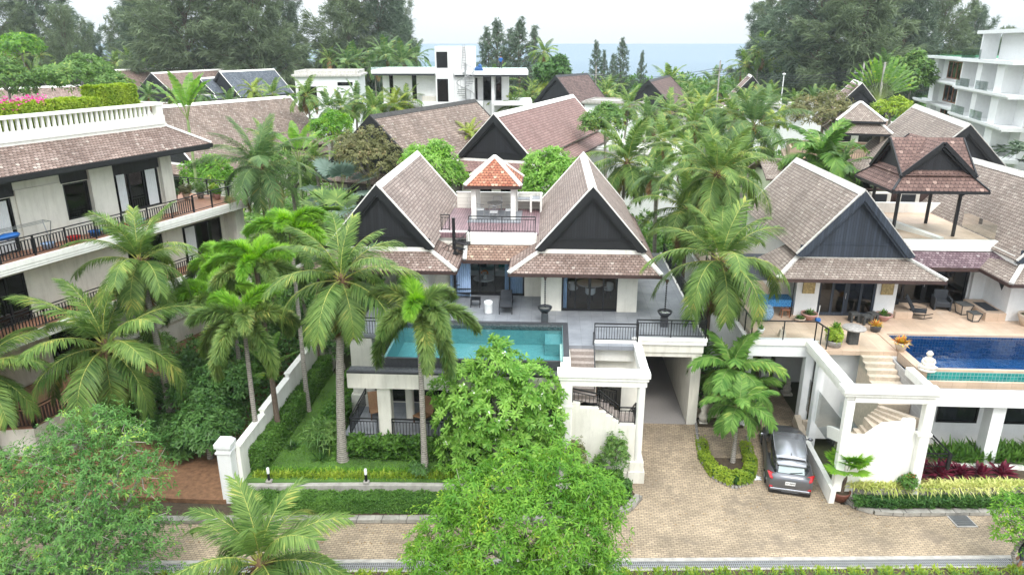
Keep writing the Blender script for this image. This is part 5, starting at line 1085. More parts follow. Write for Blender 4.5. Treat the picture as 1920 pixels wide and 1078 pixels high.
# workman and blue sheeting on that roof, ladder
def person(label, loc, rz, shirt, trousers, h=1.7, hair=(.02, .015, .012), bend=0, cap=None):
    me = bpy.data.meshes.new('person'); k = h/1.7
    J = [(0,0,.92), (0,.0,1.12), (0,.02,1.36), (0,.01,1.48), (0,-.02,1.60), (.09,0,.88), (.11,-.03,.48), (.11,.02,.08), (.11,-.13,.03), (-.09,0,.88), (-.10,.02,.48), (-.10,.05,.08), (-.10,-.1,.03), (.17,.02,1.38), (.24,.0,1.12), (.22,-.16,.94), (.21,-.22,.88), (-.17,.02,1.38), (-.24,.02,1.12), (-.23,-.06,.9), (-.22,-.08,.83)]
    E_ = [(0,1),(1,2),(2,3),(3,4),(0,5),(5,6),(6,7),(7,8),(0,9),(9,10),(10,11),(11,12),(2,13),(13,14),(14,15),(15,16),(2,17),(17,18),(18,19),(19,20)]
    rad = [.14,.13,.15,.06,.10,.095,.065,.04,.035,.095,.065,.04,.035,.07,.045,.033,.03,.07,.045,.033,.03]
    me.from_pydata([mul(j, k) for j in J], E_, []); o = bpy.data.objects.new('person', me); col.objects.link(o); o.location = loc; o.rotation_euler = (0, 0, rz)
    md = o.modifiers.new('s', 'SKIN'); sv = me.skin_vertices[0].data
    for i, r in enumerate(rad): sv[i].radius = (r*k, r*k*(.8 if i in (0,1,2) else 1))
    sv[0].use_root = True; o.modifiers.new('d', 'SUBSURF').levels = 1; o.modifiers['d'].render_levels = 1
    dg = bpy.context.evaluated_depsgraph_get(); m2 = bpy.data.meshes.new_from_object(o.evaluated_get(dg)); o.modifiers.clear(); o.data = m2
    skin = plain('skin', (.35, .19, .12), .6) if 'skin' not in M else M['skin']; m2.materials.clear()
    for m_ in (skin, shirt, trousers): m2.materials.append(m_)
    for f in m2.polygons:
        z = f.center.z/k; f.material_index = 1 if (1.0 < z < 1.44) and not (abs(f.center.x) > .2*k and z < 1.12) else (2 if .1 < z <= 1.0 and abs(f.center.x) < .19*k else 0); f.use_smooth = True
    MB().blob((0, .015*k, 1.645*k), (.095*k, .11*k, .10*k), 12, 8).build('hair' if cap is None else 'cap', cap or plain('hair', hair, .7), o, local=True)
    return tag(o, label, 'person')
person('workman in a blue shirt standing on the flat roof of the modern white house', (*aty(939, 130, 87.5)[:2], 14.5), R(200), M['blue_plastic'], M['sling'])
g = MB(); p = aty(898, 133, 87.6); g.blob((p[0], 87.6, 14.6), (.5, .4, .35), 9, 6, jit=.5, seed=3); g.blob((p[0]+.1, 87.6, 14.95), (.25, .2, .3), 7, 5, jit=.5, seed=5); solo(g, 'tarpaulin', M['blue_plastic'], 'blue plastic sheeting heaped on the white roof right of the stair tower', 'tarpaulin', (p[0], 87.6, 14.5))
ld = thing('stepladder', 'tall metal stepladder against the white stair tower', 'ladder', (*aty(870, 130, 86.9)[:2], 14.5))
g = MB()
for s in (-1, 1): g.bar((s*.3, 0, 0), (s*.1, .2, 2.9), .06); g.bar((s*.3, .8, 0), (s*.1, .25, 2.9), .06)
for i in range(9): g.bar((-.28+i*.02, i*.02, .3+i*.28), (.28-i*.02, i*.02, .3+i*.28), .04)
g.build('ladder_frame', M['grey_metal'], ld, local=True)

# ---- white hotel at right: facade along heading 13 degrees, seen from its -y side
p = atz(1735, 108, 15.35); HT = thing('hotel', 'white multi storey hotel with glass balconies and red wood windows, at the right edge', 'hotel', (p[0], p[1], -1), R(-103))
wl = MB(); sl = MB(); wd = MB(); gl = MB(); sh_ = 3.35; L1 = 31
for f_ in range(5):
    z = 16.35-sh_*(f_+1)
    wall_y(wl, .8, L1-3, 1.2, 1.5, z+.3, z+sh_, [(10, 19, z+.55, z+3.0)]); wl.box(.8, L1-3, 1.5, 9, z+.3, z+sh_)
    wl.box(L1-3, L1+16, 0, 9, z+.31, z+sh_); wl.box(5.2, 7, .4, 1.2, z+.3, z+sh_)
    sl.box(-.4, L1-2, -.6, 1.2, z-.1, z+.3); sl.box(-.55, L1-2, -.75, -.6, z+.08, z+.36); sl.box(L1-3.2, L1+17, -2.2, 0, z-.102, z+.302); sl.box(L1-3.4, L1+17, -2.4, -2.2, z+.08, z+.36)
    fo = MB(); n_ = 4
    for i in range(n_+1): fo.box(10+9*i/n_-.12, 10+9*i/n_+.12, 1.14, 1.3, z+.55, z+3.0)
    fo.box(10.1, 18.9, 1.16, 1.28, z+.55, z+.7); fo.box(10.1, 18.9, 1.16, 1.28, z+2.85, z+3.0); wo = fo.build('window', M['red_wood'], HT, local=True); MB().box(10.1, 18.9, 1.22, 1.24, z+.7, z+2.85).build('pane', M['glass_dark'], wo, local=True)
    gl.box(0, .04, -.5, 1.2, z+.36, z+1.3); gl.box(0, 4.8, -.6, -.57, z+.36, z+1.3)
    for u0, u1 in ((L1-2.6, L1+3), (L1+5.5, L1+10)): gl.box(u0, u1, -2.3, -2.27, z+.36, z+1.35)
    wl.box(L1+3.4, L1+5.2, -1.8, 0, z+.31, z+sh_); wl.box(L1-3, L1-2.6, -1.8, 0, z+.31, z+sh_); wl.box(L1+10.5, L1+13, -1.8, 0, z+.31, z+sh_)
    fo = MB(); fo.box(L1-.2, L1+3.1, -.08, -.02, z+.35, z+2.9); wo = fo.build('window', M['red_wood'], HT, local=True); MB().box(L1, L1+1.3, -.12, -.085, z+.5, z+2.8).box(L1+1.5, L1+2.9, -.12, -.085, z+.5, z+2.8).build('pane', M['glass_dark'], wo, local=True)
sl.box(-.5, L1-2, -.7, 9.5, 16.35, 16.7); sl.box(L1-3.2, L1+17, -2.4, 9.5, 16.36, 16.72); wl.box(L1+4, L1+17, 0, 8, 16.72, 19.6); sl.box(L1+1, L1+17, -1.9, 9, 19.6, 20.0); wl.box(L1+3.0, L1+3.4, -1.8, 0, 16.72, 19.6)
gl.box(L1-2.6, L1+5, -2.2, -2.17, 16.72, 17.8); gl.box(L1-3, L1-2.97, -2.2, 6, 16.72, 17.8); gl.box(.5, L1-3, -.5, -.47, 16.7, 17.5)
wl.build('walls', M['white'], HT, local=True); sl.build('balcony_slab', M['white'], HT, local=True); [MB().faces(gl.v[i:i+8], [(0,3,2,1),(4,5,6,7),(0,1,5,4),(1,2,6,5),(2,3,7,6),(3,0,4,7)]).build('glass_railing', M['glass_clear'], HT, local=True) for i in range(0, len(gl.v), 8)]
MB().box(3, L1-4, 1, 8, 16.71, 16.76).build('roof_membrane', plain('green_roof', (.03, .28, .12), .6), HT, local=True)

# ================================================================= LEFT APARTMENT BLOCK (facade runs 19 degrees off the viewing axis)
AB = thing('apartment_block', 'cream apartment block with long balconies, a shingled eave and a roof garden, at left', 'apartment block', (-24.7, 29.8, 0), R(71))
kw = dict(local=True); w_ = MB()
wall_y(w_, -14, 11.7, 1.6, 1.85, 8.0, 11.6, [(-1, 2.25, 8.0, 10.6), (4.95, 6.35, 8.9, 10.75), (7.9, 10.9, 8.6, 10.75)]); w_.box(11.45, 11.7, 1.85, 9, 8, 11.6); w_.box(6.35, 7.75, 1.35, 1.6, 8.0, 11.4); w_.box(10.95, 11.72, 1.35, 1.6, 8, 11.4); w_.box(2.45, 4.8, 1.5, 1.6, 8.0, 10.9)
wall_y(w_, -14, 16.2, 1.6, 1.85, 4.6, 7.5, [(-1.5, 2.1, 4.6, 6.95), (8, 10.5, 4.6, 6.9), (12, 15.2, 4.6, 6.9)]); w_.box(15.95, 16.2, 1.85, 9, 0, 7.5); w_.box(15.5, 16.25, .6, 1.6, -.5, 7.5)
wall_y(w_, -14, 16.2, 2.2, 2.4, 1.1, 4.0, [(3, 6, 1.1, 3.4)]); w_.box(-14, 11.45, 8.8, 9, 0, 13); w_.box(-14, 16, 2.4, 2.6, -.6, 1.1)
w_.build('walls', M['plaster'], AB, **kw)
d = MB()
for z, x1 in ((7.5, 16.3), (4.05, 14.5)):
    d.box(-14, x1, .02, 1.6, z+.02, z+.45); d.box(-14, x1+.05, -.04, .12, z+.26, z+.5); d.box(-14, x1, .0, .02, z, z+.3); d.box(-14, x1+.02, -.02, .02, z+.12, z+.2)
d.box(11.7, 16.3, 1.6, 7, 7.6, 7.97); d.box(-14, 11.45, 1.9, 8.8, 7.6, 7.95); d.build('balcony_slab', M['plaster_clean'], AB, **kw)
MB().box(-14, 16.2, .14, 1.59, 7.97, 8.0).box(11.72, 16.2, 1.6, 6.9, 7.975, 8.0).box(-14, 14.4, .14, 1.59, 4.51, 4.54).build('balcony_floor', M['terracotta'], AB, **kw)
# deep shingled eave
r_ = MB(); r_.slab([(-14, -.35, 11.92), (13.3, -.35, 11.92), (11.6, 1.35, 13.05), (-14, 1.35, 13.05)], .14).slab([(13.3, -.35, 11.92), (13.3, 8, 11.92), (11.6, 8, 13.05), (11.6, 1.35, 13.05)], .14); ro = r_.build('eave_roof', M['tile_skirt'], AB, **kw)
MB().bar((13.3, -.35, 11.97), (11.6, 1.35, 13.1), .2, .1).build('hip_trim', M['trim'], ro, **kw)
MB().box(-14, 13.33, -.42, -.35, 11.68, 11.9).box(13.3, 13.36, -.35, 8, 11.68, 11.9).box(-14, 13.2, -.3, 1.5, 11.6, 11.66).build('fascia', M['black_wood'], ro, **kw)
w2 = MB(); w2.box(-14, 2.4, 1.52, 1.6, 10.65, 11.6); w2.box(4.85, 6.35, 1.52, 1.6, 10.8, 11.6); w2.box(7.76, 10.94, 1.52, 1.6, 10.75, 11.6); w2.build('louvre_panel', M['siding_black'], AB, **kw)
# parapet, steps and balustrade of the roof garden
p = MB(); p.box(-14, 11.75, 1.25, 1.6, 12.7, 13.15); p.box(-14, 11.6, 1.2, 1.65, 13.15, 13.62); p.box(11.3, 11.65, 1.6, 7, 12.7, 13.6); p.box(-14, 11.65, 1.22, 1.52, 14.18, 14.34); p.box(11.35, 11.65, 1.55, 4.5, 14.18, 14.34); p.bbox(11.15, 11.6, 1.25, 1.6, 13.6, 14.2, .02); p.bbox(11.3, 11.6, 4.2, 4.5, 13.6, 14.2, .02)
for i in range(62): x = -7+i*.3; p.box(x-.06, x+.06, 1.3, 1.44, 13.62, 14.18) if x < 11 else None
p.box(-14, 11, 7.2, 7.35, 14.1, 14.3); p.box(-14, 11, 7.2, 7.35, 13.5, 13.7)
for i in range(40): x = -1+i*.3; p.box(x-.05, x+.05, 7.23, 7.32, 13.7, 14.1)
p.build('balustrade', M['plaster_clean'], AB, **kw)
MB().box(-14, 11.3, 1.6, 7.2, 13.2, 13.5).build('roof_deck', M['terracotta'], AB, **kw)
for x0, x1, z0, z1, nl, y in ((-1, 2.25, 8.02, 10.65, 3, 1.7), (4.95, 6.35, 8.9, 10.75, 1, 1.66), (7.9, 10.9, 8.6, 10.75, 3, 1.7), (-1.5, 2.1, 4.6, 6.95, 4, 1.7), (8, 10.5, 4.6, 6.9, 3, 1.7), (12, 15.2, 4.6, 6.9, 3, 1.7), (3, 6, 1.1, 3.4, 3, 2.3)):
    g = MB(); fw_ = .09; g.box(x0, x1, y-.06, y+.06, z1-fw_, z1); g.box(x0, x1, y-.06, y+.06, z0, z0+fw_)
    for i in range(nl+1): xc = x0+fw_/2+(x1-x0-fw_)*i/nl; g.box(xc-fw_/2, xc+fw_/2, y-.055, y+.055, z0+fw_, z1-fw_)
    fo = g.build('window', M['metal_black'], AB, **kw); MB().box(x0+.05, x1-.05, y-.01, y+.01, z0+.05, z1-.05).build('pane', M['glass_dark'], fo, **kw)
for x0, x1, z0, z1 in ((.9, 2.0, 8.1, 10.5), (8.1, 8.6, 8.7, 10.7), (10.0, 10.7, 8.7, 10.7), (12.2, 13.0, 4.7, 6.8)):
    g = MB(); n = int((x1-x0)/.018); v = []
    for i in range(n+1): x = x0+(x1-x0)*i/n; yy = 1.60+.03*math.sin(i*.9); v += [(x, yy, z0), (x, yy, z1)]
    g.faces(v, [(2*i, 2*i+2, 2*i+3, 2*i+1) for i in range(n)], 0, True); g.build('curtain', M['fabric_white'], AB, **kw)
MB().box(-14, 11, 4.5, 4.6, 8, 11.5).box(-14, 15.9, 4.2, 4.3, 4.6, 7.4).box(-14, 11, 4.6, 8, 11.45, 11.6).build('inner_wall', M['room_wall'], AB, **kw)
def lrail(parent, pts, **k):      # railing given in the block's own coordinates
    c, s = math.cos(R(71)), math.sin(R(71)); return railing(parent, [(-24.7+x*c-y*s, 29.8+x*s+y*c, z) for x, y, z in pts], **k)
lrail(AB, [(-3, .2, 8.02), (11.8, .2, 8.02)], h=.95, sp=.16, post=1.6, pw=.07, th=.04); lrail(AB, [(11.8, .2, 8.02), (16.2, .2, 8.02), (16.2, 6.5, 8.02)], h=1.0, bal=False, post=1.5, pw=.08)
lrail(AB, [(-3, .2, 4.55), (14.3, .2, 4.55)], h=.95, sp=.16, post=1.6, pw=.07, th=.04)
# ground terrace of the block at lower left
TB = MB(); a_ = atz(62, 800, 1.0); 
TB.prism([(-31, 26.6), (a_[0], 27.9), (-22.2, 32), (-26, 34), (-31, 33)], -.6, .9); TB.build('terrace', M['plaster'], AB)
MB().prism([(-31, 26.62), (a_[0]-.03, 27.92), (-22.22, 31.98), (-26, 33.9), (-31, 33)], .9, .93).build('terrace_floor', M['terracotta'], AB)
railing(AB, [(-31, 26.7, .93), (a_[0], 28.0, .93), (-22.3, 31.9, .93), (-25, 33.3, .93)], h=.95, sp=.17, mat=M['brown_wood'] if False else M['fascia'], post=1.9, pw=.13, th=.06)

# ================================================================= BOUNDARY WALL AND GATE POST
gw = thing('garden_wall', 'white rendered garden wall stepping up towards the back, along the left side of the lawn', 'wall', (-12.7, 25.6, -.6))
g = MB(); cp = MB()
for i, (a, b_, z) in enumerate(((25.5, 28.2, 1.75), (28.2, 31.5, 1.95), (31.5, 36, 2.15), (36, 46, 2.35))):
    g.box(-12.78, -12.6, a, b_, -.8, z); cp.box(-12.84, -12.54, a, b_, z, z+.07)
g.build('wall_face', M['plaster_clean'], gw); cp.build('coping', M['plaster_clean'], gw)
gp = thing('gate_post', 'tall white square gate post at the road end of the garden wall', 'gate post', (-13.05, 25.2, -.75))
MB().bbox(-13.33, -12.77, 24.95, 25.48, -.75, 2.0, .02).build('shaft', M['white'], gp); MB().box(-13.37, -12.73, 24.91, 25.52, 1.72, 1.8).bbox(-13.4, -12.7, 24.88, 25.55, 2.0, 2.2, .05).box(-13.3, -12.8, 24.98, 25.45, 2.2, 2.27).build('cap', M['white'], gp)
# utility poles
def upole(px, base, top, Y_, label):
    a = aty(px, top, Y_); t = thing('utility_pole', label, 'utility pole', (a[0], Y_, -.9)); H = a[2]+.9
    MB().bar((0, 0, 0), (0, 0, H), .22).build('pole', M['concrete'], t, local=True)
    g = MB(); g.bar((-1.3, 0, H-1.6), (1.3, 0, H-1.6), .1); g.bar((-1.0, 0, H-2.4), (1.0, 0, H-2.4), .08)
    for x in (-1.2, -.4, .4, 1.2): g.cyl(x, 0, H-1.55, H-1.25, .05, n=6)
    g.build('crossarm', M['grey_metal'], t, local=True); return (a[0], Y_, H-.9)
u1 = upole(1351, 0, 114, 135, 'grey utility pole with a crossarm against the sea, above the right palms')
u2 = upole(1621, 0, 117, 120, 'utility pole left of the travellers palm'); u3 = upole(1660, 0, 117, 112, 'utility pole with doubled crossarms in front of the travellers palm'); u4 = upole(1118, 0, 124, 140, 'utility pole beside the chocolate brown roof')
lp = aty(1470, 141, 105); t = thing('lamp_post', 'thin white lamp post among the palms, right of the grey edged gable', 'lamp post', (lp[0], 105, -.9)); MB().tube([(0,0,0), (0,0,lp[2]+.9)], .07, 8).build('pole', M['white'], t, local=True); MB().blob((0, 0, lp[2]+1.0), (.25, .25, .14), 8, 6).build('lamp', M['white'], t, local=True)
for a, b_, lb in ((u4, u1, 'left stretch'), (u1, u2, 'middle stretch'), (u2, u3, 'short right stretch')):
    g = MB()
    for k in range(4):
        q = []; zo = -1.3-.35*(k % 2)-(.0 if k < 2 else .7)
        for i in range(13): tt = i/12; p = lerp(a, b_, tt); q.append((p[0]+(-.8+.5*k), p[1], p[2]+zo-math.sin(PI*tt)*1.1))
        g.tube(q, .03, 4, cap=False)
    solo(g, 'power_cable', M['sling'], 'dark power cables strung between the poles, '+lb, 'cable', (a[0], a[1], 8))
# ================================================================= PALMS
def palm_px(label, base, z0, heart, dY=0, **kw):
    b_ = atz(base[0], base[1], z0); h_ = aty(heart[0], heart[1], b_[1]+dY)
    return palm(label, b_[0], b_[1], z0, h_[2], lean=(h_[0]-b_[0], dY), **kw)
def palm_at(label, Y_, heart, z0=-.6, dX=0, dY=0, **kw):     # heart seen at a sight line, standing Y_ metres off
    h_ = aty(heart[0], heart[1], Y_); return palm(label, h_[0]-dX, Y_-dY, z0, h_[2], lean=(dX, dY), **kw)
palm_px('coconut palm with green nuts and a leaning trunk, before the left apartment block', (290, 800), -.4, (198, 652), -1.5, kind='hiu', k=0, scale=1.08, nuts='coconut', rz=.3, r=.2)
palm_px('upright coconut palm behind the nut bearing one, crossing the top balcony of the left block', (325, 800), -.4, (262, 492), 1.0, kind='hiu', k=1, scale=.84, rz=2.0, r=.17)
palm_px('coconut palm with a bunch of nuts and thick grey trunk on the lawn, centre left', (643, 862), .12, (640, 527), 0, kind='hiu', k=2, scale=.86, nuts='coconut', rz=1.1, r=.2)
palm_px('tall coconut palm with a curved brown trunk between the two villas, nearest of them', (1340, 650), -.1, (1352, 492), -6, kind='hi', k=3, scale=1.0, rz=.6, r=.17, bark='bark_dark') if False else None
palm_at('big coconut palm with a brown trunk between the villas, nearest the camera there', 33.0, (1352, 492), -.0, dX=.9, dY=-.4, kind='hiu', k=4, scale=.98, rz=.6, r=.17, bark='bark_dark')
palm_at('coconut palm just behind the big one between the villas', 39.5, (1345, 330), 0, dX=-.3, kind='hi', k=5, scale=.9, rz=3.4, r=.15, bark='bark_dark')
palm_at('coconut palm above the white flat roof, right of the main villa', 52, (1176, 308), -.5, dX=.5, kind='hi', k=1, scale=1.02, rz=.2, r=.15)
palm_at('coconut palm bearing yellow nuts, behind the palms between the villas', 66, (1412, 240), -.6, kind='hid', k=1, scale=1.2, rz=1.2, nuts='coconut_yellow', r=.16)
palm_at('low coconut palm left of the yellow nut palm', 45, (1290, 395), -.2, kind='hi', k=2, scale=.9, rz=4.2, r=.14, bark='bark_dark')
palm_px('young coconut palm close to the camera, its crown over the drain at the lower edge', (492, 1075), -.75, (487, 1052), -1.2, kind='hi', k=1, scale=.62, rz=2.6, r=.2) if False else None
palm_at('young coconut palm by the drain, nearest to the camera', 18.4, (489, 1058), -.75, dX=.2, kind='hiu', k=3, scale=.84, rz=2.4, r=.17)
palm_at('coconut palm just right of the end terrace of the left block', 45, (487, 315), -.5, kind='hid', k=0, scale=1.0, rz=.9, r=.16, bark='bark_dark')
palm_at('coconut palm with its low fronds cut by the left picture edge', 27.5, (-45, 700), -.5, kind='hi', k=2, scale=.9, rz=.9, r=.18)
# foxtail palms
palm_px('foxtail palm with a pale trunk before the garden wall, drooping bottlebrush fronds', (488, 868), -.3, (456, 600), 0, kind='fox', k=0, scale=1.18, rz=.4, r=.12, name='foxtail_palm', husk=False, shaft=.8)
palm_px('foxtail palm with a grey brown trunk just inside the garden wall, bright green top', (525, 830), .12, (480, 500), 1.4, kind='foxb', k=1, scale=1.1, rz=1.4, r=.13, name='foxtail_palm', husk=False, shaft=.8, bark='bark_dark')
palm_px('foxtail palm in the middle of the lawn, fronds hanging over the pool', (797, 886), .12, (785, 585), .2, kind='fox', k=2, scale=1.16, rz=2.2, r=.135, name='foxtail_palm', husk=False, shaft=.9)
palm_px('foxtail palm with lime young fronds, tallest at the back of the lawn', (578, 770), .12, (545, 440), 2, kind='foxb', k=3, scale=1.2, rz=.2, r=.12, name='foxtail_palm', husk=False, shaft=.8)
palm_px('foxtail palm beside the lime topped one, nearer the villa wall', (598, 700), .12, (600, 445), 1, kind='foxb', k=0, scale=1.12, rz=3.0, r=.12, name='foxtail_palm', husk=False, shaft=.8, bark='bark_dark')
palm_at('foxtail palm with golden green tips, nearest the corner of the lower balcony', 33, (395, 560), -.4, kind='foxb', k=2, scale=1.1, rz=.7, r=.12, name='foxtail_palm', husk=False, shaft=.7)
palm_at('foxtail palm between the garden wall and the upright coconut, yellow green', 36, (425, 500), -.4, kind='foxb', k=4, scale=1.15, rz=2.7, r=.12, name='foxtail_palm', husk=False, shaft=.7)
palm_at('young foxtail palm behind the nut bearing lawn palm, near the villa gable', 36, (655, 500), .1, kind='fox', k=4, scale=.95, rz=4.1, r=.11, name='foxtail_palm', husk=False, shaft=.7)
palm_at('fan palm with blue green leaves behind the left wing of the main villa', 50, (640, 372), -.4, kind='fanb', k=0, scale=1.35, rz=.5, r=.16, name='fan_palm', husk=False)
palm_at('green fan palm just left of the black gable of the left wing', 40, (628, 420), -.2, kind='fang', k=1, scale=1.1, rz=1.5, r=.14, name='fan_palm', husk=False)
palm_at('feathery palm in front of the beige terrace, behind the right villa roof', 47, (1540, 300), -.3, kind='manila', k=3, scale=1.5, rz=.5, r=.13, name='feather_palm', husk=False)
palm_at('palm with drooping fronds left of the dark pavilion', 46, (1575, 318), -.3, kind='midd', k=2, scale=.6, rz=.5, r=.13, name='feather_palm', husk=False)
# two christmas palms on the planted island beside the car
for i, (lb, hp_, Y_, s_, k_) in enumerate((('bushy feather palm by the garage pillar, behind the small palm of the island', (1372, 695), 31.0, 1.12, 0), ('feather palm with a pale trunk in the oval bed beside the car', (1385, 765), 28.8, .86, 1), ('feather palm low between the garage pillar and the car, its fronds mixed with its neighbour', (1395, 735), 31.6, .85, 2))):
    palm_at(lb, Y_, hp_, -.45, dX=.0, kind='manila', k=k_, scale=s_, rz=i*1.3, r=.09, name='feather_palm', husk=False, shaft=.5)
# ---- middle distance palms: heart pixel, distance, crown scale, kind
MP = [((700, 205), 82, .9, 'mid'), ((740, 200), 84, .8, 'midy'), ((668, 190), 85, .85, 'midd'), ((640, 205), 80, .8, 'mid'), ((615, 205), 78, .75, 'midd'), ((575, 180), 85, .85, 'mid'), ((760, 195), 86, .8, 'mid'),
      ((430, 195), 88, .7, 'midd'), ((475, 172), 100, .7, 'midy'), ((512, 178), 96, .8, 'mid'), ((375, 178), 95, .6, 'midd'), ((330, 185), 80, .6, 'mid'), ((280, 182), 72, .55, 'midd'),
      ((500, 268), 58, .7, 'mid'), ((590, 300), 52, .6, 'mid'), ((850, 190), 92, .8, 'mid'), ((930, 190), 92, .8, 'midy'), ((960, 200), 90, .7, 'mid'), ((880, 255), 64, .55, 'midy'),
      ((990, 150), 130, 1.0, 'mid'), ((1020, 130), 140, 1.0, 'midy'), ((1020, 100), 150, 1.1, 'mid'), ((1150, 150), 145, 1.0, 'mid'), ((1185, 165), 130, .95, 'midd'), ((1250, 140), 150, 1.0, 'mid'), ((1290, 160), 115, 1.0, 'mid'), ((1320, 175), 105, 1.0, 'midd'), ((1290, 140), 150, .9, 'mid'),
      ((1180, 200), 92, .95, 'mid'), ((1215, 225), 78, .9, 'midd'), ((1255, 215), 84, 1.0, 'mid'), ((1300, 235), 74, .95, 'mid'), ((1340, 250), 70, .85, 'midd'), ((1370, 215), 86, .95, 'mid'), ((1320, 205), 92, .9, 'midy'), ((1245, 265), 60, .8, 'mid'), ((1440, 200), 90, .9, 'midd'),
      ((1445, 140), 125, 1.0, 'mid'), ((1490, 160), 110, 1.0, 'mid'), ((1525, 150), 120, .95, 'midd'), ((1555, 150), 118, .95, 'mid'), ((1470, 165), 112, .8, 'midd'), ((1400, 190), 95, .8, 'mid'), ((1455, 230), 72, .6, 'midy'), ((1290, 300), 52, .75, 'mid'), ((1230, 330), 47, .6, 'midd'), ((1390, 290), 58, .8, 'mid')]
rr = random.Random(8)
MP = [((h[0], h[1]+36), y, s_*.85, k) if h[0] > 980 and h[1] < 180 and h != (1020, 100) else (h, y, s_, k) for h, y, s_, k in MP]
ORD = 'first second third fourth fifth sixth seventh eighth ninth tenth eleventh twelfth thirteenth fourteenth fifteenth sixteenth seventeenth eighteenth nineteenth twentieth'.split()
CLS = (('between the far roofs at left', 'palms between the far roofs at left', lambda h: h[0] < 560), ('before the white houses', 'palms before the white houses', lambda h: 560 <= h[0] < 980),
       ('before the sea and right casuarinas', 'palms before the sea', lambda h: h[0] >= 980 and h[1] < 195), ('in the grove behind the villas', 'palms of the grove behind the villas', lambda h: h[0] >= 980 and h[1] >= 195))
KW_ = {'mid': 'green', 'midd': 'dark green', 'midy': 'yellow green'}
for ph_, gp_, f_ in CLS:
    for kd0 in ('mid', 'midd', 'midy'):
        q_ = sorted([m for m in MP if f_(m[0]) and m[3] == kd0], key=lambda m: m[0])
        for i, (hp_, Y_, s_, kd) in enumerate(q_):
            lb = (ORD[i]+' from left of the '+KW_[kd]+' palms '+ph_) if len(q_) > 1 else 'only '+KW_[kd]+' palm '+ph_
            palm_at(lb, Y_, hp_, kind=kd, k=(i+len(ph_)) % 4, scale=s_*.88, rz=rr.uniform(0, 6), r=.15, dX=rr.uniform(-1, 1), group=gp_, husk=False)
# ---- far belt of palms under the casuarinas
for i in range(115):
    x = rr.uniform(-10, 1720)
    if 1060 < x < 1240 and rr.random() < .5: continue
    Y_ = rr.uniform(135 if x > 560 else 178, 235); yb_ = rr.uniform(98, 128) if not (780 < x < 1400) else rr.uniform(158, 176)
    palm_at('small palm in the dense belt of palms below the casuarinas and the sea', Y_, (x, yb_), kind='far', k=rr.randrange(4), scale=rr.uniform(.9, 1.35), rz=rr.uniform(0, 6), r=.14, group='far belt of palms', husk=False)

# ================================================================= CASUARINAS AND OTHER TREES
CG = [cas_crown(40+i, 30, 9.5, 2300, [M['leaf_cas'] if i % 2 else M['leaf_cas_green'], M['bark_dark']], dens=8, L=1.9, W=.15) for i in range(4)]
CC = [cas_crown(50+i, 20, 5.2, 900, [M['leaf_cas'], M['bark_dark']], dens=6, shape='cone', L=1.1, W=.13) for i in range(2)]
TRK = {}
def cas(label, px, Y_, top, base=-1, w_=1., kind='g', k=0, rz=0, group=None):
    a = aty(px, top, Y_); H = a[2]-base; t = thing('casuarina_tree', label, 'casuarina tree', (a[0], Y_, base), rz, group)
    hh = 30 if kind == 'g' else 20; c = meshobj('crown', (CG if kind == 'g' else CC)[k], parent=t); c.scale = (w_*H/hh, w_*H/hh, H/hh)
    if 't' not in TRK: TRK['t'] = trunk_mesh(30, .5, .08, (1.0, .5), 8, M['bark_dark'])
    tr = meshobj('trunk', TRK['t'], parent=t); tr.scale = (H/30*.9, H/30*.9, H/30*.95)
for i, (px_, Y_, top, w__, lb) in enumerate((
    (-25, 190, -10, 1.0, 'tall casuarina at the left picture edge'), (45, 200, -45, .95, 'grey green casuarina, second from the left edge'), (112, 185, 15, .65, 'lower rounded casuarina left of the first sky gap'), (165, 215, 50, .7, 'short hazy casuarina beneath the left sky gap'),
    (220, 205, 18, .65, 'casuarina right of the left sky gap, thin topped'), (262, 190, -35, .9, 'tall casuarina leaning into the large left group'), (330, 175, -75, 1.1, 'huge dark casuarina in the middle of the left group'), (405, 185, -70, 1.0, 'huge casuarina in the left group, third from its right end'), (470, 175, -60, 1.05, 'huge dark casuarina, second from the right end of the left group'), (532, 190, -20, .6, 'casuarina at the right end of the left group'),
    (645, 185, -45, .85, 'tall casuarina just right of the second sky gap'), (705, 190, -55, .95, 'broad casuarina left of the open sea'), (745, 200, -5, .6, 'slender casuarina at the sea end of the middle group'))):
    cas(lb, px_, Y_, top, w_=w__, k=i % 4, rz=i*1.3)
for i, (px_, Y_, top, w__, lb) in enumerate((
    (1435, 215, 10, .75, 'casuarina at the sea end of the right group'), (1490, 180, -20, .85, 'rounded green casuarina, second of the right group from the sea'), (1560, 165, -75, 1.1, 'huge casuarina, third of the right group from the sea'), (1640, 155, -80, 1.15, 'largest casuarina in the middle of the right group'), (1715, 170, -60, 1.0, 'huge casuarina behind the travellers palm'), (1775, 185, -30, .85, 'casuarina left of the white hotel roof'), (1835, 200, 15, .7, 'lower casuarina behind the hotel roof'), (1895, 220, 55, .6, 'small casuarina behind the top of the hotel'))):
    cas(lb, px_, Y_, top, w_=w__, k=(i+1) % 4, rz=i*.9+.5)
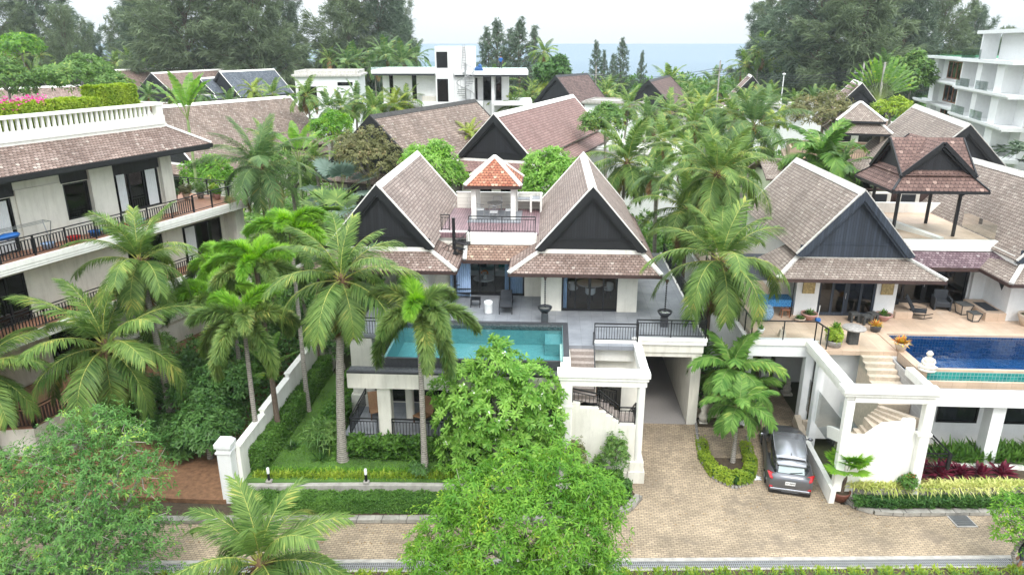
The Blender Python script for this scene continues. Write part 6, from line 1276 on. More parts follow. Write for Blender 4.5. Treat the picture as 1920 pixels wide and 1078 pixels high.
for i, (px_, Y_, top, w__, lb) in enumerate((
    (912, 170, 52, .8, 'leftmost narrow casuarina of the clump before the sea'), (932, 165, 38, 1.0, 'narrow casuarina right of the clump\'s leftmost'), (958, 175, 55, .9, 'low narrow casuarina in the middle of the clump before the sea'), (976, 165, 36, 1.05, 'tallest casuarina of the clump before the sea'), (1002, 172, 50, .8, 'rightmost narrow casuarina of the clump before the sea'),
    (1118, 190, 78, .75, 'thin casuarina before the sea, right of the chocolate brown roof'), (1133, 195, 95, .6, 'stunted casuarina between two thin ones before the sea'), (1150, 200, 102, .7, 'low sparse casuarina before the open sea'), (1168, 190, 72, .75, 'tallest thin casuarina before the open sea'), (1205, 200, 97, .6, 'leaning small casuarina before the open sea'))):
    cas(lb, px_, Y_, top, w_=w__, kind='c', k=i % 2, rz=i*1.1)
# overhanging branch at top right: a casuarina standing close on the right
t = thing('casuarina_tree', 'near casuarina whose drooping branch enters at the top right corner', 'casuarina tree', (58, 76, -1))
c = meshobj('crown', CC[1], parent=t); c.scale = (2.0, 2.0, 1.62); tr = meshobj('trunk', TRK['t'], parent=t)

def tree(label, x, y, z0, zt, lumps, n, name='tree', cat='tree', seed=1, r=.16, mats=None, bark='bark_grey', **kw):
    # lumps: (dx, dy, dz, rx, ry, rz) relative to the fork of the trunk at height zt
    t = thing(name, label, cat, (x, y, z0)); H = zt-z0; lp_ = [(l[0], l[1], l[2]+H, *l[3:]) for l in lumps]
    me = limbs(seed, (0, 0, 0), (0, 0, H), lp_, r).mesh('trunk', [M[bark]], True); meshobj('trunk', me, parent=t)
    meshobj('crown', leaf_crown(seed+3, lp_, n, mats=mats, **kw), parent=t); return t
def tree_at(label, Y_, px, z0, r_, n, **kw):       # round tree: crown centre sight line, radius
    a = aty(px[0], px[1], Y_); rx, rz_ = r_; sd = kw.get('seed', 1); rg_ = random.Random(sd)
    lm = [(0, 0, 0, rx*.7, rx*.7, rz_*.8)]
    for i in range(7): an = i*2*PI/7+rg_.random(); q = rg_.uniform(.42, .6); lm.append((rx*q*math.cos(an), rx*q*math.sin(an), rz_*rg_.uniform(-.35, .3), rx*.45, rx*.45, rz_*.45))
    lm.append((rg_.uniform(-.2, .2)*rx, rg_.uniform(-.2, .2)*rx, rz_*.5, rx*.45, rx*.45, rz_*.4))
    zt = a[2]-rz_*.4; lm = [(l[0], l[1], l[2]+rz_*.4, *l[3:]) for l in lm]
    return tree(label, a[0], Y_, z0, zt, lm, n, **kw)
G2 = [M['leaf_mid'], M['bark_grey']]; GF = [M['leaf_frangipani'], M['bark_grey'], M['white_flower']]
# big trees of the foreground: clumps given by sight line, distance and radius (in photo pixels)
def clump_tree(label, foot, fork, lumps, n, **kw):
    F_ = aty(*fork[:2], fork[2]); L_ = []
    for px_, py_, Y_, r_ in lumps: c = aty(px_, py_, Y_); rm = r_/FOC*math.dist((0, 0, CH), c); L_.append((c[0]-F_[0], c[1]-F_[1], c[2]-F_[2], rm, rm*.95, rm*.8))
    return tree(label, F_[0], F_[1], foot, F_[2], L_, n, **kw)
clump_tree('large bright yellow green tree in the foreground, covering the lower centre', -.75, (1000, 1075, 19.6), [(1045, 880, 20.6, 62), (955, 905, 20.3, 70), (1110, 925, 20, 62), (890, 930, 20, 66), (995, 960, 19.6, 85), (1118, 985, 19.6, 55), (850, 990, 19.8, 70), (930, 1020, 19, 85), (1060, 1030, 19, 90), (805, 1045, 19.4, 55), (1132, 1060, 19.2, 42), (880, 1090, 18.7, 85), (1010, 1100, 18.5, 90), (1090, 1100, 19, 70)], 6200, seed=21,
     mats=[M['leaf_bright'], M['twig']], per=7, L=.20, W=.052, droop=.3, up=.45, twigs=170, twr=.011, shell=(.45, 1.08), bark='twig')
clump_tree('large open grey twigged tree in the lower left corner', -.75, (160, 1070, 20.5), [(200, 790, 21.5, 42), (150, 830, 21.3, 60), (238, 830, 21, 50), (95, 870, 21.2, 60), (262, 890, 20.8, 55), (175, 910, 20.6, 80), (35, 920, 21, 60), (65, 1000, 20.5, 85), (170, 1005, 20, 90), (268, 985, 20.3, 55), (235, 1060, 20, 80), (100, 1080, 19.6, 95), (5, 1065, 20, 60), (10, 870, 21.5, 35)], 6800, seed=31,
     mats=[M['leaf_hazel'], M['twig']], per=6, L=.17, W=.05, droop=.25, up=.4, twigs=450, twr=.012, shell=(.35, 1.1), bark='twig')
clump_tree('frangipani tree with rosettes of long glossy leaves and white flowers, in front of the pool', .1, (930, 840, 27.0), [(935, 690, 27.4, 50), (880, 735, 27.2, 60), (1000, 730, 27.2, 52), (862, 785, 27, 48), (935, 770, 26.8, 75), (1015, 785, 26.8, 40), (880, 840, 26.7, 52), (960, 840, 26.6, 68), (1010, 840, 27, 42), (930, 655, 27.8, 25)], 1750, name='frangipani_tree', cat='frangipani', seed=41,
     mats=GF, per=13, L=.29, W=.08, droop=.12, up=.3, tilt=(50, 88), fold=True, shell=(.85, 1.08), flowers=70, low=-.9, Lvar=.2)
tree_at('leafy green tree behind the left wing roof of the main villa', 50, (815, 318), -.5, (2.6, 2.2), 1500, name='tree', seed=51, mats=[M['leaf_frangipani'], M['bark_grey'], M['white_flower']], per=8, L=.34, W=.10, flowers=30)
tree_at('rounded bright green tree right behind the rooftop terrace', 50, (1035, 335), -.5, (2.6, 2.3), 1500, seed=52, mats=[M['leaf_frangipani'], M['bark_grey'], M['white_flower']], per=9, L=.36, W=.11, flowers=20)
tree_at('olive green tree with reddish shoots behind the black gable of the left wing', 52, (688, 300), -.5, (3.0, 2.7), 1700, seed=53, mats=[M['leaf_olive'], M['bark_dark']], per=6, L=.28, W=.10)
tree_at('dark green round tree beside the clump of narrow casuarinas', 130, (1040, 140), -.5, (3.9, 3.4), 1500, seed=54, mats=[M['leaf_dark'], M['bark_dark']], per=6, L=.7, W=.32)
tree_at('wide light green tree behind the roof garden of the left block', 95, (155, 145), -.5, (6.0, 3.0), 1900, seed=55, mats=[M['leaf_mid'], M['bark_dark']], per=6, L=.55, W=.22)
tree_at('light green tree under the leftmost casuarinas', 150, (38, 88), -.5, (5.0, 3.0), 1100, seed=56, mats=[M['leaf_bright'], M['bark_dark']], per=6, L=.7, W=.3)
tree_at('green bushy tree at the left edge beside the pale grey roofed building', 90, (12, 150), -.5, (4, 3), 1200, seed=57, mats=[M['leaf_mid'], M['bark_dark']], per=6, L=.5, W=.2)
tree_at('pale olive tree with bare twigs among the roofs right of the palm grove', 72, (1545, 212), -.5, (4.2, 2.2), 1500, seed=58, mats=[M['leaf_olive'], M['twig']], per=6, L=.35, W=.13, twigs=60)
tree_at('yellow flowering bush tree below the travellers palm', 76, (1672, 205), -.5, (2.2, 1.4), 800, seed=59, mats=[M['leaf_lime'], M['bark_dark']], per=6, L=.3, W=.12)
tree_at('dense green tree left of the hotel facade', 118, (1712, 140), -.5, (3.6, 3.8), 1700, seed=60, mats=[M['leaf_mid'], M['bark_dark']], per=6, L=.6, W=.25)
tree_at('small tree with bright leaves between the palm and the rose roofed house', 62, (620, 240), -.5, (2.2, 1.6), 800, seed=61, mats=[M['leaf_bright'], M['bark_dark']], per=7, L=.34, W=.11)
tree_at('small bright tree right of the rose red roof', 70, (1135, 225), -.5, (2.6, 1.7), 1000, seed=62, mats=[M['leaf_mid'], M['bark_dark']], per=6, L=.4, W=.14)
tree_at('dark shrubby tree by the stem of the leaning coconut palm, left of the garden wall', 31, (400, 735), -.5, (2.1, 1.7), 1700, seed=63, mats=[M['leaf_dark'], M['bark_dark']], per=7, L=.26, W=.085, r=.1)
tree_at('umbrella leaved shrub tree against the road side of the garden wall', 28.0, (385, 800), -.5, (1.7, 1.1), 1500, seed=64, mats=[M['leaf_dark'], M['bark_dark']], per=8, L=.24, W=.08, r=.12)
tree_at('dark bushy tree between the block terrace and the leaning palm', 33, (285, 750), -.5, (1.6, 1.5), 1300, seed=65, mats=[M['leaf_dark'], M['bark_dark']], per=6, L=.16, W=.06, r=.09)
tree_at('pale green tree cut by the right edge over the brick road', 22.8, (1925, 985), -.75, (1.25, 1.5), 900, seed=66, mats=[M['leaf_bright'], M['twig']], per=6, L=.16, W=.06, r=.07, twigs=60)
tree_at('thin leafed tree beside the left wing wall, at the back of the lawn', 37, (640, 640), .1, (1.2, 1.6), 700, seed=67, mats=[M['leaf_dark'], M['bark_dark']], per=6, L=.2, W=.07, r=.08)
tree_at('leafy tree behind the foxtail palms, left of the main villa', 41, (560, 520), -.2, (3.0, 2.2), 1500, seed=68, mats=[M['leaf_hedge'], M['bark_dark']], per=6, L=.26, W=.09, r=.12)
tree_at('small green garden tree beyond the end balcony of the left block', 52, (395, 325), -.5, (2.2, 1.5), 900, seed=69, mats=[M['leaf_bright'], M['bark_dark']], per=6, L=.3, W=.1)
tree_at('rust tipped tree right of the big leaning palm fronds', 53, (545, 330), -.5, (2.6, 2.0), 1200, seed=70, mats=[M['leaf_mid'], M['bark_dark']], per=6, L=.3, W=.1)
# bananas, travellers palm
def banana(label, Y_, px, z0, L, W, n, h, seed, name='banana_plant', cat='banana plant', fan=None, el=(40, 85), stem=1.0):
    a = aty(px[0], px[1], Y_); t = thing(name, label, cat, (a[0], Y_, z0)); H = a[2]-z0
    meshobj('stem', trunk_mesh(max(H, .3), .14, .09, n=8, mat=M['crownshaft'] if fan is None else M['bark_dark']), parent=t)
    meshobj('leaves', big_leaf_plant(seed, n, stem, L, W, [M['leaf_banana'], M['rachis_green']], el, fan=fan), (0, 0, H), parent=t); return t
banana('banana plant with torn upright leaves behind the end of the left block balustrade', 50, (352, 225), -.5, 2.6, .8, 7, 3, 71, el=(55, 88))
banana('banana plant with broad leaves behind the arching palm, left of the villa roofs', 50, (560, 305), -.5, 2.2, .75, 7, 3, 72, el=(50, 85))
banana('banana plant beside the garden wall in the dark shrubbery', 35, (505, 705), -.5, 1.6, .6, 6, 1, 73)
banana('travellers palm with a flat fan of large leaves, in front of the right casuarinas', 95, (1645, 190), -.6, 3.2, 1.0, 19, 4, 74, 'travellers_palm', 'travellers palm', fan=R(8), stem=2.2)

bush_q = []
# ================================================================= SHRUBBERY AND MASS PLANTING (nobody could count it)
def scatter(name, label, seed, n, fn, size, mat, per=5, cat='shrubbery'):
    rg = np.random.default_rng(seed); P, S_ = fn(rg, n); A = Acc(); ax = nrm(np.array([0, 0, 1.])+.5*randu(rg, len(P))); X = nrm(np.cross(ax, randu(rg, len(P)))); Y = np.cross(ax, X)
    for k in range(per):
        th = 2*PI*k/per+rg.uniform(-.4, .4, len(P)); ti = rg.uniform(.4, 1.5, len(P))
        D = nrm(ax*np.cos(ti)[:, None]+(X*np.cos(th)[:, None]+Y*np.sin(th)[:, None])*np.sin(ti)[:, None]); A.leaves(P, D, nrm(ax+.4*randu(rg, len(P))), size*S_*rg.uniform(.7, 1.3, len(P)), size*S_*.4, .15)
    return tag(meshobj(name, A.mesh(name, [M[mat]])), label, cat, kind='stuff')
def field(x0, x1, y0, y1, base, amp, keep=None, grow=60.):
    def fn(rg, n):
        t = rg.random(n)**.75; y = y0+(y1-y0)*t; hw_ = (x1-x0)/2*(.45+.55*t) if keep != 'rect' else (x1-x0)/2; x = (x0+x1)/2+rg.uniform(-1, 1, n)*hw_
        h = base+amp*(.5+.25*np.sin(x*.31+y*.11)+.25*np.sin(x*.13-y*.23)+.15*np.sin(x*.9+y*.7)); z = h*rg.uniform(.6, 1.05, n)-.6
        return np.stack([x, y, z], 1), np.maximum(.4, y/grow)
    return fn
scatter('shrubbery', 'dense green undergrowth between the far houses', 81, 26000, field(-110, 100, 46, 130, 1.5, 3.2), .55, 'leaf_mid')
scatter('shrubbery', 'dark mass of far trees beneath the casuarinas and in front of the beach', 82, 16000, field(-190, 170, 130, 245, 3.0, 5.5), .5, 'leaf_hedge')
scatter('shrubbery', 'green shrubs filling the strip between the two villas', 83, 2600, field(7.4, 9.3, 32.2, 60, .8, 1.8, 'rect', 40), .3, 'leaf_dark')
scatter('shrubbery', 'shrubs behind the main villa', 84, 3800, field(-24, 30, 47.5, 58, 1.5, 2.5, 'rect'), .5, 'leaf_hedge')
scatter('shrubbery', 'mixed low shrubs left of the garden wall', 85, 6500, field(-21, -13.2, 28.5, 52, .5, 1.9, 'rect', 40), .3, 'leaf_dark')
scatter('fern_bed', 'feathery green ferns along the foot of the porch', 86, 1500, lambda rg, n: (np.stack([rg.uniform(-9.3, -1.2, n), rg.uniform(27.3, 28.15, n), rg.uniform(.2, .95, n)], 1), np.ones(n)), .26, 'leaf_hedge', 6, 'ferns')
scatter('fern_bed', 'dark green shrubs against the left side of the villa', 87, 1600, lambda rg, n: (np.stack([rg.uniform(-10.4, -9.5, n), rg.uniform(28.5, 36, n), rg.uniform(.2, 1.3, n)], 1), np.ones(n)), .24, 'leaf_hedge', 6, 'ferns')
for i, (px_, py_, Y_, r_, h_, mt, lb) in enumerate(((300, 830, 29.5, 1.0, 1.3, 'leaf_dark', 'dark rounded shrub right of the leaning palm foot'), (250, 800, 31, 1.0, 1.5, 'leaf_hedge', 'green shrub by the terrace of the left block'), (420, 780, 30.5, 1.1, 1.6, 'leaf_dark', 'dark glossy shrub against the outer face of the garden wall'), (455, 720, 34, 1.2, 1.9, 'leaf_hedge', 'tall green shrub behind the foxtail palm outside the garden wall'), (360, 700, 35, 1.3, 1.9, 'leaf_dark', 'large dark shrub between the leaning palm and the foxtail palm'), (500, 650, 40, 1.4, 2.2, 'leaf_dark', 'dark shrub in the shade behind the garden wall'), (300, 690, 38, 1.2, 1.8, 'leaf_mid', 'green shrub under the lower balcony of the left block'), (230, 690, 34, .9, 1.4, 'leaf_dark', 'dark shrub beside the corner of the lower balcony'), (345, 850, 28, .8, .9, 'leaf_dark', 'low dark shrub nearest the bare soil'), (420, 640, 42, 1.3, 2.4, 'leaf_mid', 'tall light shrub at the back below the end terrace'))):
    q_ = aty(px_, py_, Y_); bush_q.append((lb, q_[0], Y_, -.45, r_, h_, mt, 130+i))
def blades(name, label, seed, n, x0, x1, yf, z, L, W, mat, el=(20, 85), droop=.6, wid=.3, cat='ground cover'):
    rg = np.random.default_rng(seed); A = Acc(); x = rg.uniform(x0, x1, n); c = np.round(x/.33)*.33+rg.normal(0, .05, n) if cat != 'verge' else x+.12*np.sin(x*17)+.2*np.sin(x*5.3); y = np.array([yf(v) for v in c])+rg.uniform(-wid, wid, n)
    el_ = np.radians(rg.uniform(el[0], el[1], n)); az = rg.uniform(0, 2*PI, n); D = np.stack([np.cos(el_)*np.cos(az), np.cos(el_)*np.sin(az), np.sin(el_)], 1); S = np.stack([-np.sin(az), np.cos(az), 0*az], 1)
    A.strips(np.stack([c, y, np.full(n, z)], 1), D, S, L*rg.uniform(.6, 1.15, n), W, droop*rg.uniform(.4, 1.2, n), 0)
    return tag(meshobj(name, A.mesh(name, [M[mat]])), label, cat, kind='stuff')
blades('border_plants', 'yellow green edging plants along the front of the lawn', 91, 3800, -12.3, .3, lambda v: 25.95+(v+12)*.045, .12, .34, .035, 'leaf_lime', (15, 75), .5, .17)
blades('border_plants', 'fresh green edging plants behind the yellow edging of the lawn', 92, 3000, -12.3, .3, lambda v: 26.25+(v+12)*.045, .12, .30, .035, 'leaf_bright', (25, 80), .5, .15)
blades('striped_plants', 'cream striped spider plants spilling over the low stone wall', 93, 3200, 12.9, 21, lambda v: 26.68+max(0, v-14.5)*.065, .0, .62, .045, 'leaf_striped', (15, 80), .9, .2)
blades('strap_leaf_plants', 'tall strap leaved green plants in the raised bed of the right villa', 94, 2200, 17.2, 24, lambda v: 28.9+(v-17)*.05, .1, 1.05, .085, 'leaf_hedge', (35, 88), .5, .45)
blades('verge_plants', 'low pale green planting along the lower edge, below the drain', 95, 6000, -14, 20, lambda v: 20.55+(v+14)*.0625, -.6, .2, .035, 'leaf_lime', (20, 85), .4, .22, cat='verge')
blades('verge_plants', 'green grasses below the drain', 96, 3500, -14, 20, lambda v: 20.2+(v+14)*.0625, -.6, .28, .035, 'leaf_mid', (20, 85), .4, .25, cat='verge')
scatter('ground_cover', 'dark green groundcover with blue flowers inside the right kerb', 88, 4200, lambda rg, n: ((lambda x: np.stack([x, 26.12+np.maximum(0, x-14)*.065+rg.uniform(-.2, .24, n), rg.uniform(-.55, -.22, n)], 1))(rg.uniform(12.8, 22, n)), np.ones(n)), .13, 'leaf_dark', 6, 'ground cover')
scatter('ground_cover', 'low mixed leaves around the foot of the bright tree', 89, 2500, lambda rg, n: (np.stack([rg.uniform(1.2, 3.3, n), rg.uniform(25.6, 27.2, n), rg.uniform(-.5, .1, n)], 1), np.ones(n)), .16, 'leaf_hedge', 6, 'ground cover')
# hedges
hedge('hedge', [(-12.6, 24.75), (-7, 25.0), (-1, 25.25), (1.0, 25.3)], .75, .62, -.7, M['leaf_hedge'], 'long clipped dark green hedge between the kerb and the low lawn wall', 'hedge', 5, 420, .07, .04)
hedge('hedge', [(-12.25, 26.2), (-12.2, 31), (-12.2, 36)], .55, 1.05, .1, M['leaf_hedge'], 'dark climbing hedge along the inner face of the garden wall', 'hedge', 6, 260, .10, .05)
for i, (a, b_) in enumerate((((-11.9, 25.9), (-11.6, 26.4)),)): pass
hedge('box_hedge', [(2.75, 25.75), (3.3, 26.2), (3.45, 26.9)], .5, .55, -.7, M['leaf_dark'], 'small dark bush by the foot of the white stair pillar', 'bush', 7, 500, .08, .045)
isl = [(7.45, 31.6), (7.3, 30.2), (7.25, 28.9), (7.55, 27.9), (8.2, 27.45), (8.9, 27.8), (9.2, 28.6), (9.3, 29.8), (9.35, 30.6)]
hedge('oval_hedge', isl, .46, .40, -.55, M['leaf_lime'], 'light green low hedge round the oval palm bed beside the car', 'hedge', 8, 420, .07, .04)
g = MB(); g.prism(isl, -.8, -.35); solo(g, 'oval_bed', M['soil_dark'], 'dark soil bed inside the oval light green hedge', 'flower bed', (8.3, 29, -.8))
ik = [(x+(x-8.3)*.16, y+(y-29.2)*.10-.05) for x, y in isl]; g = MB()
for a, b_ in zip(ik[:-1], ik[1:]):
    k = max(1, int(math.dist(a, b_)/.16))
    for j in range(k): q = lerp(a, b_, (j+.5)/k); g.bbox(q[0]-.06, q[0]+.06, q[1]-.06, q[1]+.06, -.8, gz(q[1])+.10, .015)
solo(g, 'stone_edging', M['stone_grey'], 'row of small grey edging stones round the oval palm bed', 'edging', (8.3, 29, -.8))
# topiary and flowering hedge on the roof garden of the left block (positions in the block's own frame)
def ab(x, y, z): c, s = math.cos(R(71)), math.sin(R(71)); return (-24.7+x*c-y*s, 29.8+x*s+y*c, z)
a, b_ = ab(8.2, 2.5, 0), ab(10.6, 2.5, 0); hedge('clipped_hedge', [a[:2], b_[:2]], 1.1, 1.8, 13.5, M['leaf_lime'], 'clipped square lime green hedge block at the end of the roof garden', 'hedge', 9, 340, .11, .06)
a, b_ = ab(-1, 2.3, 0), ab(8.0, 2.3, 0); hedge('flowering_hedge', [a[:2], b_[:2]], 1.0, 1.25, 13.5, M['leaf_lime'], 'loose lime hedge dotted with pink blossom behind the roof garden balustrade', 'hedge', 10, 230, .14, .07)
rg = np.random.default_rng(5); A = Acc(); n = 420; xx = rg.uniform(-1, 5.5, n); P = np.array([ab(x, 2.3+rg.uniform(-.5, .5), 14.75+rg.uniform(-.25, .3)) for x in xx]); 
for k in range(4): A.leaves(P+rg.normal(0, .06, P.shape), randu(rg, n), randu(rg, n), .10, .09, 0, 0)
tag(meshobj('blossom', A.mesh('blossom', [M['pink_flower']])), 'pink bougainvillea blossom over the roof garden hedge', 'blossom', kind='stuff')
# shrubs: named single bushes
def bush(label, x, y, z, r_, h, mat, n=260, L=.12, W=.05, seed=1, name='shrub', cat='shrub', per=6, flowers=0, fl=None, group=None, low=-.2):
    mats = [M[mat], M['bark_dark']]+([M[fl]] if fl else []); me = leaf_crown(seed, [(0, 0, h*.5, r_, r_, h*.5), (r_*.3, 0, h*.65, r_*.6, r_*.6, h*.35), (-r_*.3, r_*.2, h*.6, r_*.6, r_*.6, h*.35)], n, per=per, L=L, W=W, mats=mats, shell=(.5, 1.05), flowers=flowers, twigs=14, twr=.008, low=low, name=name)
    return tag(meshobj(name, me, (x, y, z)), label, cat, group)
def spiky(label, x, y, z, L, W, n, mats, seed=1, el=(20, 88), droop=.5, name='plant', cat='plant', group=None): return tag(meshobj(name, tuft(seed, n, L, W, mats, el, droop, name), (x, y, z)), label, cat, group)
for q_ in bush_q: bush(q_[0], q_[1], q_[2], q_[3], q_[4], q_[5], q_[6], 520, .22, .085, q_[7])
bush('tall loose shrub in front of the white stair wall, left of the pillar', 3.0, 26.95, -.6, .62, 2.5, 'leaf_mid', 520, .13, .055, 101)
bush('slim dark shrub at the corner where the frangipani meets the stair wall', 1.35, 27.0, -.6, .45, 2.2, 'leaf_olive', 420, .12, .05, 102)
bush('thin shrub between the two taller shrubs at the white stair wall', 2.25, 27.0, -.6, .28, 1.5, 'leaf_mid', 180, .12, .05, 103)
bush('dwarf bush at the foot of the middle lawn palm', -5.3, 26.4, .1, .55, .55, 'leaf_dark', 260, .1, .045, 104)
spiky('low spathe plant with white flowers beside the foxtail trunk', -11.5, 28.2, .1, .55, .12, 40, [M['leaf_dark']], 105)
bush('red stemmed cane palm shrub on the lawn', -9.95, 27.9, .1, .7, 1.5, 'leaf_mid', 170, .42, .06, 106, per=5); spiky('tall grass like clump on the lawn before the square slab', -9.9, 27.3, .1, .8, .05, 60, [M['leaf_dark']], 107)
bush('red flowering shrub at the corner of the white stair wall of the right villa', 15.0, 26.45, -.1, .36, .85, 'leaf_hedge', 300, .1, .05, 108, flowers=26, fl='red_flower')
for i, (x, y, s_, lb) in enumerate(((16.1, 27.9, 1.1, 'tall purple leaved cordyline beside the porch rail'), (16.9, 27.75, 1.0, 'purple cordyline right of the tallest one'), (17.8, 27.8, .8, 'purple cordyline at the left end of the raised white planter'), (18.7, 27.85, .75, 'low purple cordyline before the raised white planter'), (19.6, 27.95, .8, 'purple cordyline nearest the right picture edge'))):
    spiky(lb, x, y, .0, 1.0*s_, .13, 60, [M['leaf_purple']], 110+i, name='cordyline', cat='cordyline')
spiky('low purple leaved plant to the left of the tall cordyline', 15.75, 27.1, .0, .7, .1, 50, [M['leaf_purple']], 118, name='cordyline', cat='cordyline')
g = MB(); g.box(17.0, 30, 28.25, 28.45, -.7, .15); solo(g, 'planter_wall', M['plaster_clean'], 'long low white planter wall below the pool of the right villa', 'planter', (18, 28.3, -.7))
# ================================================================= CAR
plain('car_paint', (.17, .175, .19), .28, metal=.6, var=.03); plain('car_black', (.012, .012, .014), .35); plain('tyre', (.015, .015, .016), .8); plain('rim', (.35, .36, .38), .3, metal=.8); plain('tail_red', (.42, .006, .012), .15); plain('plate_white', (.85, .85, .85), .4); plain('car_glass', (.02, .024, .028), .04, spec=.9); plain('rear_glass_sky', (.30, .38, .38), .08, spec=.8)  # rear window glass is pale: sky reflection put into its colour
plain('car_paint_sky_lit', (.33, .34, .37), .25, metal=.7, var=.03)  # lighter body paint: sky reflection on the roof put into the colour
ca = thing('car', 'grey compact crossover car seen from behind, parked in front of the garages', 'car', (10.82, 29.02, -.62), R(-11)); kw = dict(local=True)
def loft(secs, close=True, mi=0, mb=None):
    mb = mb or MB(); v = []; n = len(secs[0])
    for s_ in secs: v += s_
    fs = [(i*n+j, i*n+(j+1) % n, (i+1)*n+(j+1) % n, (i+1)*n+j) for i in range(len(secs)-1) for j in range(n)]
    fs += [tuple(range(n-1, -1, -1)), tuple(range((len(secs)-1)*n, len(secs)*n))]; mb.faces(v, fs, mi, True); return mb
def csec(y, w, zb, zs, zt, wt): return [(-w*.9, y, zb), (-w, y, zb+.12), (-w*1.0, y, zs), (-w*.97, y, zs+.12), (-wt, y, zt-.02), (-wt*.6, y, zt+.02), (wt*.6, y, zt+.02), (wt, y, zt-.02), (w*.97, y, zs+.12), (w, y, zs), (w, y, zb+.12), (w*.9, y, zb)]
bd = [(-2.17, .62, .34, .55, .80, .50), (-2.12, .78, .26, .60, .93, .62), (-1.98, .86, .24, .66, 1.02, .70), (-1.6, .91, .22, .76, 1.06, .76), (-1.1, .92, .2, .74, 1.05, .78), (-.4, .87, .2, .66, 1.00, .79), (.5, .87, .2, .66, .98, .78), (1.0, .90, .2, .68, .99, .76), (1.45, .90, .22, .66, .95, .68), (1.85, .84, .24, .58, .86, .60), (2.08, .70, .28, .50, .74, .50), (2.17, .5, .34, .46, .62, .4)]
loft([csec(*b_) for b_ in bd]).build('body', M['car_paint'], ca, **kw)
def gsec(y, w0, z0, w1, z1): return [(-w0, y, z0), (-w1, y, z1-.04), (-w1*.86, y, z1), (w1*.86, y, z1), (w1, y, z1-.04), (w0, y, z0)]
loft([gsec(-1.93, .62, 1.0, .56, 1.04), gsec(-1.55, .76, .98, .60, 1.30), gsec(-1.25, .79, .98, .62, 1.46), gsec(-.4, .80, .96, .64, 1.54), (gsec(.35, .80, .95, .64, 1.52)), gsec(.75, .79, .95, .62, 1.33), gsec(1.22, .72, .95, .60, 1.0)]).build('windows', M['car_glass'], ca, **kw)
def rsec(y, w, z, h=.03): return [(-w, y, z-.03), (-w*.9, y, z+.012), (0, y, z+h+.012), (w*.9, y, z+.012), (w, y, z-.03), (0, y, z-.03)]
ro = loft([rsec(-1.42, .60, 1.43), rsec(-1.2, .63, 1.50), rsec(-.4, .655, 1.55), rsec(.3, .645, 1.53), rsec(.48, .60, 1.475)]).build('roof', M['car_paint_sky_lit'], ca, **kw)
g = MB()
for s in (-1, 1): g.bar((s*.61, -1.1, 1.545), (s*.62, .3, 1.555), .03, .03)
g.build('roof_rail', M['car_paint_sky_lit'], ro, **kw)
loft([rsec(-1.78, .56, 1.36, .0), rsec(-1.62, .62, 1.42), rsec(-1.46, .62, 1.435)]).build('spoiler', M['car_paint_sky_lit'], ca, **kw); MB().box(-.5, .5, -1.50, -1.44, 1.38, 1.475).build('spoiler_gap_shade', M['car_black'], ca, **kw)  # solid black strip stands for the shade in the gap
MB().faces([(-.50, -1.92, 1.07), (.50, -1.92, 1.07), (.47, -1.66, 1.30), (-.47, -1.66, 1.30)], [(0,1,2,3)]).build('rear_window', M['rear_glass_sky'], ca, **kw)
MB().bar((-.05, -1.93, 1.08), (.42, -1.86, 1.13), .025).build('wiper', M['car_black'], ca, **kw)
MB().bar((0, -1.28, 1.5), (0, -1.18, 1.56), .03, .06).build('antenna', M['car_black'], ro, **kw)
for s in (-1, 1):
    MB().faces([(s*.40, -2.14, .90), (s*.80, -2.07, .86), (s*.90, -1.80, 1.02), (s*.80, -1.86, 1.06), (s*.44, -2.05, .99), (s*.62, -2.13, .80)], [(0,5,1,4), (1,2,3,4)] if s > 0 else [(4,1,5,0), (4,3,2,1)]).build('tail_light', M['tail_red'], ca, **kw)
    MB().bbox(s*.72-.08, s*.72+.08, -2.16, -2.10, .44, .54, .02).build('reflector', M['tail_red'], ca, **kw)
    m = MB(); m.blob((s*1.0, .78, 1.03), (.11, .07, .08), 8, 6); m.bar((s*.84, .8, 1.0), (s*.95, .8, 1.02), .04); m.build('wing_mirror', M['car_paint_sky_lit'], ca, **kw)
    MB().faces([(s*.872, -.35, .55), (s*.872, .9, .55), (s*.872, .9, .57), (s*.872, -.35, .57)], [(0,1,2,3)]).build('door_trim', M['car_black'], ca, **kw)
    for y in (-1.33, 1.32):
        w_ = MB().tube([(s*.70, y, .335), (s*.73, y, .335), (s*.90, y, .335), (s*.925, y, .335)], [.30, .335, .335, .30], 20).build('wheel', M['tyre'], ca, **kw)
        MB().tube([(s*.91, y, .335), (s*.935, y, .335)], .22, 10).build('rim', M['rim'], w_, **kw)
        arch = MB(); arch.tube([(s*.86, y+.42*math.cos(a), .33+.42*math.sin(a)) for a in np.linspace(0, PI, 11)], .055, 6); arch.build('wheel_arch', M['car_black'], ca, **kw)
MB().bbox(-.80, .80, -2.22, -2.02, .22, .42, .04).bbox(-.35, .35, -2.24, -2.2, .30, .36, .02).build('bumper', M['car_black'], ca, **kw)
MB().bbox(-.76, .76, -2.20, -2.1, .40, .46, .02).build('bumper_trim', M['car_paint_sky_lit'], ca, **kw)
pl = MB().box(-.21, .17, -2.185, -2.17, .66, .82).build('number_plate', M['plate_white'], ca, **kw)
def text(s_, size, loc, rot, mat, parent, name='lettering', ext=.003):
    c = bpy.data.curves.new(name, 'FONT'); c.body = s_; c.size = size; c.extrude = ext; c.align_x = 'CENTER'; c.align_y = 'CENTER'; o = bpy.data.objects.new(name, c); col.objects.link(o)
    me = bpy.data.meshes.new_from_object(o.evaluated_get(bpy.context.evaluated_depsgraph_get())); bpy.data.objects.remove(o); me.materials.clear(); me.materials.append(M[mat]); q = meshobj(name, me, loc, 0, parent); q.rotation_euler = rot; return q
text('17 3695', .105, (-.02, -2.19, .75), (R(90), 0, 0), 'car_black', pl)
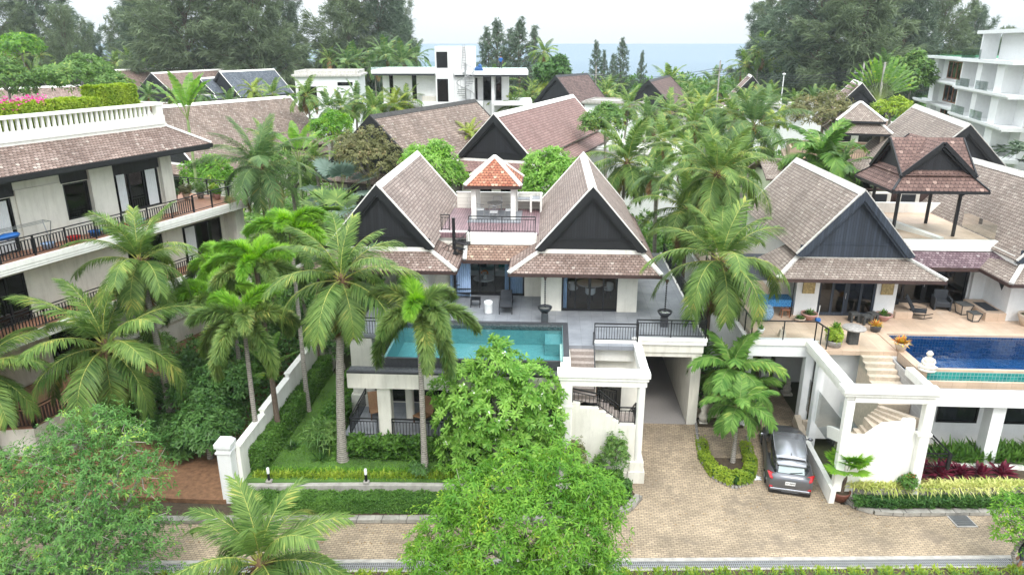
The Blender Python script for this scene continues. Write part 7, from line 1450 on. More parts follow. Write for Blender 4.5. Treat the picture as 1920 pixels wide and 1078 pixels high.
ca.rotation_euler = (R(7.5), 0, R(-11)); ca.scale = (1.06, .97, 1.04)
# plastic bag next to the bed
rg_ = random.Random(3); g = MB(); c0 = atz(1412, 893, -.55)
g.blob((c0[0], c0[1], -.60), (.42, .22, .10), 14, 7, jit=.7, seed=4); g.blob((c0[0]-.25, c0[1]+.1, -.57), (.2, .2, .09), 10, 6, jit=.8, seed=9); solo(g, 'plastic_bag', plain('plastic_film', (.72, .76, .78), .2, spec=.9), 'crumpled clear plastic sheet lying on the bricks between the oval bed and the car', 'plastic bag', (c0[0], c0[1], -.6))

# ================================================================= OBJECTS OF THE MAIN VILLA
def bowl(label, x, y, chain_top, group=None):
    t = thing('water_bowl', label, 'water bowl', (x, y, 4.5)); MB().bbox(x-.17, x+.17, y-.17, y+.17, 4.5, 4.98, .015).build('pedestal', M['dark_stone'], t)
    b_ = MB().lathe([(.0, .5), (.12, .5), (.24, .56), (.34, .70), (.36, .78), (.33, .79), (.30, .72), (.2, .62), (0, .62)], x, y, 4.5, 24).build('bowl', M['dark_bowl'], t); MB().cyl(x, y, 5.18, 5.21, .31, n=24).build('water', M['water'], b_)
    c = thing('rain_chain', 'black rain chain hanging from the eave above '+('the left water bowl' if x < 2 else 'the right water bowl'), 'rain chain', (x, y+.0, chain_top)); g = MB(); z = chain_top-.2; i = 0
    while z > 5.25: g.lathe([(.01, 0), (.035, .0), (.045, .06), (.02, .02)], x, y, z-.06, 8) if i % 1 == 0 else None; g.bar((x, y, z-.11), (x, y, z), .012); z -= .11; i += 1
    g.build('links', M['metal_black'], c); MB().lathe([(.03, -.2), (.1, -.02), (.1, 0)], x, y, chain_top, 10).build('funnel', M['fascia'], c)
bowl('dark stone water bowl on a square pedestal at the rear rim of the turquoise pool', -.13, 33.3, 6.86); bowl('dark stone water bowl on a square pedestal by the garage side railing', 5.66, 33.0, 6.86)
t = thing('sun_lounger', 'dark sling sun lounger on the grey deck between the pool and the glass doors', 'sun lounger', (-2.15, 35.2, 4.5), R(2)); kw = dict(local=True)
MB().slab([(-.30, -1.0, .40), (.30, -1.0, .40), (.30, .35, .40), (-.30, .35, .40)], .03).build('seat', M['sling'], t, **kw); MB().slab([(-.30, .35, .40), (.30, .35, .40), (.30, 1.05, .62), (-.30, 1.05, .62)], .03).build('backrest', M['sling'], t, **kw)
MB().box(-.34, -.30, -1.03, .36, .36, .41).box(.30, .34, -1.03, .36, .36, .41).box(-.34, .34, -1.07, -1.03, .36, .41).build('frame', M['metal_black'], t, **kw)
for x, y in ((-.32, -1.0), (.32, -1.0), (-.32, .85), (.32, .85)): MB().box(x-.02, x+.02, y-.02, y+.02, 0, .36 if y < 0 else .5).build('leg', M['metal_black'], t, **kw)
t = thing('stool', 'round white ceramic stool beside the dark sun lounger', 'stool', (-3.0, 34.35, 4.5)); MB().lathe([(0, 0), (.2, 0), (.21, .06), (.2, .12), (.205, .40), (.215, .44), (.22, .50)], n=24).build('base', M['white'], t, **kw); MB().lathe([(.225, .505), (.225, .6), (.2, .635), (.12, .645), (0, .645)], n=24).build('top', M['white'], t, **kw)
t = thing('side_table', 'small black frame side table partly behind the palm fronds, left of the white stool', 'side table', (-3.75, 35.3, 4.5)); MB().box(-.25, .25, -.25, .25, .42, .45).build('top', M['metal_black'], t, **kw)
for x in (-.23, .23):
    for y in (-.23, .23): MB().box(x-.015, x+.015, y-.015, y+.015, 0, .42).build('leg', M['metal_black'], t, **kw)
def wire_chair(label, x, y, z, rz, mat='grey_metal', group=None, seat='fabric_white', slat=True):
    t = thing('chair', label, 'chair', (x, y, z), rz, group); g = MB()
    MB().bbox(-.23, .23, -.22, .24, .42, .46, .02).build('seat', M[seat], t, local=True)
    for sx_ in (-.23, .23):
        for sy_ in (-.22, .24): MB().bar((sx_*1.1, sy_*1.1, 0), (sx_, sy_, .43), .03).build('leg', M[mat], t, local=True)
    b_ = MB()
    for i in range(9): b_.bar((-.23+.0575*i, .24, .46), (-.23+.0575*i, .30, .84), .014)
    b_.tube([(-.25, -.2, .64), (-.27, .2, .66), (-.24, .30, .84), (.24, .30, .84), (.27, .2, .66), (.25, -.2, .64)], .016, 6); b_.build('backrest', M[mat], t, local=True); return t
cg = 'wire chairs round the terrace table'
for x, y, a, lb in ((-3.98, 40.9, 90, 'left of'), (-3.15, 40.25, 180, 'in front of'), (-2.3, 40.8, -90, 'right of'), (-3.1, 42.35, 0, 'behind')): wire_chair('grey wire chair '+lb+' the round table under the orange gazebo', x, y, 7.99, R(a), group=cg)
t = thing('round_table', 'round grey table under the orange roofed gazebo', 'table', (-3.15, 41.3, 7.99)); MB().cyl(0, 0, .72, .76, .45, n=28).build('tabletop', M['stone_grey'], t, **kw); MB().cyl(0, 0, 0, .72, .05, n=10).cyl(0, 0, 0, .03, .25, n=16).build('pedestal', M['grey_metal'], t, **kw)
# living room and dining room behind the glass
t = thing('sofa', 'pale sofa with two cushions inside the living room, behind the glass', 'sofa', (-3.2, 40.6, 4.52)); MB().bbox(-1.4, 1.4, -.45, .45, .1, .45, .04).build('seat', M['fabric_white'], t, **kw); MB().bbox(-1.4, 1.4, .3, .55, .45, .95, .04).build('backrest', M['fabric_white'], t, **kw)
for x, m_ in ((-.7, 'sling'), (.5, 'mosaic_green')): MB().bbox(x-.25, x+.25, .1, .3, .46, .9, .05).build('cushion', M[m_], t, **kw)
for s in (-1, 1): MB().bbox(s*1.5-.12, s*1.5+.12, -.45, .5, .1, .65, .03).build('armrest', M['fabric_white'], t, **kw)
t = thing('coffee_table', 'round pale coffee table on a dark drum in the living room', 'table', (-3.6, 38.6, 4.52)); MB().cyl(0, 0, .42, .46, .6, n=26).build('tabletop', M['fabric_white'], t, **kw); MB().cyl(0, 0, 0, .42, .2, n=18).build('drum', M['dark_bowl'], t, **kw)
t = thing('flower_vase', 'bunch of orange flowers in a white vase on the coffee table', 'vase', (-3.55, 38.5, 4.98)); MB().lathe([(0, 0), (.07, 0), (.1, .08), (.05, .18), (.06, .2)], n=14).build('vase', M['fabric_white'], t, **kw)
rg = np.random.default_rng(6); A = Acc(); D = randu(rg, 60); D[:, 2] = abs(D[:, 2]); A.leaves(np.array([[0, 0, .3]])+D*.15, D, randu(rg, 60), .09, .08); meshobj('flowers', A.mesh('flowers', [M['orange_flower']]), parent=t)
t = thing('rug', 'patterned grey rug on the living room floor', 'rug', (-3.4, 38.9, 4.52)); MB().bbox(-1.6, 1.6, -1.2, 1.4, 0, .02, .005).build('pile', M['stone_grey'], t, **kw)
t = thing('dining_table', 'round dining table between white chairs behind the four panel glass doors', 'table', (2.3, 37.2, 4.52)); MB().cyl(0, 0, .72, .75, .75, n=30).build('tabletop', M['fabric_white'], t, **kw); MB().cyl(0, 0, 0, .72, .12, n=12).build('pedestal', M['dark_bowl'], t, **kw)
for x, y, a, lb in ((1.35, 37.0, 90, 'left of'), (2.25, 36.3, 180, 'nearest the glass at'), (3.25, 37.0, -90, 'right of')):
    t = thing('chair', 'white shell dining chair '+lb+' the round dining table', 'chair', (x, y, 4.52), R(a), 'white dining chairs'); MB().lathe([(0, .42), (.22, .43), (.27, .5), (.27, .55)], n=18).build('seat', M['fabric_white'], t, **kw)
    g = MB(); v = [(.27*math.cos(q), .27*math.sin(q), z) for z in (.5, .80) for q in np.linspace(-.3, PI+.3, 13)]; g.faces(v, [(i, i+1, i+14, i+13) for i in range(12)], 0, True); g.build('backrest', M['fabric_white'], t, **kw)
    for q in range(4): MB().bar((.12*math.cos(q*PI/2+.8), .12*math.sin(q*PI/2+.8), .42), (.22*math.cos(q*PI/2+.8), .22*math.sin(q*PI/2+.8), 0), .02).build('leg', M['sling'], t, **kw)
lampm, lt, lb_ = nodes('lamp_glow'); lb_.inputs['Emission Color'].default_value = (1, .62, .25, 1); lb_.inputs['Emission Strength'].default_value = 4; M['lamp_glow'] = lampm
for x, y, z, lb in ((1.75, 37.0, 6.25, 'left'), (2.3, 37.4, 6.35, 'middle'), (2.9, 36.9, 6.2, 'right')):
    t = thing('pendant_lamp', lb+' one of the small glowing pendant lamps over the dining table', 'lamp', (x, y, z), 0, 'pendant lamps in the dining room'); MB().blob((0, 0, 0), (.06, .06, .06), 10, 8).build('bulb', M['lamp_glow'], t, **kw); MB().bar((0, 0, .05), (0, 0, 7.28-z), .012).build('cord', M['metal_black'], t, **kw)
# porch rattan chairs
for x, y, a, lb in ((-8.0, 30.2, 20, 'left rattan lounge chair on the garden porch, by the side railing'), (-5.7, 29.8, -25, 'right rattan lounge chair on the garden porch, behind the railing')):
    t = thing('lounge_chair', lb, 'chair', (x, y, .76), R(a), 'rattan chairs on the porch'); MB().slab([(-.33, -.4, .42), (.33, -.4, .42), (.33, .3, .32), (-.33, .3, .32)], .06).build('seat', M['rattan'], t, **kw); MB().slab([(-.33, .25, .32), (.33, .25, .32), (.33, .65, .98), (-.33, .65, .98)], .06).build('backrest', M['rattan'], t, **kw)
    for xx in (-.3, .3):
        for yy in (-.35, .4): MB().box(xx-.025, xx+.025, yy-.025, yy+.025, 0, .34).build('leg', M['brown_wood'], t, **kw)
# garden bollards, slab
for px_, lb in (((505, 903), 'white capped garden light behind the near palm fronds, left one'), ((687, 905), 'white capped black garden light on the middle of the low lawn wall')):
    p = atz(px_[0], px_[1], .1); t = thing('bollard_light', lb, 'garden light', p, 0, 'garden bollard lights'); MB().bbox(-.12, .12, -.1, .1, 0, .1, .01).build('footing', M['concrete'], t, **kw); MB().cyl(0, 0, .1, .42, .055, n=14).build('post', M['metal_black'], t, **kw); MB().lathe([(.06, .42), (.065, .62), (.05, .68), (0, .70)], n=14).build('lamp_head', M['white'], t, **kw)
p = atz(628, 800, .2); g = MB(); g.bbox(p[0]-.45, p[0]+.45, p[1]-.4, p[1]+.4, .1, .3, .02); g.bbox(p[0]-.33, p[0]+.33, p[1]-.28, p[1]+.28, .3, .325, .01); solo(g, 'stone_slab', M['sandstone'], 'square beige concrete cover slab on the lawn beside the thick palm trunk', 'slab', (p[0], p[1], .1))

# ================================================================= OBJECTS OF THE RIGHT VILLA
def pot(x, y, z, r0, r1, h, t, mat, name='pot'): return MB().lathe([(0, 0), (r0, 0), (r1*.98, h*.85), (r1, h), (r1*.88, h), (r1*.86, h*.85), (0, h*.85)], 0, 0, 0, 20).build(name, M[mat], t, local=True)
def potted(label, x, y, z, pm, r0, r1, h, leafs, soil=True, cat='potted plant', name='potted_plant', group=None):
    t = thing(name, label, cat, (x, y, z), 0, group); pot(x, y, z, r0, r1, h, t, pm); o = meshobj('leaves', leafs, (0, 0, h*.82), parent=t); MB().cyl(0, 0, h*.8, h*.86, r1*.86, n=14).build('soil', M['soil_dark'], t, local=True); return t
potted('yellow and red bromeliad in a dark pot, behind the rear corner of the blue pool', 15.63, 32.85, 4.5, 'dark_stone', .2, .26, .32, tuft(1, 70, .42, .07, [M['leaf_bromeliad']], (15, 80), .3))
potted('large yellow and red bromeliad in a pale planter on the blue pool rim', 15.75, 30.5, 4.53, 'pot_beige', .16, .3, .42, tuft(2, 110, .5, .08, [M['leaf_bromeliad']], (10, 80), .3))
potted('tall lime green bushy plant in a round pot beside the top of the stair court', 13.0, 30.95, 4.5, 'stone_grey', .3, .36, .3, leaf_crown(5, [(0, 0, .35, .36, .36, .42)], 420, 6, .1, .05, mats=[M['leaf_lime'], M['twig']], shell=(.6, 1.05), low=-1), cat='potted plant')
spiky('dark green spiky rosette on top of the lime green potted plant', 13.0, 30.95, 5.35, .42, .07, 30, [M['leaf_hedge']], 130, (30, 88), .15)
potted('leafy plant in a wide pink bowl before the left relief panel', 12.98, 34.25, 4.5, 'pot_pink', .16, .42, .36, tuft(3, 36, .42, .09, [M['leaf_mid']], (15, 85), .4)); potted('low plant in a white saucer pot left of the pink bowl', 12.45, 34.0, 4.5, 'pot_beige', .18, .28, .18, tuft(4, 50, .3, .06, [M['leaf_mid']], (10, 80), .5))
potted('leafy plant in a wide pink bowl under the right relief panel', 16.6, 34.3, 4.5, 'pot_pink', .16, .42, .36, tuft(5, 34, .42, .09, [M['leaf_mid']], (15, 85), .4)); potted('plant in a large pale footed bowl at the right edge, by the red framed window', 23.3, 34.0, 4.5, 'pot_beige', .26, .46, .6, tuft(6, 34, .45, .09, [M['leaf_olive']], (10, 85), .4))
t = thing('round_table', 'round table with a grey blotched stone top near the top of the stairs', 'table', (13.95, 31.3, 4.5)); MB().lathe([(0, .72), (.5, .72), (.52, .76), (.5, .8), (0, .8)], n=26).build('tabletop', M['stone_grey'], t, **kw); MB().bbox(-.22, .22, -.18, .18, 0, .72, .03).build('pedestal', M['stone_black'], t, **kw)
for i, (x, y) in enumerate(((15.1, 34.1), (15.55, 33.8), (16.0, 34.15))):
    t = thing('stone_stool', ('leftmost', 'middle', 'rightmost')[i]+' of the three square dark carved stools by the glass doors', 'stool', (x, y, 4.5), R(10*i), 'carved stone stools'); MB().bbox(-.22, .22, -.2, .2, .36, .48, .02).build('top', M['stone_black'], t, **kw)
    for xx in (-.16, .16):
        for yy in (-.14, .14): MB().bbox(xx-.055, xx+.055, yy-.055, yy+.055, 0, .36, .01).build('leg', M['stone_black'], t, **kw)
t = thing('rocking_chair', 'black rocking chair with dark cushions on the beige terrace', 'rocking chair', (18.55, 34.9, 4.5), R(60)); MB().slab([(-.28, -.35, .42), (.28, -.35, .42), (.28, .25, .36), (-.28, .25, .36)], .07).build('seat', M['sling'], t, **kw); MB().slab([(-.28, .2, .38), (.28, .2, .38), (.28, .62, 1.05), (-.28, .62, 1.05)], .07).build('backrest', M['sling'], t, **kw)
for s in (-1, 1): MB().tube([(s*.3, -.65, .2), (s*.3, -.3, .06), (s*.3, .1, .02), (s*.3, .6, .1), (s*.3, .95, .28)], .022, 6).build('rocker', M['metal_black'], t, **kw); MB().tube([(s*.3, -.3, .06), (s*.3, -.33, .62), (s*.3, .35, .66), (s*.3, .35, .06)], .02, 6).build('armrest', M['metal_black'], t, **kw)
for x, y, s_, lb in ((21.05, 35.5, 1.25, 'larger tapered lantern table on the terrace, in front of the black armchair'), (21.05, 34.5, 1.0, 'smaller tapered lantern on the terrace, next to the beige step')):
    t = thing('lantern', lb, 'lantern', (x, y, 4.5), R(8)); g = MB(); h = .42*s_; a, b_ = .16*s_, .26*s_
    for i in range(4): q = PI/4+i*PI/2; q2 = q+PI/2; g.bar((a*1.4*math.cos(q), a*1.4*math.sin(q), 0), (b_*1.3*math.cos(q), b_*1.3*math.sin(q), h), .04); g.bar((a*1.4*math.cos(q), a*1.4*math.sin(q), .03), (a*1.4*math.cos(q2), a*1.4*math.sin(q2), .03), .04)
    g.bbox(-b_, b_, -b_, b_, h, h+.04, .01); g.build('frame', M['stone_black'], t, **kw); v = [(q*a*.9, r*a*.9, .04) for q, r in ((-1,-1),(1,-1),(1,1),(-1,1))]+[(q*b_*.85, r*b_*.85, h-.01) for q, r in ((-1,-1),(1,-1),(1,1),(-1,1))]; MB().faces(v, [(0,1,5,4),(1,2,6,5),(2,3,7,6),(3,0,4,7)]).build('panel', M['pot_beige'], t, **kw)
for x, y, a, lb in ((17.5, 36.0, 10, 'black armchair deep under the eave beside the rocking chair'), (20.3, 36.2, -10, 'black armchair deep under the purple tiled eave, beside the lantern table')):
    t = thing('armchair', lb, 'chair', (x, y, 4.5), R(a)); MB().bbox(-.33, .33, -.33, .33, .2, .45, .03).build('seat', M['sling'], t, **kw); MB().bbox(-.33, .33, .25, .38, .45, .95, .03).build('backrest', M['sling'], t, **kw)
    for s in (-1, 1): MB().bbox(s*.37-.04, s*.37+.04, -.33, .36, 0, .66, .02).build('armrest', M['sling'], t, **kw)
for x0, x1, y0, y1, h, lb in ((17.3, 18.15, 34.6, 36.8, .36, 'beige stone step left of the rocking chair'), (21.6, 22.58, 34.5, 36.6, .42, 'beige stone platform with a dark mat against the white recess wall')):
    t = thing('terrace_step', lb, 'step', (x0, y0, 4.5)); MB().bbox(x0, x1, y0, y1, 4.5, 4.5+h, .01).build('block', M['deck_beige'], t); 
    if x0 > 20: MB().bbox(x0+.2, x1-.15, y0+.35, y1-.5, 4.5+h, 4.515+h, .003).build('mat', M['sling'], t)
g = MB(); g.box(18.5, 19.3, 35.5, 36.1, 4.5, 4.515); solo(g, 'door_mat', M['sling'], 'dark door mat on the beige terrace before the glass doors', 'mat', (18.9, 35.8, 4.5))
# stone child statue on the pool edge
p = (15.95, 28.5, 4.54); t = thing('statue', 'pale stone seated figure on the near left corner of the blue pool', 'statue', p, R(-20))
b_ = MB(); b_.lathe([(0, 0), (.34, 0), (.36, .05), (.30, .1), (0, .12)], n=18); b_.build('base', M['statue_stone'], t, **kw)
b_ = MB(); b_.lathe([(0, .08), (.30, .09), (.32, .18), (.24, .28), (.17, .36), (.19, .46), (.16, .54), (.07, .58), (.06, .62)], n=18); b_.blob((0, 0, .72), (.12, .12, .14), 14, 10)
for s in (-1, 1): b_.tube([(s*.17, 0, .50), (s*.23, -.04, .38), (s*.14, -.2, .30), (0, -.22, .28)], [.06, .055, .045, .04], 8); b_.tube([(s*.12, .02, .16), (s*.3, -.1, .16), (s*.05, -.26, .15)], [.1, .09, .06], 8); b_.blob((s*.12, 0, .72), (.02, .03, .05), 6, 5)
b_.blob((0, -.12, .71), (.02, .025, .03), 6, 5); b_.build('figure', M['statue_stone'], t, **kw)
# plastic things by the left relief
t = thing('dustpan', 'blue dustpan with a long white handle beside the pink bowl', 'dustpan', (13.35, 34.05, 4.5)); MB().bbox(-.12, .12, -.1, .1, 0, .16, .02).build('pan', M['blue_plastic'], t, **kw); MB().bar((0, .06, .1), (.05, .1, .8), .025).build('handle', M['white'], t, **kw)
# awning and table with blue cloth at the left of the right villa
t = thing('awning', 'dark grey fabric awning stretched left of the left relief panel', 'awning', (11.2, 36, 4.5)); g = MB(); v = []
for j in range(9):
    for i in range(9): x = 9.8+2.5*i/8; y = 34.6+3.6*j/8; v.append((x, y, 6.75-.35*(1-j/8)-.12*math.sin(PI*i/8)*math.sin(PI*j/8)))
g.faces(v, [(j*9+i, j*9+i+1, (j+1)*9+i+1, (j+1)*9+i) for j in range(8) for i in range(8)], 0, True); g.build('canopy', M['sling'], t)
for x in (9.85, 12.2): MB().bar((x, 34.65, 4.5), (x, 34.65, 6.4), .05).build('post', M['metal_black'], t)
bricks('blue_check', (.02, .17, .55), (.04, .30, .72), (.12, .42, .8), .12, .12, .02, .8, 0, .1)
t = thing('table', 'table covered with a blue checked cloth under the grey awning', 'table', (11.6, 35.4, 4.5)); g = MB(); g.bbox(-.75, .75, -.45, .45, .72, .76, .01); v = []; n = 60
for i in range(n): q = 2*PI*i/n; s_ = 1/max(abs(math.cos(q))/.76, abs(math.sin(q))/.46); v += [(s_*math.cos(q), s_*math.sin(q), .762), ((s_+.03+.03*math.sin(i*1.9))*math.cos(q), (s_+.03+.03*math.sin(i*1.9))*math.sin(q), .42)]
g.faces(v, [(2*i, 2*i+1, (2*i+3) % (2*n), (2*i+2) % (2*n)) for i in range(n)], 0, True); g.build('tablecloth', M['blue_check'], t, **kw)
for x in (-.65, .65):
    for y in (-.38, .38): MB().box(x-.03, x+.03, y-.03, y+.03, 0, .72).build('leg', M['red_wood'], t, **kw)
t = thing('stool', 'low wooden stool in front of the blue checked table', 'stool', (11.9, 34.6, 4.5)); MB().bbox(-.2, .2, -.18, .18, .38, .42, .01).build('seat', M['red_wood'], t, **kw)
for x in (-.16, .16):
    for y in (-.14, .14): MB().bar((x*1.2, y*1.2, 0), (x, y, .38), .035).build('leg', M['red_wood'], t, **kw)
t = thing('cloth_bundle', 'chair draped with a blue and white patterned cloth at the foot of the palm', 'cloth', (10.75, 34.0, 4.5)); g = MB(); g.blob((0, 0, .4), (.38, .3, .45), 14, 8, jit=.25, seed=2); g.build('drape', plain('blue_floral', (.22, .36, .5), .8, var=.8, scale=14), t, **kw)
t = thing('lantern', 'small beige tapered lantern behind the glass railing of the right villa', 'lantern', (11.0, 32.0, 4.5)); v = [(-.16,-.16,0),(.16,-.16,0),(.16,.16,0),(-.16,.16,0),(-.1,-.1,.34),(.1,-.1,.34),(.1,.1,.34),(-.1,.1,.34)]; MB().faces(v, [(0,1,5,4),(1,2,6,5),(2,3,7,6),(3,0,4,7),(4,5,6,7)]).build('shade', M['pot_beige'], t, **kw); MB().bar((0, 0, .34), (0, 0, .48), .03).build('knob', M['stone_black'], t, **kw)
potted('small potted plant in a white pot behind the glass railing, near the big palm', 10.1, 32.3, 4.5, 'white', .12, .16, .25, tuft(9, 30, .3, .06, [M['leaf_mid']], (20, 85), .4))
# air conditioners behind the dark pavilion
for x, y, lb in ((18.6, 44.8, 'leftmost of the three outdoor air conditioners behind the dark pavilion'), (20.2, 44.8, 'middle one of three outdoor air conditioners, caged, behind the dark pavilion'), (21.9, 44.8, 'rightmost of the three outdoor air conditioners behind the dark pavilion')):
    t = thing('air_conditioner', lb, 'air conditioner', (x, y, 7.9), 0, 'air conditioners behind the pavilion'); MB().bbox(-.6, .6, -.2, .2, .1, 1.0, .03).build('casing', M['plaster_grey'], t, **kw)
    g = MB(); [g.box(-.5, .35, -.235, -.215, .18+i*.075, .2+i*.075) for i in range(10)]; g.build('grille', M['metal_black'], t, **kw); MB().box(-.5, .35, -.212, -.202, .16, .92).build('fan_recess_shade', M['sling'], t, **kw)  # flat dark sheet on the casing stands for shade behind the grille
    for s in (-.45, .45): MB().box(s-.04, s+.04, -.2, .2, 0, .1).build('foot', M['metal_black'], t, **kw)
wb = thing('rear_house', 'pale green walled house with a dark window, right behind the dark pavilion', 'house', (20.5, 46, 0)); MB().box(14, 27, 46.5, 50, 0, 9.6).build('walls', plain('wall_green', (.55, .60, .42), .8, var=.05), wb); MB().slab([(13.5, 45.6, 9.5), (27.5, 45.6, 9.5), (27.5, 47.6, 10.5), (13.5, 47.6, 10.5)], .12).slab([(13.5, 47.6, 10.5), (27.5, 47.6, 10.5), (27.5, 50.5, 9.4), (13.5, 50.5, 9.4)], .1).build('roof', M['tile_right'], wb)
MB().box(18.5, 20.6, 46.42, 46.5, 8.2, 9.3).build('window', M['glass_dark'], wb); MB().box(17.6, 23.6, 45.3, 45.5, 8.9, 9.0).box(17.6, 23.6, 45.35, 45.45, 7.9, 8.7).build('balcony_front', M['fascia'], wb)
MB().box(14, 27, 43.9, 46.5, 7.5, 7.88).build('flat_roof', M['plaster_grey'], wb)
# things at the garage level of the right villa
t = thing('statue', 'white stone animal figure beside the inner garage pillar of the right villa', 'statue', (*atz(1475, 735, 0)[:2], -.1)); MB().bbox(-.25, .25, -.25, .25, 0, .12, .02).build('base', M['statue_stone'], t, **kw); MB().lathe([(0, .1), (.2, .1), (.22, .3), (.14, .5), (.1, .6)], n=14).blob((0, -.08, .7), (.13, .17, .14), 10, 8).blob((0, -.24, .66), (.06, .08, .06), 8, 6).blob((-.1, 0, .84), (.03, .03, .06), 6, 5).blob((.1, 0, .84), (.03, .03, .06), 6, 5).build('figure', M['statue_stone'], t, **kw)
for x, y, z, lb in ((8.95, 31.6, 1.0, 'taller white carved statue half hidden in the palms by the garage pillar'), (7.65, 31.7, .6, 'white statue at the edge of the garage pillar, next to the brown steps')):
    t = thing('statue', lb, 'statue', (x, y, -.2)); MB().bbox(-.2, .2, -.2, .2, 0, .3, .03).build('base', M['statue_stone'], t, **kw); MB().lathe([(0, .3), (.18, .32), (.24, .6), (.12, .8), (.2, .6+z), (.1, .8+z), (.03, .95+z)], n=16).build('figure', M['statue_stone'], t, **kw)
st = MB()
for i in range(4): st.bbox(7.35, 8.6, 31.55-.02+.3*i, 34, -.5, -.32+.17*(i+1), .01)
solo(st, 'garden_steps', M['sandstone'], 'short flight of brown steps between the garage pillar and the palms', 'steps', (8, 32, -.5))
# potted fan palm
t = thing('potted_palm', 'small bright green fan palm in a round brown pot, beside the white ramp wall', 'potted palm', (*atz(1573, 936, -.75)[:2], -.75)); pot(0, 0, 0, .26, .42, .46, t, 'pot_brown'); MB().cyl(0, 0, .36, .40, .36, n=14).build('soil', M['soil_dark'], t, **kw)
tr = meshobj('trunk', trunk_mesh(1.25, .12, .075, (.2, .1), 8, M['bark_dark']), parent=t); CROWNS['fan', 5] = fan_crown(60, 13, .75, .72, [M['leaf_fox_bright'], M['rachis_green']], segs=30, el0=88, el1=38); meshobj('crown', CROWNS['fan', 5], (.2, .1, 1.22), parent=t)
g = MB(); p = atz(1630, 915, -.3)
t = thing('pipe_outlet', 'small black pipe outlet in the low stone wall', 'pipe', (17.2, 26.95, -.4)); MB().tube([(0, 0, 0), (0, -.08, 0)], .06, 12).build('pipe', M['sling'], t, **kw)

# ================================================================= THINGS ON THE LEFT BLOCK
def abp(x, y, z): return ab(x, y, z)
def on_block(name, label, cat, x, y, z, group=None): return thing(name, label, cat, abp(x, y, z), R(71), group)
t = on_block('drying_rack', 'metal clothes drying rack with a blue cloth on the top balcony of the left block', 'drying rack', 2.2, .8, 8.0); g = MB()
for y in (-.25, 0, .25): g.bar((-1.6, y, 1.35), (1.0, y, 1.35), .025)
for x in (-1.6, 1.0): g.bar((x, -.3, 1.35), (x, .3, 1.35), .03); g.bar((x, -.3, 1.35), (x, .1, 0), .03); g.bar((x, .3, 1.35), (x, -.1, 0), .03)
g.build('frame', M['grey_metal'], t, **kw)
t = on_block('folded_cloth', 'bright blue cloth over the drying rack at the left picture edge', 'cloth', 1.0, .5, 9.0); MB().blob((0, 0, .1), (.6, .25, .14), 14, 7, jit=.4, seed=3).build('fabric', M['blue_plastic'], t, **kw)
for i, (x, m_, lb) in enumerate(((3.0, 'curtain', 'pale blue basin nearest the drying rack'), (4.4, 'red_plastic', 'left red plastic crate behind the top balcony rail'), (5.6, 'blue_plastic', 'left dark blue basin behind the top balcony rail'), (6.3, 'blue_plastic', 'right dark blue basin, between the two red crates'), (7.3, 'red_plastic', 'right red plastic crate behind the top balcony rail'), (8.4, 'curtain', 'long pale blue basin right of the red crates'))):
    t = on_block('plastic_basin', lb, 'basin', x, .75, 8.0, 'plastic basins on the top balcony'); MB().lathe([(0, .02), (.22, .02), (.28, .26), (.31, .27), (.29, .24), (.22, .05), (0, .05)], n=16).build('tub', M[m_], t, **kw); MB().lathe([(.28, .262), (.33, .262), (.33, .29), (.29, .29)], n=16).build('rim', M[m_], t, **kw)
for i, (x, y, m_, lf, s_, lb) in enumerate(((12.4, 4.2, 'pot_brown', 'leaf_bright', .5, 'lime green round bush in a brown pot nearest the wall of the left block'), (13.1, 4.0, 'dark_stone', 'leaf_bright', .5, 'lime green round bush in a dark pot, second from the block wall'), (14.0, 4.0, 'pot_brown', 'leaf_dark', .4, 'low dark leaved pot plant in the middle of the end terrace'), (14.6, 3.6, 'pot_beige', 'leaf_olive', .5, 'reddish twiggy shrub in a beige pot on the end terrace'), (15.2, 3.0, 'stone_grey', 'leaf_mid', .55, 'tall green shrub in a stone pot near the corner of the end terrace'), (15.3, 1.7, 'pot_pink', 'leaf_bright', .36, 'small plant in a terracotta pot close to the end terrace railing'), (15.8, 2.4, 'pot_beige', 'leaf_lime', .4, 'yellow leaved plant at the far corner of the end terrace'))):
    t = on_block('potted_plant', lb, 'potted plant', x, y, 8.0, 'pot plants on the end terrace'); pot(0, 0, 0, .16, .24, .38, t, m_)
    meshobj('leaves', leaf_crown(200+i, [(0, 0, s_*.75, s_*.75, s_*.75, s_*.6)], 200, 6, .12, .055, mats=[M[lf], M['twig']], shell=(.6, 1.05), low=-1), (0, 0, .3), parent=t)
for x, y, h, lb in ((9.8, 5.0, 1.0, 'dark stone statue standing on the roof garden beside the clipped hedge block'), (5.0, 6.6, .8, 'second dark statue near the far parapet of the roof garden')):
    t = on_block('statue', lb, 'statue', x, y, 13.5); MB().bbox(-.35, .35, -.35, .35, 0, .8, .03).build('base', M['trim_dirty'], t, **kw); MB().lathe([(0, .8), (.22, .82), (.26, 1.0), (.15, 1.25), (.2, 1.5), (.08, 1.65), (.13, 1.8), (.03, 2.0)], n=14).build('figure', M['stone_black'], t, **kw)
g = MB(); t = on_block('rooftop_pool', 'blue strip of rooftop pool behind the pink and lime hedge', 'swimming pool', 3, 5, 13.5); MB().box(-3, 3.2, -.8, 1.2, 0, .35).build('surround', M['plaster_clean'], t, **kw); MB().box(-2.8, 3.0, -.6, 1.0, .35, .36).build('water', M['mosaic_blue'], t, **kw)
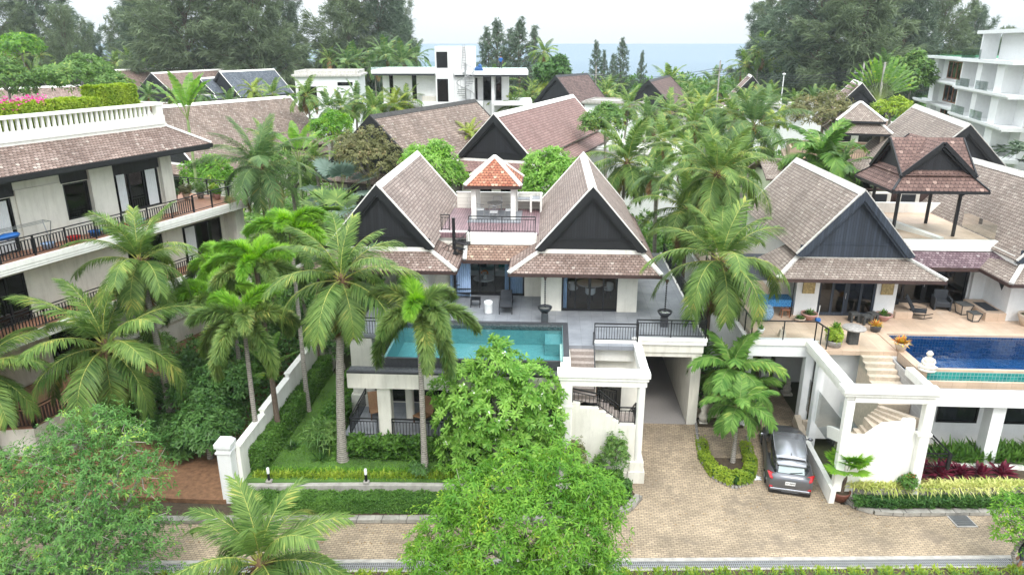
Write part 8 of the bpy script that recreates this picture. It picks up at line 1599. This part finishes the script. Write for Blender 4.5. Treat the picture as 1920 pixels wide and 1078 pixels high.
# person bending at lower right, half behind the pale green tree
p = atz(1905, 1062, -.72); J = None
me = bpy.data.meshes.new('person'); Jt = [(0,0,.86), (.0,-.12,1.05), (0,-.34,1.22), (0,-.46,1.28), (0,-.60,1.30), (.11,0,.82), (.14,-.05,.44), (.13,.1,.06), (.13,-.04,.03), (-.11,0,.82), (-.16,-.10,.45), (-.18,-.02,.06), (-.18,-.16,.03), (.19,-.34,1.18), (.22,-.42,.92), (.18,-.55,.74), (.16,-.6,.66), (-.19,-.34,1.18), (-.24,-.46,.94), (-.18,-.6,.78), (-.16,-.66,.70)]
Ee = [(0,1),(1,2),(2,3),(3,4),(0,5),(5,6),(6,7),(7,8),(0,9),(9,10),(10,11),(11,12),(2,13),(13,14),(14,15),(15,16),(2,17),(17,18),(18,19),(19,20)]; rad = [.15,.14,.15,.06,.10,.10,.065,.045,.04,.10,.065,.045,.04,.07,.048,.035,.032,.07,.048,.035,.032]
me.from_pydata(Jt, Ee, []); o = bpy.data.objects.new('person', me); col.objects.link(o); o.location = (p[0], p[1], -.72); o.rotation_euler = (0, 0, R(60)); md = o.modifiers.new('s', 'SKIN'); sv = me.skin_vertices[0].data
for i, r in enumerate(rad): sv[i].radius = (r, r)
sv[0].use_root = True; s2 = o.modifiers.new('d', 'SUBSURF'); s2.levels = 2; s2.render_levels = 2
m2 = bpy.data.meshes.new_from_object(o.evaluated_get(bpy.context.evaluated_depsgraph_get())); o.modifiers.clear(); o.data = m2; m2.materials.clear()
for m_ in (M['skin'], M['car_black'], M['sling']): m2.materials.append(m_)
for f in m2.polygons:
    c = f.center; f.use_smooth = True; f.material_index = 1 if (c.z > .92 and c.y > -.5 and abs(c.x) < .24) else (2 if .45 < c.z <= .92 and c.y > -.3 else 0)
MB().blob((0, -.585, 1.335), (.10, .12, .095), 12, 8).build('cap', M['car_black'], o, local=True); tag(o, 'person in black clothes bending forward over the drain, half hidden by the pale green tree', 'person')
for s in (-1, 1):
    for k in range(5):
        hx, hy, hz = Jt[16] if s > 0 else Jt[20]; a = -.03+.015*k; MB().tube([(hx+a, hy, hz), (hx+a*1.3, hy-.03, hz-.04), (hx+a*1.4, hy-.03, hz-.08+.01*abs(k-2))], [.009, .009, .007], 6).build('finger', M['skin'], o, local=True)
rg = np.random.default_rng(77); A = Acc(); n = 420; x = rg.uniform(-14, 20, n); y = 22.9+(x+14)*.05+rg.random(n)**1.5*5*(x > 3.5)+rg.random(n)*1.6; y = np.where((x < 3.5) & (y > 24.1+x*.03), 23.2+x*.04, y); keep = ~((x > 12) & (y > 25.7+(x-12)*.06)); x, y = x[keep], y[keep]; n = len(x)
P = np.stack([x, y, np.array([gz(v) for v in y])+.012], 1); D = nrm(np.concatenate([rg.normal(size=(n, 2)), rg.uniform(0, .15, (n, 1))], 1)); A.leaves(P, D, np.tile([[0, 0, 1.]], (n, 1))+.2*randu(rg, n), rg.uniform(.05, .14, n), .04, 0)
tag(meshobj('fallen_leaves', A.mesh('fallen_leaves', [M['leaf_dead']])), 'dry fallen leaves scattered over the brick road', 'leaf litter', kind='stuff')
# ================================================================= AIR
hz = bpy.data.materials.new('haze'); hz.use_nodes = True; t_ = hz.node_tree; t_.nodes.remove(t_.nodes['Principled BSDF']); pv = t_.nodes.new('ShaderNodeVolumePrincipled'); pv.inputs['Color'].default_value = (.86, .93, 1, 1); pv.inputs['Density'].default_value = .0002; pv.inputs['Anisotropy'].default_value = .2
t_.links.new(pv.outputs[0], t_.nodes['Material Output'].inputs['Volume'])
g = MB(); g.box(-900, 900, -80, 900, -4, 62); o = g.build('haze', hz); o['kind'] = 'stuff'; o['label'] = 'pale sea haze that fades the far trees'
